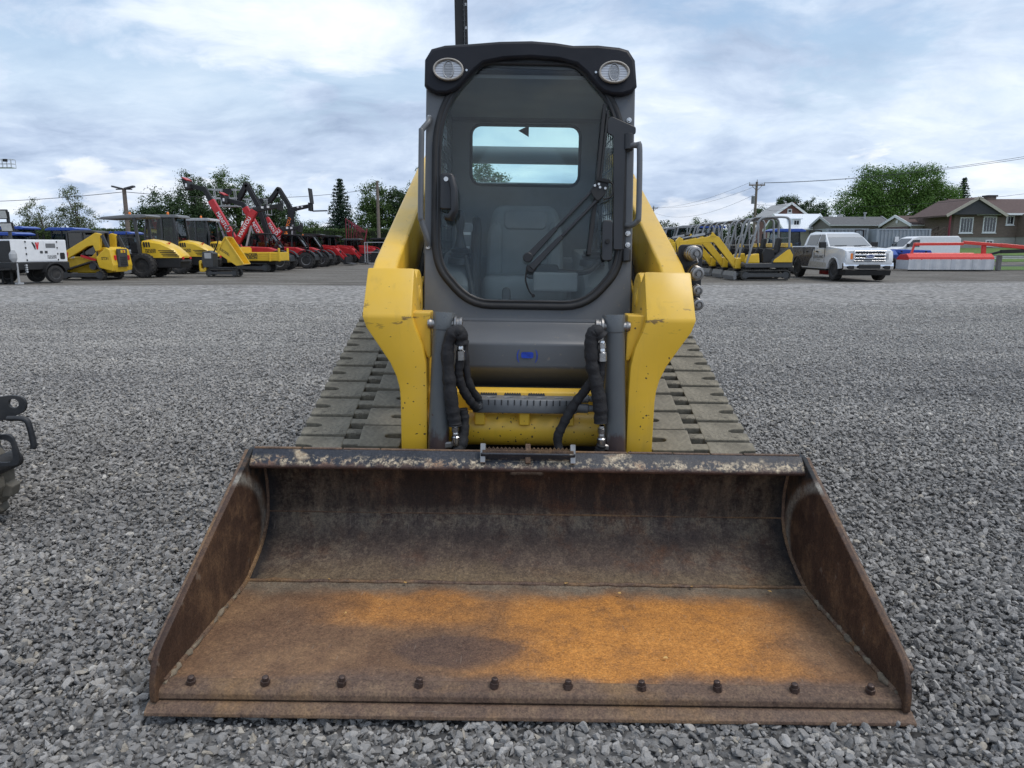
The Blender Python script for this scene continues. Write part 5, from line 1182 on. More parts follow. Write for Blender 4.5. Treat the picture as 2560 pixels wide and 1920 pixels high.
for x in (-1.4, 1.4):
    for s in (-1, 1): wheel(BL, x, s * 1.2, .6, .6, .4)

# ------------------------------------------------------------------ tractors
def tractor(loc, rz, label, col, roof, cabz=2.3, loader=False, group=None, s_=1.0):
    T = thing('tractor', label, 'tractor', loc, rz, group)
    for s in (-1, 1):
        wheel(T, -.75, s * .72, .62, .62, .40, mat('cream_rim', (.6, .56, .42), .5) if col is M_blue else M_mgrey); wheel(T, 1.15, s * .66, .42, .42, .28, mat('cream_rim', (.6, .56, .42), .5) if col is M_blue else M_mgrey)
    b = MB(); b.prism([(-1.1, .55), (1.5, .5), (1.5, .75), (-1.1, .9)], 'y', -.28, .28); b.build('chassis', M_black, T)
    b = MB(); b.prism([(.25, .8), (1.62, .72), (1.7, 1.0), (1.55, 1.22), (.25, 1.40)], 'y', -.34, .34); b.build('hood', col, T, .06, 2)
    b = MB(); b.b2((1.68, -.26, .78), (1.72, .26, 1.1)); b.build('front_grille', M_black, T, .01)
    for s in (-1, 1):
        b = MB(); b.prism(arc(-.75, .62, .78, 165, 40, 6) + arc(-.75, .62, .73, 40, 165, 6), 'y', s * .5, s * .94); b.build('rear_fender', col, T)
    b = MB(); b.prism([(-.85, 1.0), (.3, 1.0), (.32, 1.5), (.2, cabz - .1), (-.8, cabz - .1), (-.95, 1.5)], 'y', -.6, .6); b.build('cab_glass', M_gl, T)
    for s in (-1, 1):
        for (x0, x1) in ((-.9, -.82), (.32, .2), (-.3, -.3)): b = MB(); b.bar((x0, s * .61, 1.0), (x1, s * .61, cabz - .08), .055, .05); b.build('cab_post', M_black, T)
    b = MB(); b.prism([(-1.1, cabz - .1), (.5, cabz - .1), (.55, cabz - .02), (.3, cabz + .06), (-.9, cabz + .06), (-1.12, cabz - .02)], 'y', -.72, .72); b.build('cab_roof', roof, T, .035, 2)
    b = MB(); b.cyl((.9, .25, 1.25), (.9, .25, 2.0), .04, n=10); b.build('exhaust', M_black, T)
    if loader:
        for s in (-1, 1): b = MB(); b.bar((.15, s * .55, 1.45), (1.3, s * .55, 1.35), .09, .16); b.bar((1.3, s * .55, 1.35), (2.2, s * .55, .40), .09, .16); b.build('loader_arm', col, T)
        b = MB(); b.prism([(2.1, .1), (2.2, .6), (2.3, .65), (2.3, .2), (2.8, .1), (2.8, .06)], 'y', -.9, .9); b.build('loader_bucket', M_black, T)
    return T
GB = 'blue tractors behind the left row'
tractor((-25.6, 38.5, 0), 0, 'blue-roofed tractor farthest left behind the light tower', M_blue, M_blue, 2.33, group=GB)
tractor((-24.3, 36.0, 0), 0, 'low blue-roofed tractor directly behind the white generator', M_blue, M_blue, 1.98, group=GB)
tractor((-23.2, 39.0, 0), 0, 'broad blue-roofed tractor right behind the small track loader', M_blue, M_blue, 2.28, group=GB)
tractor((-21.1, 40.5, 0), 0, 'blue-roofed tractor glimpsed behind the open canopy roller', M_blue, M_blue, 2.1, group=GB)
GR = 'red loader tractors at the end of the left row'
tractor((-14.6, 55.0, 0), 0, 'red tractor with black cab and front loader beyond the telehandlers', M_red, M_black, 2.25, True, GR)
tractor((-14.2, 58.6, 0), 0, 'second red loader tractor, half hidden by the first', M_red, M_black, 2.2, True, GR)
tractor((-13.2, 62.2, 0), 0, 'small red tractor near the grey frame at the row end', M_red, M_dkgrey, 2.0, True, GR)
tractor((-16.0, 66.0, 0), 0, 'dark red tractor farthest back before the hedge', M_redw, M_black, 2.2, False, GR)

tractor((-11.6, 66.2, 0), 0, 'small red loader tractor partly hidden by the left lift arm', M_red, M_black, 2.1, True, GR)
tractor((-17.2, 57.5, 0), 180, 'red tractor facing away behind the loader tractors', M_red, M_black, 2.25, False, GR)
tractor((-18.0, 62.0, 0), 180, 'red tractor facing away, just in front of the hedge', M_red, M_dkgrey, 2.25, False, GR)
# folded hay rake and a steel frame at the row's end
RK = thing('hay_rake', 'wine red folded hay rake standing behind the red tractors', 'hay rake', (-13.6, 64, 0))
for i in range(5):
    x = -.75 + i * .12; b = MB(); b.bar((x, -.3 + i * .15, .9), (x + .1 * i, -.3 + i * .15, 3.8 - i * .15), .06); b.bar((x + .1 * i, -.3 + i * .15, 3.8 - i * .15), (x + 1.2, -.3 + i * .15, 2.6), .05); b.build('rake_arm', M_redw, RK)
b = MB(); b.bar((-1.6, 0, .7), (1.2, 0, .9), .14); b.bar((.6, 0, .9), (1.0, 0, 2.9), .1); b.build('rake_frame', M_redw, RK)
for i in range(6): b = MB(); b.bar((-.3 + i * .12, .1, 3.3 - i * .1), (.2 + i * .14, .1, 1.6), .025); b.build('rake_tine', M_redw, RK)
for s in (-1, 1): wheel(RK, 0, s * .7, .35, .35, .2)
CG = thing('steel_frame', 'empty white-grey steel transport frame at the end of the left row', 'frame', (-10.9, 58.5, 0))
for (x, y) in ((-.75, -.5), (.75, -.5), (-.75, .5), (.75, .5)): b = MB(); b.bar((x, y, 0), (x, y, 1.72), .06); b.build('upright', M_lgrey, CG)
for z in (.1, .95, 1.72):
    for (p, q) in (((-.75, -.5), (.75, -.5)), ((.75, -.5), (.75, .5)), ((-.75, .5), (.75, .5)), ((-.75, -.5), (-.75, .5))): b = MB(); b.bar((p[0], p[1], z), (q[0], q[1], z), .05); b.build('cross_rail', M_lgrey, CG)
b = MB(); b.prism([(-.4, .12), (.5, .12), (.6, .9), (.1, 1.2), (-.3, .9)], 'y', -.3, .3); b.build('engine_block', M_black, CG, .05, 2)

# mast of a light tower parked behind the loader
LM = thing('light_tower', 'black telescopic mast rising behind the cab of the big loader', 'light tower', (-.45, 9.0, 0))
b = MB(); b.b2((-.55, -.5, .45), (.75, .9, 1.15)); b.build('body', M_black, LM, .05, 2)
for s in (-1, 1): wheel(LM, .1, s * .62 + .2, .32, .32, .2, M_dkgrey, False)
b = MB(); b.bar((-.135, 0, .5), (-.165, 0, 4.9), .105, .12, (0, 1, 0)); ms = b.build('mast', M_black, LM, .006)
b = MB(); b.bar((-.145, -.02, 4.9), (-.14, -.02, 6.6), .08, .09, (0, 1, 0)); b.build('inner_mast', M_dkgrey, ms)
b = MB(); b.bar((-.057, -.05, .7), (-.088, -.05, 4.9), .035, .05, (0, 1, 0)); b.build('cable_chain', M_rub, ms)
for z in (4.55, 4.30, 4.05, 3.8): b = MB(); b.box((-.06 - (z - .7) * .0065, -.06, z), (.022, .04, .03)); b.build('chain_clip', M_lgrey, ms)
for i in range(40): b = MB(); b.box((-.062 - i * .0017 + .0, -.078, 2.6 + i * .058), (.03, .012, .008)); b.build('chain_link', M_dkgrey, ms)
for i in range(4): b = MB(); b.box((-.5 + i * .25, -.05, 6.7), (.22, .12, .3)); b.build('floodlight', M_black, LM)
# ------------------------------------------------------------------ right side: mini excavators in a row
M_win = mat('window_glass_dark', (.02, .024, .028), .06, var=.1, spec=.8)
M_rops = mat('rops_grey', (.26, .27, .28), .4, var=.1)
def mini_exc(loc, rz, label, cab=False, bm=0., k=1.0):
    T = thing('mini_excavator', label, 'excavator', loc, rz, 'mini excavators parked in a row')
    for s in (-1, 1): crawler(T, [(-.82, .21), (.82, .21)], .20, s * .55, .26, step=.09)
    b = MB(); b.b2((-.5, -.4, .22), (.7, .4, .42)); b.build('undercarriage', M_dkgrey, T, .03)
    b = MB(); b.prism([(1.20, .06), (1.30, .02), (1.34, .18), (1.28, .36), (1.22, .36)], 'y', -.70, .70); b.bar((.6, -.3, .3), (1.24, -.3, .2), .08, .1); b.bar((.6, .3, .3), (1.24, .3, .2), .08, .1); b.build('dozer_blade', M_mgrey, T)
    b = MB(); b.cyl((0, 0, .40), (0, 0, .5), .38, n=20); b.build('slew_ring', M_black, T)
    b = MB(); b.prism([(-1.08, .50), (.85, .50), (.9, .62), (.85, .68), (-.3, .70), (-1.0, .72), (-1.1, .62)], 'y', -.66, .66); b.build('deck', M_dkgrey, T, .02)
    b = MB(); b.prism([(-1.1, .68), (-.18, .68), (-.22, .80), (-.85, 1.30), (-1.0, 1.36), (-1.12, 1.1)], 'y', -.66, .66); b.build('engine_cover', M_dkgrey, T, .04, 2)
    for s in (-1, 1):
        b = MB(); b.prism([(-1.04, .72), (-.26, .72), (-.30, .82), (-.82, 1.22), (-.92, 1.24), (-1.06, 1.02)], 'y', s * .66, s * .69); b.build('side_cover', M_byel, T, .02, 2)
    b = MB(); b.prism([(-1.05, 1.3), (-.85, 1.32), (-.98, 1.5), (-1.06, 1.48), (-1.16, 1.0), (-1.12, 1.0)], 'y', -.5, .5); b.build('counterweight_cap', M_byel, T, .02)
    b = MB(); b.box((-.42, 0, 1.12), (.45, .5, .16)); b.box((-.66, 0, 1.42), (.12, .48, .55), (0, -8, 0)); b.build('seat', M_black, T, .05, 2)
    for s in (-1, 1):
        b = MB(); b.prism([(-.5, .7), (.1, .7), (.12, 1.1), (0, 1.3), (-.3, 1.25)], 'y', s * .36, s * .5); b.build('console', M_black, T, .03)
        b = MB(); b.tube([(-.02, s * .43, 1.28), (.04, s * .43, 1.5)], .025, 6); b.build('control_lever', M_black, T)
        b = MB(); b.bar((.45, s * .12, .72), (.40, s * .12, 1.3), .025); b.build('travel_lever', M_black, T)
    b = MB(); b.prism([(.25, .68), (.78, .68), (.7, 1.02), (.3, 1.08)], 'y', .18, .62); b.build('front_cover', M_byel, T, .05, 2)
    if not cab:
        for s in (-1, 1):
            b = MB(); b.tube(smoothpath([(.78, s * .60, .68), (.62, s * .60, 1.35), (.42, s * .58, 2.2), (.34, s * .58, 2.40), (.16, s * .58, 2.5), (-.3, s * .58, 2.52), (-.72, s * .58, 2.5), (-.86, s * .58, 2.38), (-.88, s * .58, 2.1), (-.92, s * .58, 1.3)], 5), .045, 8); b.build('rops_post', M_rops, T, smooth=50)
            b = MB(); b.tube(smoothpath([(.66, s * .63, 1.0), (.74, s * .64, 1.5), (.66, s * .63, 1.75), (.56, s * .6, 1.8)], 5), .02, 6); b.build('grab_rail', M_rops, T)
        b = MB(); b.prism([(.2, 2.50), (-.75, 2.50), (-.78, 2.54), (.2, 2.55)], 'y', -.55, .55); b.build('canopy_roof', M_rops, T, .015)
        for x, z in ((.60, 1.42), (-.9, 1.7)): b = MB(); b.bar((x, -.6, z), (x, .6, z), .04); b.build('cross_rail', M_rops, T)
    else:
        b = MB(); b.prism([(-.8, .75), (.62, .75), (.58, 1.3), (.3, 2.42), (-.75, 2.45), (-.85, 1.4)], 'y', -.55, .55); b.build('cab_glass', M_gl, T)
        for s in (-1, 1):
            for P in ([(.66, .72), (.60, 1.3), (.32, 2.45)], [(-.82, .75), (-.86, 1.4), (-.76, 2.48)], [(-.15, .75), (-.2, 2.46)]):
                b = MB()
                for a, c in zip(P[:-1], P[1:]): b.bar((a[0], s * .56, a[1]), (c[0], s * .56, c[1]), .08, .07)
                b.build('cab_post', M_rops, T)
        b = MB(); b.prism([(-.85, 2.44), (.36, 2.42), (.40, 2.50), (.1, 2.58), (-.7, 2.60), (-.86, 2.54)], 'y', -.6, .6); b.build('cab_roof', M_rops, T, .03, 2)
    # boom, stick, bucket
    b = MB(); b.b2((.85, -.16, .45), (1.10, .16, .9)); b.build('swing_post', M_byel, T, .03)
    F0 = Vector((1.02, .60)); F1 = Vector((2.03, 1.72 + bm)); F2 = Vector((3.42, 1.46 + bm * .6)); 
    out = [F0 + Vector((-.10, .05)), F1 + Vector((-.22, .02)), F1 + Vector((.02, .10)), F1 + Vector((.25, .03)), F2 + Vector((.0, .09)), F2 + Vector((.02, -.07)), F1 + Vector((.25, -.20)), F1 + Vector((-.02, -.20)), F0 + Vector((.12, -.08))]
    b = MB(); b.prism([(p.x, p.y) for p in out], 'y', -.09, .09); B = b.build('boom', M_byel, T, .015, 2)
    b = MB(); b.prism([(F1.x - .1, F1.y + .05), (F1.x + .05, F1.y + .22), (F1.x + .15, F1.y + .05)], 'y', -.11, .11); b.build('boom_lug', M_byel, B)
    b = MB(); b.bar((F1.x + .05, 0, F1.y + .17), (F2.x - .15, 0, F2.y + .18), .07); b.build('stick_ram', M_black, T)
    b = MB(); b.bar((F1.x + .35, 0, F1.y + .145), (F1.x + .9, 0, F1.y + .04), .09); b.build('ram_sleeve', M_lgrey, T)
    b = MB(); b.bar((1.05, 0, .52), (F1.x - .1, 0, F1.y - .32), .08); b.build('boom_ram', M_black, T)
    E_ = Vector((3.25, .52)); b = MB(); b.prism([(F2.x + .02, F2.y + .28), (F2.x + .16, F2.y + .12), (E_.x + .09, E_.y), (E_.x - .07, E_.y), (F2.x - .13, F2.y - .05), (F2.x - .14, F2.y + .2)], 'y', -.075, .075); st = b.build('stick', M_byel, T, .012, 2)
    b = MB(); b.prism([(3.22, .58), (3.32, .52), (3.36, .22), (3.22, .03), (2.98, .02), (2.86, .12), (3.0, .16), (3.12, .3)], 'y', -.22, .22); b.build('bucket', M_black, T, .01)
    b = MB(); b.bar((F2.x + .12, 0, F2.y + .05), (3.42, 0, .62), .06); b.build('bucket_ram', M_black, T)
    b = MB(); b.b2((F1.x + .35, -.095, F1.y - .14), (F1.x + .65, -.088, F1.y - .05)); b.build('boom_label', M_decal_blk, B)
    b = MB(); b.b2((1.45, -.095, 1.02), (1.55, -.088, 1.14)); b.build('boom_label', M_decal_wht, B)
    return T
q = random.Random(21)
names = ['nearest mini excavator of the row, grey roll bars standing beside the white pickup', 'second mini excavator from the pickup, grey open roll bars', 'third mini excavator from the pickup, grey open roll bars', 'fourth mini excavator from the pickup, grey open roll bars', 'fifth mini excavator from the pickup, grey open roll bars', 'sixth and last open mini excavator before the cabbed ones']
for i, nme in enumerate(names): mini_exc((10.38 + q.uniform(-.12, .12) - .03 * i, 30.25 + 2.02 * i, 0), 180 + q.uniform(-3, 3), nme, False, q.uniform(-.12, .12) if i else 0)
cn = ['cabbed mini excavator first behind the open ones', 'cabbed mini excavator, second behind the open ones', 'cabbed mini excavator, third behind the open ones', 'farthest cabbed mini excavator near the loader arm']
for i, nme in enumerate(cn): mini_exc((10.1 - .12 * i, 43.6 + 3.0 * i, 0), 180 + q.uniform(-6, 6), nme, True, q.uniform(-.1, .2))

# ------------------------------------------------------------------ white pickup
PK = thing('pickup_truck', 'white crew cab pickup with grey side wrap and chrome grille facing the yard', 'pickup', (13.85, 31.15, 0), -90)
M_pw = mat('pickup_white_paint', (.72, .73, .74), .22, var=.03, coat=.6)
M_pg = mat('wrap_dark_grey', (.065, .063, .07), .3, var=.08)
M_pb = mat('wrap_beige', (.50, .48, .44), .3, var=.05)
M_chr = mat('truck_chrome', (.72, .73, .75), .15, 1.0, var=.06)
def arch(cx): return arc(cx, .42, .50, 172, 8, 10)
lower = [(-2.85, .62)] + [(-2.35, .52)] + arch(-1.78) + [(-1.2, .45), (1.35, .45)] + arch(1.92) + [(2.55, .50), (2.78, .55), (2.84, .75), (2.84, 1.02), (2.78, 1.18), (2.5, 1.26), (1.15, 1.36), (-2.8, 1.38), (-2.9, 1.2)]
def bodyfn(p):
    t = 1 - .06 * max(0, (p.z - 1.0) / .38) - .05 * max(0, (p.x - 2.3) / .55) ** 2 * 2.0
    return (p.x, p.y * t, p.z)
b = MB()
for ya, yb in ((-1.0, -.55), (-.55, .55), (.55, 1.0)): pass
b.prism(lower, 'y', -1.0, 1.0); b.fn(bodyfn); bd = b.build('body', M_pw, PK, .035, 2, 40)
b = MB(); b.loft([[(1.18, -.90, 1.34), (1.18, .90, 1.34), (-1.40, .90, 1.36), (-1.40, -.90, 1.36)], [(.62, -.78, 1.72), (.62, .78, 1.72), (-1.34, .79, 1.72), (-1.34, -.79, 1.72)], [(.28, -.70, 1.90), (.28, .70, 1.90), (-1.22, .72, 1.92), (-1.22, -.72, 1.92)], [(.0, -.62, 1.95), (.0, .62, 1.95), (-1.0, .62, 1.97), (-1.0, -.62, 1.97)]]); b.build('cab', M_pw, PK, .03, 2, 45)
def quad(nm, P, m, off, parent=PK):
    P = [Vector(p) for p in P]; n = (P[1] - P[0]).cross(P[2] - P[0]).normalized(); c = sum(P, Vector()) / len(P)
    if n.dot(Vector(off)) < 0: n = -n
    b = MB(); k = len(P); b.add([p + n * .012 for p in P] + [p - n * .004 for p in P], [tuple(range(k)), tuple(range(k, 2 * k))[::-1]] + [(i, (i + 1) % k, (i + 1) % k + k, i + k) for i in range(k)]); return b.build(nm, m, parent, .004)
quad('windshield', [(1.14, -.83, 1.375), (1.14, .83, 1.375), (.64, .73, 1.71), (.64, -.73, 1.71)], M_shield, (1, 0, 1))
quad('windshield', [(.64, -.73, 1.715), (.64, .73, 1.715), (.34, .66, 1.875), (.34, -.66, 1.875)], M_shield, (1, 0, 1))
for s in (-1, 1):
    quad('side_window', [(.78, s * .872, 1.40), (.05, s * .885, 1.40), (.05, s * .735, 1.85), (.40, s * .735, 1.84), (.58, s * .79, 1.68)], M_win, (0, s, .3))
    quad('side_window', [(-.03, s * .885, 1.40), (-1.1, s * .885, 1.41), (-1.1, s * .745, 1.84), (-.03, s * .74, 1.85)], M_win, (0, s, .3))
    b = MB(); b.box((.95, s * 1.06, 1.42), (.16, .26, .24)); b.bar((.95, s * .9, 1.36), (.95, s * 1.05, 1.38), .06); b.build('mirror', M_black, PK, .04, 2)
    hl = quad('headlight', [(2.845, s * .60, .80), (2.80, s * .93, .80), (2.76, s * .93, 1.16), (2.825, s * .60, 1.18)], mat('headlight_lens', (.55, .56, .57), .12, .3, var=.25, vs=14), (1, 0, 0))
    quad('indicator', [(2.862, s * .66, .86), (2.845, s * .74, .86), (2.83, s * .74, 1.08), (2.85, s * .66, 1.09)], M_orange if s < 0 else M_lgrey, (1, 0, 0), hl)
    b = MB(); b.b2((2.86, s * .58, .49), (2.90, s * .82, .62)); b.build('fog_lamp', M_black, PK, .02)
    b = MB(); b.b2((2.885, s * .16 - .055, .53), (2.905, s * .16 + .055, .66)); b.build('plate_holder', M_decal_wht, PK)
    for x, nm in ((.28, 0), (-.75, 0)): b = MB(); b.b2((x - .11, s * .985, 1.12), (x + .11, s * 1.01, 1.18)); b.build('door_handle', M_black, PK, .01)
    for x in (1.05, .0, -1.12):
        b = MB(); b.b2((x - .006, s * .985, .55), (x + .006, s * 1.003, 1.32)); b.build('door_gap', M_black, PK)
    b = MB(); b.bar((-1.15, s * .95, .42), (1.35, s * .95, .42), .14, .07); b.build('side_step', M_black, PK)
    for x in (-1.78, 1.92):
        wheel(PK, x, s * .86, .41, .41, .28, M_dkgrey, False)
        b = MB(); b.prism(arc(x, .42, .53, 172, 8, 10) + arc(x, .42, .495, 8, 172, 10), 'y', s * .95, s * 1.012); b.build('arch_trim', M_pw if s > 0 or x > 0 else M_pg, PK)
g_ = MB(); g_.b2((2.80, -.60, .76), (2.862, .60, 1.20)); gr = g_.build('grille', M_black, PK, .01)
for z, h in ((.80, .035), (.90, .06), (1.04, .06), (1.175, .04)): b = MB(); b.b2((2.858, -.61, z - h / 2), (2.885, .61, z + h / 2)); b.build('grille_bar', M_chr, gr, .008)
for s in (-1, 1): b = MB(); b.b2((2.858, s * .57, .80), (2.88, s * .63, 1.17)); b.build('grille_surround', M_chr, gr, .008)
e = [(.17 * math.cos(a), .975 + .07 * math.sin(a)) for a in [2 * math.pi * i / 20 for i in range(20)]]
plate('emblem', e, [], .02, lambda u, v, w: Vector((2.895 + w, u, v)), M_chr, gr)
em = plate('emblem_field', [(p[0] * .88, .975 + (p[1] - .975) * .82) for p in e], [], .01, lambda u, v, w: Vector((2.906 + w, u, v)), mat('emblem_blue', (.01, .03, .16), .3), gr)
text(em, 'emblem_lettering', 'Ford', .11, lambda u, v, w: Vector((2.913, u, .972 + v)), M_chr, xs=1.1)
b = MB(); b.prism([(2.80, .44), (2.90, .47), (2.92, .60), (2.88, .73), (2.78, .74)], 'y', -.98, .98); b.fn(lambda p: (p.x - .10 * max(0, (abs(p.y) - .6) / .4) ** 2, p.y, p.z)); b.build('front_bumper', M_chr, PK, .02, 2)
b = MB(); b.b2((2.86, -.42, .50), (2.93, .42, .66)); b.build('bumper_opening', M_black, PK, .02)
b = MB(); b.prism([(2.2, .22), (2.78, .24), (2.84, .45), (2.3, .45)], 'y', -.9, .9); b.build('lower_valance', M_black, PK, .02)
for s in (-1, 1): b = MB(); b.bar((1.17, s * .15 - .5 * (s < 0), 1.385), (1.12, s * .15 + .5 - .5 * (s < 0), 1.40), .03, .02); b.build('wiper', M_black, PK)
# side wrap on the flank that faces the lane
wf = lambda u, v, w: Vector((u, -1.004 + w + .155 * max(0, v - 1.0), v))
plate('side_wrap', [(-2.82, .72)] + [(-2.3, .60)] + arc(-1.78, .42, .535, 165, 15, 8) + [(-1.2, .52), (-.55, .52), (-.42, .75), (-.2, 1.0), (-.25, 1.2), (-.05, 1.33), (-2.80, 1.34)], [], .004, wf, M_pg, PK)
plate('side_wrap', [(-.50, .52), (1.30, .52), (1.30, .70), (.2, .74), (-.38, .74)], [], .004, wf, M_pb, PK)
text(PK, 'door_lettering', 'J-RENÉ LAFOND', .17, lambda u, v, w: Vector((.52 - 0 + u, -1.008, .93 + v)), M_decal_blk, xs=.72, bold=.01)
text(PK, 'door_lettering', 'J-RENÉ LAFOND', .05, lambda u, v, w: Vector((.50 + u, -1.008, .82 + v)), M_decal_blk)
b = MB(); b.b2((-2.78, -.9, .75), (-1.45, .9, 1.37)); 
b = MB(); b.lathe([(.012, 0), (.02, .05), (.006, .09)], (-.4, 0, 1.96), (-.3, 0, 1), 8); b.build('roof_aerial', M_black, PK)
b = MB(); b.b2((-.5, -.5, .18), (.2, .5, .4)); b.build('jack_stand', M_red, PK)

# ------------------------------------------------------------------ blue tractors behind the pickup, mower, hopper
GT = 'blue tractors on the right of the yard'
tractor((13.6, 37.5, 0), 180, 'blue-roofed tractor between the mini excavators and the pickup', M_blue, M_blue, 2.18, group=GT)
tractor((11.6, 44.5, 0), 180, 'tall blue-roofed tractor showing through the roll bars', M_blue, M_blue, 2.55, group=GT)
def open_tractor(loc, rz, label):
    T = thing('tractor', label, 'tractor', loc, rz, GT); cr = mat('cream_rim', (.6, .56, .42), .5)
    for s in (-1, 1): wheel(T, -.6, s * .62, .56, .56, .36, cr); wheel(T, 1.0, s * .52, .36, .36, .24, cr)
    b = MB(); b.prism([(-.9, .5), (1.3, .45), (1.3, .7), (-.9, .8)], 'y', -.25, .25); b.build('chassis', M_black, T)
    b = MB(); b.prism([(.15, .75), (1.4, .68), (1.48, .9), (1.3, 1.15), (.15, 1.22)], 'y', -.3, .3); b.build('hood', M_blue, T, .05, 2)
    for s in (-1, 1): b = MB(); b.prism(arc(-.6, .56, .70, 160, 30, 6) + arc(-.6, .56, .65, 30, 160, 6), 'y', s * .42, s * .82); b.build('rear_fender', M_blue, T)
    b = MB(); b.box((-.35, 0, 1.15), (.4, .45, .15)); b.box((-.55, 0, 1.35), (.1, .45, .4)); b.build('seat', M_black, T, .04)
    b = MB(); b.tube(smoothpath([(-.85, -.45, .8), (-.85, -.45, 2.2), (-.85, -.3, 2.35), (-.85, .3, 2.35), (-.85, .45, 2.2), (-.85, .45, .8)], 5), .045, 8); b.build('roll_bar', M_black, T)
    b = MB(); b.tube([(.2 + .17 * math.cos(a) * .6, .17 * math.sin(a), 1.35 + .17 * math.cos(a) * .6) for a in [2 * math.pi * i / 14 for i in range(14)]], .016, 5, closed=True); b.build('steering_wheel', M_black, T)
    return T
open_tractor((21.7, 44.2, 0), -55, 'small open blue tractor with cream rims beside the red mower')
open_tractor((19.2, 45.0, 0), -70, 'small open blue tractor with black roll bar behind the pickup hood')
MW = thing('mower_conditioner', 'red mower conditioner with white skirt and long red drawbar', 'mower', (24.8, 41.9, 0), -3)
M_mr = mat('mower_red_paint', (.62, .05, .035), .32, var=.08)
M_sk = mat('white_canvas_skirt', (.52, .53, .55), .7, var=.12, vs=3, bump=.4, bs=6)
b = MB(); b.prism([(-.75, .62), (.75, .60), (.70, .74), (.35, .92), (-.4, .98), (-.72, .78)], 'x', -2.35, 2.35); b.build('deck', M_mr, MW, .03, 2)
b = MB(); b.prism([(-.3, .90), (.3, .88), (.2, 1.0), (-.2, 1.02)], 'x', -1.9, 1.5); b.build('deck_cover', M_mr, MW, .04, 2)
for i in range(4):
    x0 = -2.34 + i * 1.17; b = MB(); k = 10; V = []
    poly = [(x0 + 1.16 * j / k, -.76 + .02 * math.sin(j * 1.3 + i)) for j in range(k + 1)]
    b.prism(poly + [(p[0], p[1] + .02) for p in poly[::-1]], 'z', .08, .66); b.build('skirt_panel', M_sk, MW)
b = MB(); b.b2((-2.33, -.74, .03), (2.33, -.70, .085)); b.build('cutter_bar', M_black, MW)
for s in (-1, 1): b = MB(); b.b2((s * 2.32, -.75, .1), (s * 2.35, .75, .62)); b.build('end_skirt', M_sk, MW)
b = MB(); b.bar((-1.75, .1, 1.50), (1.0, .1, 1.52), .18, .16); b.bar((1.0, .1, 1.60), (3.0, .0, 1.44), .22, .18); b.bar((3.0, 0, 1.44), (6.0, -.3, 1.15), .22, .22); b.build('drawbar', M_mr, MW, .02)
b = MB(); b.bar((-1.85, .1, .9), (-1.7, .1, 1.55), .1); b.bar((2.2, .1, .75), (2.15, .1, 1.5), .16, .2); b.build('support_post', M_mr, MW)
b = MB(); b.bar((1.75, -.2, .78), (3.2, -.1, 1.12), .12); b.bar((3.0, -.1, 1.08), (4.2, -.2, 1.12), .2, .2); b.build('hydraulic_ram', M_black, MW)
for s in (-1, 1): wheel(MW, s * 1.2, .95, .4, .4, .28)
BM = thing('disc_mower', 'blue mower deck standing behind the red drawbar', 'mower', (24.6, 45.5, 0))
b = MB(); b.prism([(-1.3, .5), (1.0, .55), (1.35, .75), (1.1, 1.15), (-1.2, 1.22), (-1.4, .9)], 'y', -.6, .6); b.build('deck', M_blue, BM, .05, 2)
for x in (-.9, .6): b = MB(); b.bar((x, -.62, .1), (x + .2, -.62, 1.1), .08); b.build('frame_leg', M_black, BM)
for s in (-1, 1): wheel(BM, s * .8, .4, .3, .3, .2)
b = MB(); b.bar((-.9, -.65, 1.0), (1.0, -.65, .85), .07); b.build('frame_bar', M_blue, BM)
HP = thing('spreader_hopper', 'red hopper bin cut by the right edge of the frame', 'hopper', (29.6, 38.6, 0))
b = MB(); b.loft([[(-.35, -.35, .45), (.35, -.35, .45), (.35, .35, .45), (-.35, .35, .45)], [(-.72, -.7, 1.0), (.72, -.7, 1.0), (.72, .7, 1.0), (-.72, .7, 1.0)], [(-.75, -.73, 1.12), (.75, -.73, 1.12), (.75, .73, 1.12), (-.75, .73, 1.12)]]); b.build('hopper', M_mr, HP, .02)
for x, y in ((-.3, -.3), (.3, -.3), (-.3, .3), (.3, .3)): b = MB(); b.bar((x, y, 0), (x, y, .5), .06); b.build('leg', M_black, HP)
for k, (x, lab) in enumerate(((28.0, 'grey wooden guard post beside the grass, left of two'), (31.4, 'grey wooden guard post at the right edge of the grass'))):
    b = MB(); b.box((x, 42.0, .45), (.26, .2, .9), (0, 0, 4)); tag(b.build('guard_post', mat('weathered_wood', (.20, .20, .19), .85, var=.25, vs=12, bump=.3), None, .03, 1), lab, 'post')
GRl = thing('guard_rail', 'long pale steel guard rail along the far side of the grass', 'guard rail', (24, 50.6, 0))
b = MB(); b.prism([(0, .55), (.05, .60), (0, .66), (.05, .72), (.0, .78), (.03, .78), (.08, .72), (.03, .66), (.08, .60), (.03, .55)], 'x', 0, 60); b.build('rail', M_lgrey, GRl)
for i in range(16): b = MB(); b.b2((i * 4 - .06 + .5, .08, 0), (i * 4 + .56, .2, .8)); b.build('post', M_mgrey, GRl)

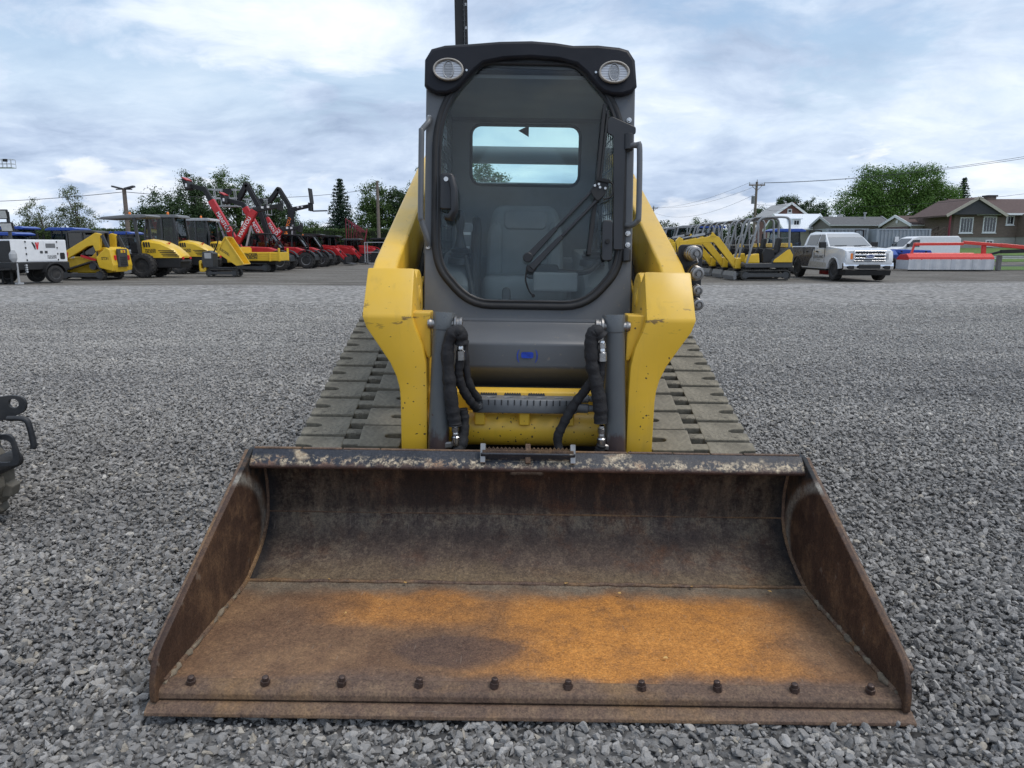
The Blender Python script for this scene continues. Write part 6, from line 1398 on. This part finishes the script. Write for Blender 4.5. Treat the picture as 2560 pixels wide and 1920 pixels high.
# ------------------------------------------------------------------ white van and containers
VN = thing('cargo_van', 'white cargo van parked by the brick bungalow', 'van', (30.6, 55.2, .05), 180)
b = MB(); b.prism([(-2.6, .45), (2.5, .45), (2.6, .8), (2.5, 1.1), (1.6, 1.3), (.9, 1.95), (.5, 2.08), (-2.4, 2.1), (-2.6, 1.9)], 'y', -.95, .95); b.build('body', M_white, VN, .08, 2)
for s in (-1, 1):
    quad('side_window', [(1.35, s * .952, 1.32), (.45, s * .952, 1.32), (.45, s * .952, 1.85), (.95, s * .952, 1.82)], M_win, (0, s, 0), VN)
    b = MB(); b.box((1.35, s * 1.05, 1.42), (.15, .2, .26)); b.build('mirror', M_black, VN, .03)
    for x in (-1.6, 1.65): wheel(VN, x, s * .85, .36, .36, .24, M_lgrey, False)
quad('windshield', [(1.58, -.82, 1.33), (1.58, .82, 1.33), (.95, .75, 1.92), (.95, -.75, 1.92)], M_win, (1, 0, 1), VN)
M_cont = mat('container_grey_blue', (.27, .31, .34), .5, var=.1, vs=2, dust=((.3, .26, .22), .3))
def container(loc, L, label):
    T = thing('shipping_container', label, 'container', loc, 0, 'grey-blue containers by the road')
    b = MB(); b.b2((0, 0, 0), (L, 2.4, .16)); b.b2((0, 0, 2.5), (L, 2.4, 2.6)); b.build('rails', M_cont, T)
    n = int(L / .28)
    for i in range(n): x = i * L / n; b = MB(); b.prism([(x, .02), (x + .10, .02), (x + .14, .07), (x + .24, .07), (x + .28, .02), (x + .28, .1), (x, .1)], 'z', .16, 2.5); b.build('corrugation', M_cont, T)
    b = MB(); b.b2((.02, .1, .14), (L - .02, 2.38, 2.52)); b.build('box', M_cont, T)
    for x in (0, L): b = MB(); b.b2((x - .08, -.02, 0), (x + .08, .1, 2.6)); b.build('corner_post', M_cont, T)
    return T
container((28.8, 57.9, .16), 4.1, 'grey-blue shipping container nearer the bungalow')['label']
container((25.2, 58.8, .2), 3.2, 'grey-blue shipping container mostly hidden behind the pickup')
# small sign board on the container
b = MB(); b.b2((30.15, 57.80, 1.75), (30.45, 57.86, 2.15)); tag(b.build('notice_board', M_decal_wht), 'small white notice fixed to the shipping container', 'notice')

# ------------------------------------------------------------------ houses
M_shg = mat('grey_shingles', (.115, .117, .12), .9, var=.2, vs=5, bump=.3, bs=30)
M_shb = mat('brown_shingles', (.095, .062, .055), .9, var=.22, vs=5, bump=.3, bs=30)
M_tin = mat('white_metal_roof', (.70, .74, .78), .3, .2, var=.06)
M_oldroof = mat('pale_grey_roof', (.34, .34, .34), .8, var=.15)
M_beige = mat('beige_siding', (.40, .37, .31), .7, var=.08)
M_taupe = mat('taupe_siding', (.15, .135, .12), .7, var=.08)
M_char = mat('charcoal_siding', (.045, .045, .05), .7, var=.1)
M_conc = mat('foundation_concrete', (.36, .35, .33), .85, var=.12, bump=.2)
def _brick(c1, c2, mor):
    def fn(g, b, o):
        P = g.sep(o); n = g.n('ShaderNodeTexBrick', {'Vector': g.comb(g.m('ADD', P[0], P[1]), P[2], 0.0), 'Color1': c1, 'Color2': c2, 'Mortar': mor, 'Scale': 1., 'Mortar Size': .012, 'Brick Width': .24, 'Row Height': .08})
        col = g.mix(g.mr(g.noise(o, 2.5, 5, .7), .35, .7, 0, .5), n.outputs['Color'], (.17, .125, .10))
        g.set(b.inputs['Base Color'], col); b.inputs['Roughness'].default_value = .85
    return fn
M_brick = mat('brown_brick', fn=_brick((.10, .065, .05), (.17, .115, .088), (.23, .2, .18)))
M_rbrick = mat('red_brick', fn=_brick((.16, .035, .03), (.22, .055, .045), (.2, .15, .13)))
def gable(T, x0, x1, y0, y1, ze, zr, axis, m, ov=.4, th=.16, fas=None, rake=True):
    """pitched roof as two slabs; axis is the ridge direction"""
    if axis == 'x':
        ym = (y0 + y1) / 2
        for (ya, yb) in ((y0 - ov, ym), (y1 + ov, ym)):
            b = MB(); za = ze - (zr - ze) * ov / (ym - y0); b.add([(x0 - ov, ya, za), (x1 + ov, ya, za), (x1 + ov, yb, zr), (x0 - ov, yb, zr), (x0 - ov, ya, za + th), (x1 + ov, ya, za + th), (x1 + ov, yb, zr + th), (x0 - ov, yb, zr + th)], [(0, 1, 2, 3), (4, 5, 6, 7), (0, 1, 5, 4), (1, 2, 6, 5), (2, 3, 7, 6), (3, 0, 4, 7)]); r = b.build('roof', m, T)
            if fas:
                b = MB(); b.b2((x0 - ov, ya - .03, za - .02), (x1 + ov, ya + .0, za + th + .02)) if ya < ym else b.b2((x0 - ov, ya, za), (x1 + ov, ya + .03, za + th)); b.build('fascia', fas, T)
                for x in ((x0 - ov, x1 + ov) if rake else ()): b = MB(); b.bar((x, ya, za + th / 2), (x, yb, zr + th / 2), .06, .26); b.build('fascia', fas, T)
    else:
        xm = (x0 + x1) / 2
        for (xa, xb) in ((x0 - ov, xm), (x1 + ov, xm)):
            b = MB(); za = ze - (zr - ze) * ov / (xm - x0); b.add([(xa, y0 - ov, za), (xa, y1 + ov, za), (xb, y1 + ov, zr), (xb, y0 - ov, zr), (xa, y0 - ov, za + th), (xa, y1 + ov, za + th), (xb, y1 + ov, zr + th), (xb, y0 - ov, zr + th)], [(0, 1, 2, 3), (4, 5, 6, 7), (0, 1, 5, 4), (1, 2, 6, 5), (2, 3, 7, 6), (3, 0, 4, 7)]); b.build('roof', m, T)
            if fas: b = MB(); b.bar((xa, y0 - ov - .03, za + th / 2), (xb, y0 - ov - .03, zr + th / 2), .06, .26); b.build('fascia', fas, T)
def window(T, x0, x1, z0, z1, y, n=2, m=None):
    b = MB(); b.b2((x0 - .08, y - .05, z0 - .08), (x1 + .08, y + .02, z1 + .08)); f = b.build('window', m or M_white, T)
    for i in range(n):
        a = x0 + (x1 - x0) * i / n + .03; c = x0 + (x1 - x0) * (i + 1) / n - .03
        b = MB(); b.b2((a, y - .065, z0 + .02), (c, y - .045, z1 - .02)); b.build('pane', M_win, f)
    b = MB(); b.b2((x0 - .14, y - .10, z0 - .16), (x1 + .14, y, z0 - .085)); b.build('sill', m or M_white, f); return f
H1 = thing('bungalow', 'brown brick bungalow with dark gable and brown roof at the right edge', 'house', (0, 0, 0))
b = MB(); b.b2((41.95, 70, 1.1), (56, 79, 2.3)); b.build('foundation', M_conc, H1)
b = MB(); b.b2((41.9, 69.95, 2.28), (56.05, 79.05, 4.35)); b.build('wall', M_brick, H1)
b = MB(); b.b2((46.9 + 1.0, 68.6, 2.28), (56, 69.95, 4.4)); b.build('wall', M_brick, H1); b = MB(); b.b2((47.95, 68.65, 1.1), (55.9, 69.9, 2.28)); b.build('foundation', M_conc, H1)
b = MB(); b.add([(41.0, 69.0, 4.35), (46.0, 69.0, 4.35), (43.35, 69.0, 5.75), (41.0, 69.9, 4.35), (46.0, 69.9, 4.35), (43.35, 69.9, 5.75)], [(0, 1, 2), (3, 5, 4), (0, 3, 4, 1), (1, 4, 5, 2), (2, 5, 3, 0)]); b.build('gable_wall', M_char, H1)
gable(H1, 40.85, 45.85, 69.2, 75, 4.35, 5.80, 'y', M_shb, .35, .14, M_beige)
gable(H1, 43.9, 58, 69.6, 79, 4.42, 5.95, 'x', M_shb, .3, .14, M_white, False)
window(H1, 42.55, 43.65, 2.75, 4.05, 69.94, 4); window(H1, 44.75, 45.85, 2.78, 4.12, 69.94, 4); window(H1, 46.9, 47.5, 3.5, 4.2, 69.94, 2); window(H1, 45.2, 45.8, 1.55, 1.95, 69.99, 2)
b = MB(); b.b2((47.5, 74, 5.6), (48.3, 74.8, 6.35)); b.build('chimney', M_brick, H1); b = MB(); b.b2((47.4, 73.9, 6.3), (48.4, 74.9, 6.45)); b.build('chimney_cap', M_char, H1)
b = MB(); b.cyl((41.15, 69.3, 1.2), (41.15, 69.3, 4.4), .09, n=10); b.build('porch_post', M_redw, H1)
b = MB(); b.b2((40.7, 69.1, 1.1), (41.9, 70.6, 2.3)); b.build('porch', M_brick, H1)
for i in range(6): b = MB(); b.b2((39.9 - .0 - (5 - i) * .28 + .8 * 0, 69.0, 1.2 + i * .19), (40.3 - (5 - i) * .28, 70.4, 1.26 + i * .19)); b.build('step', mat('brown_timber', (.07, .048, .038), .8, var=.2), H1)
for yy in (69.0, 70.4):
    b = MB(); b.bar((38.6, yy, 1.95), (40.75, yy, 3.25), .08, .12); b.build('stair_rail', MATS['brown_timber'], H1)
    b = MB(); b.bar((38.6, yy, 1.55), (40.75, yy, 2.85), .06, .1); b.build('stair_rail', MATS['brown_timber'], H1)
    for t in (0, .5, 1): b = MB(); b.bar((38.6 + 2.15 * t, yy, 1.2 + 1.1 * t), (38.6 + 2.15 * t, yy, 2.0 + 1.3 * t), .08); b.build('rail_post', MATS['brown_timber'], H1)
def xhouse(T, L, Wd, h, hr, wm, rm, fas):
    """plain building, ridge along local x, its gable end at x = 0"""
    b = MB(); b.b2((0, 0, -.2), (L, Wd, h)); b.build('wall', wm, T)
    for x in (0, L - .2): b = MB(); b.prism([(0, h - .01), (Wd, h - .01), (Wd / 2, hr - .03)], 'x', x, x + .2); b.build('gable_wall', wm, T)
    gable(T, 0, L, 0, Wd, h, hr, 'x', rm, .3, .1, fas)
H2 = thing('garage', 'beige garage with brown shingle roof left of the brick bungalow', 'garage', (40.7, 75, 1.24), 7)
xhouse(H2, 6.0, 4.8, 2.35, 3.25, M_beige, M_shb, M_white)
b = MB(); b.cyl((-.05, 2.4, 2.75), (.02, 2.4, 2.75), .18, n=16); b.build('round_vent', M_white, H2)
b = MB(); b.add([(-.95, .2, 1.55), (-.95, 4.0, 1.55), (-.02, 4.0, 2.1), (-.02, .2, 2.1), (-.95, .2, 1.65), (-.95, 4.0, 1.65), (-.02, 4.0, 2.2), (-.02, .2, 2.2)], [(0, 1, 2, 3), (4, 5, 6, 7), (0, 1, 5, 4), (1, 2, 6, 5), (2, 3, 7, 6), (3, 0, 4, 7)]); b.build('awning', M_shb, H2)
H3 = thing('bungalow', 'low taupe bungalow with grey shingle roof behind the pickup', 'house', (34.7, 80, 1.24), 2)
xhouse(H3, 6.4, 4.6, 2.5, 3.35, M_taupe, M_shg, M_lgrey)
b = MB(); b.cyl((4.4, 1.6, 2.9), (4.4, 1.6, 3.75), .09, n=10); b.cyl((4.4, 1.6, 3.75), (4.4, 1.6, 3.9), .16, n=10); b.build('vent_pipe', M_lgrey, H3); b = MB(); b.b2((1.9, 2.5, 3.2), (2.4, 2.9, 3.7)); b.build('roof_vent', M_lgrey, H3)
H4 = thing('farmhouse', 'white metal-roofed farmhouse with a small dormer', 'house', (0, 0, 0))
b = MB(); b.b2((31.6, 85, 1.1), (36.2, 91, 3.6)); b.build('wall', M_beige, H4); gable(H4, 31.6, 36.2, 85, 91, 3.55, 5.15, 'x', M_tin, .45, .1, M_white)
b = MB(); b.b2((32.5, 85.6, 3.7), (33.5, 87.6, 4.55)); d_ = b.build('dormer', M_tin, H4); window(H4, 32.7, 33.3, 3.85, 4.4, 85.58, 2)
b = MB(); b.add([(32.35, 85.4, 4.52), (33.65, 85.4, 4.52), (33.65, 88, 4.75), (32.35, 88, 4.75), (32.35, 85.4, 4.62), (33.65, 85.4, 4.62), (33.65, 88, 4.85), (32.35, 88, 4.85)], [(0, 1, 2, 3), (4, 5, 6, 7), (0, 1, 5, 4), (1, 2, 6, 5), (2, 3, 7, 6), (3, 0, 4, 7)]); b.build('dormer_roof', M_tin, H4)
H5 = thing('brick_house', 'tall red brick house with pale grey roof behind the excavators', 'house', (0, 0, 0))
b = MB(); b.b2((33.8, 95, 1.0), (37.9, 102, 5.45)); b.build('wall', M_rbrick, H5)
b = MB(); b.add([(33.8, 95, 5.44), (37.9, 95, 5.44), (35.75, 95, 6.8), (33.8, 102, 5.44), (37.9, 102, 5.44), (35.75, 102, 6.8)], [(0, 1, 2), (3, 5, 4), (0, 3, 4, 1), (1, 4, 5, 2), (2, 5, 3, 0)]); b.build('gable_wall', M_rbrick, H5)
gable(H5, 33.8, 37.7, 95, 102, 5.5, 6.85, 'y', M_oldroof, .3, .1, M_white)
window(H5, 35.45, 35.85, 5.75, 6.1, 94.97, 1); b = MB(); b.b2((36.6, 97, 6.2), (37.1, 97.5, 7.1)); b.build('chimney', M_rbrick, H5)
window(H5, 34.4, 35.0, 3.4, 4.6, 94.97, 1); window(H5, 36.4, 37.0, 3.4, 4.6, 94.97, 1)

# ------------------------------------------------------------------ poles and cables
M_wood = mat('pole_wood', (.17, .14, .115), .9, var=.25, vs=8, bump=.3, bs=20)
M_cable = mat('cable_black', (.03, .03, .032), .6)
def upole(loc, h, label, arms=True, transformer=False, lean=0.):
    T = thing('utility_pole', label, 'utility pole', loc); b = MB(); b.cyl((0, 0, -.3), (lean, 0, h), .17, .12, 10); b.build('pole', M_wood, T, smooth=50)
    if arms:
        b = MB(); b.bar((-.85 + lean, -.1, h - .35), (.85 + lean, -.1, h - .35), .12, .14); b.build('cross_arm', M_wood, T)
        for x in (-.8, .0, .8): b = MB(); b.cyl((x + lean, -.1, h - .28 if x else h), (x + lean, -.1, (h - .28 if x else h) + .22), .05, n=8); b.build('insulator', M_lgrey, T)
        for s in (-1, 1): b = MB(); b.bar((s * .55 + lean, -.1, h - .4), (lean, -.1, h - .95), .05); b.build('arm_brace', M_wood, T)
    if transformer: b = MB(); b.cyl((-.32, -.1, h - 2.3), (-.32, -.1, h - 1.5), .2, n=12); b.build('transformer', M_mgrey, T, smooth=40)
    return T
zP = gz(26.3, 80); upole((26.3, 80, zP), 8.25 - zP, 'tall wooden utility pole with crossarm and transformer left of the red brick house', True, True)
upole((28.7, 150, 0), 9.5, 'far utility pole with small crossarm just right of the loader arm', True)
LP = upole((-24.0, 46, 0), 4.9, 'wooden pole carrying two floodlights behind the rollers', False)
for s in (-1, 1):
    b = MB(); b.box((s * .38, -.05, 4.95), (.6, .3, .10), (0, s * -14, 0)); b.build('floodlight', M_dkgrey, LP)
b = MB(); b.bar((-.5, 0, 4.85), (.5, 0, 4.85), .06); b.build('lamp_bracket', M_dkgrey, LP)
upole((-11.95, 66, 0), 7.1, 'plain wooden pole standing before the hedge, right of the conifer', False)
def cable(p, q, sag, label, r=.014):
    P = [Vector(p).lerp(Vector(q), t / 20) - Vector((0, 0, sag * 4 * (t / 20) * (1 - t / 20))) for t in range(21)]
    b = MB(); b.tube(P, r, 5); tag(b.build('power_cable', M_cable), label, 'cable')
cable((25.5, 80, 8.15), (27.9, 150, 9.4), .9, 'upper power cable running left from the tall pole to the far pole'); cable((27.1, 80, 8.15), (29.5, 150, 9.4), 1.0, 'second power cable running left from the tall pole'); cable((26.3, 80, 7.0), (28.7, 150, 8.3), 1.6, 'lower cable sagging left from the tall pole')
cable((25.5, 80, 8.1), (48, 52, 9.55), .9, 'lower of two power cables rising to the right over the big tree', .017); cable((27.1, 80, 8.15), (49.5, 53, 10.1), .9, 'upper of two power cables rising to the right over the big tree', .017)
cable((26.3, 80, 5.9), (48, 58, 6.6), 1.0, 'thin service cable crossing in front of the big tree'); cable((26.3, 80, 6.0), (35, 95, 6.2), .5, 'short cable from the tall pole to the red brick house')
cable((-60, 62, 5.8), (-24, 46, 4.7), .7, 'faint cable running left from the floodlight pole', .018); cable((-24, 46, 4.7), (-11.95, 66, 6.5), .6, 'faint cable between the two wooden poles at left', .018)
# ------------------------------------------------------------------ trees
def leafmat(nm, c, v=.5):
    def fn(g, b, o):
        n = g.noise(o, .55, 3, .6); r = g.n('ShaderNodeNewGeometry').outputs['Random Per Island']
        f = g.m('ADD', g.m('MULTIPLY', n, .65), g.m('MULTIPLY', r, .35))
        g.set(b.inputs['Base Color'], g.ramp(f, [(.2, tuple(x * (1 - v) for x in c)), (.5, c), (.8, tuple(min(1, x * (1 + v)) for x in c))])); b.inputs['Roughness'].default_value = .6; b.inputs['Specular IOR Level'].default_value = .25
        tr = g.n('ShaderNodeBsdfTranslucent', {'Color': tuple(min(1, x * 1.6) for x in c)}); mx = g.n('ShaderNodeMixShader', {0: .22, 1: b.outputs[0], 2: tr.outputs[0]})
        out = [q for q in g.nt.nodes if q.type == 'OUTPUT_MATERIAL'][0]; g.L.new(mx.outputs[0], out.inputs[0])
    return mat(nm, fn=fn)
L_mid = leafmat('leaf_mid_green', (.062, .105, .028)); L_dark = leafmat('leaf_dark_green', (.042, .074, .028)); L_bright = leafmat('leaf_fresh_green', (.075, .145, .028))
L_pale = leafmat('leaf_pale_olive', (.105, .13, .065)); L_con = leafmat('needle_green', (.022, .045, .026)); L_hedge = leafmat('hedge_leaf', (.05, .085, .022), .4)
M_bark = mat('bark', (.10, .08, .065), .9, var=.3, vs=10, bump=.5, bs=20)
def leaves(nrg, C, rad, per, size, squash=.75):
    """per leaf quads around every clump centre C (n,3)"""
    n = len(C) * per; c = np.repeat(C, per, 0) + nrg.normal(0, 1, (n, 3)) * np.repeat(np.broadcast_to(rad, (len(C),)), per)[:, None] * np.array([1, 1, squash])
    nn = (c - np.repeat(C, per, 0)); nn /= np.linalg.norm(nn, axis=1)[:, None] + 1e-9; nn = nn * .9 + np.array([0, 0, .45]) + nrg.normal(0, .45, (n, 3)); nn /= np.linalg.norm(nn, axis=1)[:, None]
    t = nrg.normal(0, 1, (n, 3)); a = np.cross(nn, t); a /= np.linalg.norm(a, axis=1)[:, None]; bb = np.cross(nn, a)
    s = size * nrg.uniform(.6, 1.3, n)[:, None]; V = np.stack([c - a * s, c + bb * s * .6, c + a * s, c - bb * s * .6], 1).reshape(-1, 3)
    return V
def leafmesh(nm, V, m, parent):
    me = bpy.data.meshes.new(nm); k = len(V); me.vertices.add(k); me.vertices.foreach_set('co', V.astype(np.float32).ravel()); me.loops.add(k); me.loops.foreach_set('vertex_index', np.arange(k, dtype=np.int32)); me.polygons.add(k // 4); me.polygons.foreach_set('loop_start', np.arange(0, k, 4, dtype=np.int32)); me.update(calc_edges=True)
    return link(me, nm, m, parent)
def tree(loc, blobs, m, label, seed, n=260, per=16, size=.22, rad=.55, trunk=.22, lean=0., nm='deciduous_tree', group=None, gap=.0):
    """blobs: list of (x, y, z, rx, ry, rz) ellipsoids of the crown"""
    T = thing(nm, label, 'tree', loc, 0, group); g_ = np.random.default_rng(seed); C = []
    vol = np.array([b[3] * b[4] * b[5] for b in blobs]); w = vol ** .8 / (vol ** .8).sum()
    for bl, k in zip(blobs, w):
        u = g_.normal(0, 1, (int(n * k) + 3, 3)); u /= np.linalg.norm(u, axis=1)[:, None]; r = g_.uniform(.45, 1, len(u)) ** .5
        r *= 1 + .22 * np.sin(u[:, 0] * 5 + seed) * np.cos(u[:, 2] * 4 + u[:, 1] * 3)
        C.append(np.array(bl[:3]) + u * r[:, None] * np.array(bl[3:]))
    C = np.concatenate(C); C[:, 0] += lean * np.maximum(C[:, 2] - 2, 0)
    if gap: C = C[g_.random(len(C)) > gap]
    V = leaves(g_, C, rad * .78 * g_.uniform(.6, 1.25, len(C)), int(per * 3.6), size * .58); leafmesh('crown', V, m, T)
    b = MB(); top = max(bl[2] for bl in blobs); b.tube([(0, 0, -.3), (lean * .3, 0, top * .45), (lean * (top - 2), 0, top)], [trunk, trunk * .7, trunk * .25], 8); b.build('trunk', M_bark, T, smooth=60)
    k = 0
    for c in C[:: max(1, len(C) // 26)]:
        z0 = max(1.2, c[2] * .55); p0 = Vector((lean * max(z0 - 2, 0), 0, z0)); c = Vector(c)
        b = MB(); b.tube([p0, p0.lerp(c, .5) + Vector((0, 0, .3)), c], [trunk * .32, trunk * .2, trunk * .06], 5); b.build('branch', M_bark, T)
    return T
def conifer(loc, h, r, label, seed, m=None):
    T = thing('conifer', label, 'tree', loc); g_ = np.random.default_rng(seed); C = []; rad = []
    z = .12 * h
    while z < h * .985:
        f = 1 - z / h; k = int(5 + 11 * f); off = g_.uniform(0, 6)
        rr = r * (f ** .85) * g_.uniform(.85, 1.1)
        for i in range(k):
            a = off + 2 * math.pi * i / k + g_.uniform(-.2, .2); L = rr * g_.uniform(.75, 1.12)
            for t in np.linspace(.25, 1, max(2, int(L / .3))): C.append((math.cos(a) * L * t, math.sin(a) * L * t, z - .28 * L * t + .10 * L * t * t)); rad.append(.10 + .10 * f * (1 - .4 * t))
        z += .32 + .12 * f
    C = np.array(C); V = leaves(g_, C, np.array(rad) * 1.25, 22, .10, .6); leafmesh('crown', V, m or L_con, T)
    b = MB(); b.tube([(0, 0, -.3), (0, 0, h * .95)], [.2, .03], 8); b.build('trunk', M_bark, T); return T
GW = 'windblown trees behind the right-hand houses'
# left background
tree((-47.6, 75, 0), [(-.8, 0, 4.8, 1.0, 1.0, 1.5), (.6, 0, 3.7, 1.5, 1.3, 1.3), (1.6, 0, 3.0, 1.2, 1, .9), (-1.3, 0, 3.0, 1.2, 1, 1.1)], L_pale, 'thin pale birch bending in the wind, left of two', 1, 74, 18, .13, .36, .12, -.12, gap=.15)
tree((-44.4, 75.5, 0), [(-.3, 0, 5.9, .8, .8, 1.6), (.2, 0, 4.6, 1.1, 1, 1.2), (-1.3, 0, 4.4, .9, .8, 1.0), (1.3, 0, 3.9, 1.1, 1, 1.3), (.3, 0, 3.2, 1.3, 1, .9)], L_pale, 'thin pale birch bending in the wind, right of two', 2, 93, 18, .13, .36, .13, -.05, gap=.12)
tree((-51, 77, 0), [(0, 0, 2.6, 2.2, 1.5, 1.2), (2.5, 0, 2.4, 1.6, 1.2, 1.0)], L_mid, 'low bushy tree at the far left behind the blue tractors', 3, 74, 18, .16, .4, .12)
tree((-41.5, 80, 0), [(0, 0, 4.3, 1.0, 1, 1.1), (.4, 0, 2.9, 1.2, 1, 1)], L_pale, 'small light tree between the birches and the floodlight pole', 4, 43, 16, .14, .36, .12, gap=.2)
tree((-38.3, 81, 0), [(0, 0, 5.2, 2.2, 2, 2.1), (-1.3, 0, 4.2, 1.6, 1.5, 1.6), (1.6, 0, 4.4, 2, 1.6, 2)], L_dark, 'dark round tree right behind the floodlight pole', 5, 186, 20, .17, .45)
tree((-34.9, 83, 0), [(-.9, 0, 7.2, 1.6, 1.6, 2.2), (.8, 0, 6.2, 2, 1.8, 2.2), (0, 0, 4, 2.4, 2, 2)], L_dark, 'tall dark tree behind the raised telehandler hitch', 6, 198, 20, .17, .45)
tree((-31.8, 86, 0), [(-.8, 0, 7.6, 2.2, 2, 2.4), (1.2, 0, 6.6, 2.2, 2, 2.2), (0, 0, 4.2, 3, 2.2, 2.2)], L_mid, 'largest rounded tree of the left group, lighter green', 7, 260, 20, .17, .45)
tree((-27.9, 87, 0), [(0, 0, 5.6, 1.6, 1.6, 1.8), (.8, 0, 4.0, 1.9, 1.6, 2), (-1.4, 0, 4.0, 1.8, 1.5, 2)], L_dark, 'dark tree behind the folded black booms', 8, 173, 20, .17, .45)
tree((-24.6, 90, 0), [(0, 0, 3.2, 1.6, 1.4, 1.2)], L_mid, 'low tree beyond the hedge between booms and conifer', 38, 43, 16, .16, .4)
conifer((-19.9, 86, 0), 9.2, 3.0, 'tall pointed dark conifer behind the left row', 9)
tree((-15.2, 82, 0), [(0, 0, 6.6, 1.5, 1.5, 1.9), (-.5, 0, 4.4, 1.7, 1.6, 1.9), (.8, 0, 4.8, 1.4, 1.4, 1.8)], L_mid, 'leafy tree between the conifer and the plain pole', 10, 173, 20, .17, .42)
tree((-12.9, 83, 0), [(0, 0, 6.2, 1.4, 1.4, 1.9), (.5, 0, 4.2, 1.7, 1.5, 2)], L_dark, 'dark leafy tree right behind the plain pole', 11, 136, 20, .17, .42)
tree((-9.6, 80, 0), [(0, 0, 7.4, 1.5, 1.5, 2.0), (.4, 0, 5.0, 2, 1.8, 2.2), (2.2, 0, 5.4, 1.6, 1.5, 1.9)], L_mid, 'tall tree half hidden by the left lift arm', 12, 198, 20, .17, .42)
tree((-4.0, 76, 0), [(.2, 0, 8.6, 1.1, 1.1, 1.4), (1.5, 0, 8.3, .9, 1, 1.3), (2.6, 0, 7.6, .9, 1, 1.2), (-1, 0, 6.6, 1.6, 1.4, 1.8), (1.2, 0, 5.6, 2, 1.4, 2)], L_mid, 'tree seen through the rear window of the cab', 13, 142, 18, .17, .42)
tree((6.2, 86, 0), [(0, 0, 4.2, 2, 1.6, 1.8)], L_dark, 'dark bushy tree hidden low behind the right lift arm', 14, 74, 18, .17, .42)
HG = thing('hedge', 'long clipped green hedge behind the left row of machines', 'hedge', (-28, 69, 0))
g_ = np.random.default_rng(77); n = 5200; C = np.stack([g_.uniform(-24, 27, n), g_.uniform(-.7, .7, n), g_.uniform(.1, 2.95, n)], 1); f = g_.random(n); C[f < .5, 1] = -.75; C[f > .75, 2] = 2.95
leafmesh('foliage', leaves(g_, C, .08, 9, .075, .9), L_hedge, HG)
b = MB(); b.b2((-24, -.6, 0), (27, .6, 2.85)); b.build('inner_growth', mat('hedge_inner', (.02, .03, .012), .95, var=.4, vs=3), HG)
# right background
zb = 1.24
tree((51.8, 100, zb), [(-4.6, 0, 5.5, 3.2, 3, 2.9), (-1.6, 0, 7.8, 3.6, 3.2, 3.0), (2.6, 0, 8.0, 3.4, 3, 2.9), (5.8, 0, 5.6, 3.0, 3, 2.8), (1, -1, 4.6, 5.2, 3, 2.4), (-3.2, -1, 4.0, 3.4, 2.6, 2)], L_bright, 'very large broad bright green tree behind the houses on the right', 20, 900, 22, .20, .72, .5)
conifer((68.0, 112, zb), 10.4, 3.2, 'dark conifer right of the very large tree', 21)
tree((44.0, 116, zb), [(-.8, 0, 6.6, 1.2, 1, 1.8), (.8, 0, 6.2, 1.1, 1, 1.8), (2.2, 0, 5.4, 1.1, 1, 1.6), (0, 0, 4.4, 2.4, 1.5, 1.6)], L_dark, 'dark windblown tree right of the red brick house roof', 22, 142, 19, .19, .42, .2, -.10, group=GW)
tree((48.0, 117, zb), [(0, 0, 6.0, .8, .8, 1.5), (.2, 0, 4.4, 1.0, .9, 1.5)], L_dark, 'narrow windblown tree, left of two slim ones', 23, 55, 18, .18, .4, .16, -.10, group=GW)
tree((49.8, 118, zb), [(0, 0, 6.0, .7, .8, 1.4), (.3, 0, 4.4, .9, .9, 1.4)], L_dark, 'narrow windblown tree beside the very large tree', 24, 49, 18, .18, .4, .16, -.10, group=GW)
tree((40.2, 118, zb), [(0, 0, 5.0, 1.6, 1.4, 1.6), (1.4, 0, 4.4, 1.4, 1.2, 1.5)], L_dark, 'dark tree showing above the red brick house', 31, 80, 18, .19, .42, group=GW)
q = random.Random(9); lab = ['first from the loader arm', 'second from the loader arm', 'third from the loader arm', 'fourth from the loader arm', 'fifth from the loader arm', 'sixth from the loader arm', 'seventh from the loader arm', 'eighth, nearest the utility pole']
for i in range(8):
    x = 25.6 + i * 2.35; h = [5.6, 6.3, 4.9, 6.2, 6.0, 5.2, 6.3, 6.8][i]
    tree((x, 130 + q.uniform(-3, 3), 0), [(0, 0, h - 1.6, 1.5, 1.4, 1.6), (q.uniform(-.8, .8), 0, h - 3.0, 1.8, 1.5, 1.6), (q.uniform(-1, 1), 0, 1.8, 2.0, 1.4, 1.4)], [L_dark, L_dark, L_con, L_mid][i % 4], 'low tree on the skyline behind the excavators, ' + lab[i], 40 + i, 130, 12, .2, .42, group='skyline trees behind the excavators')
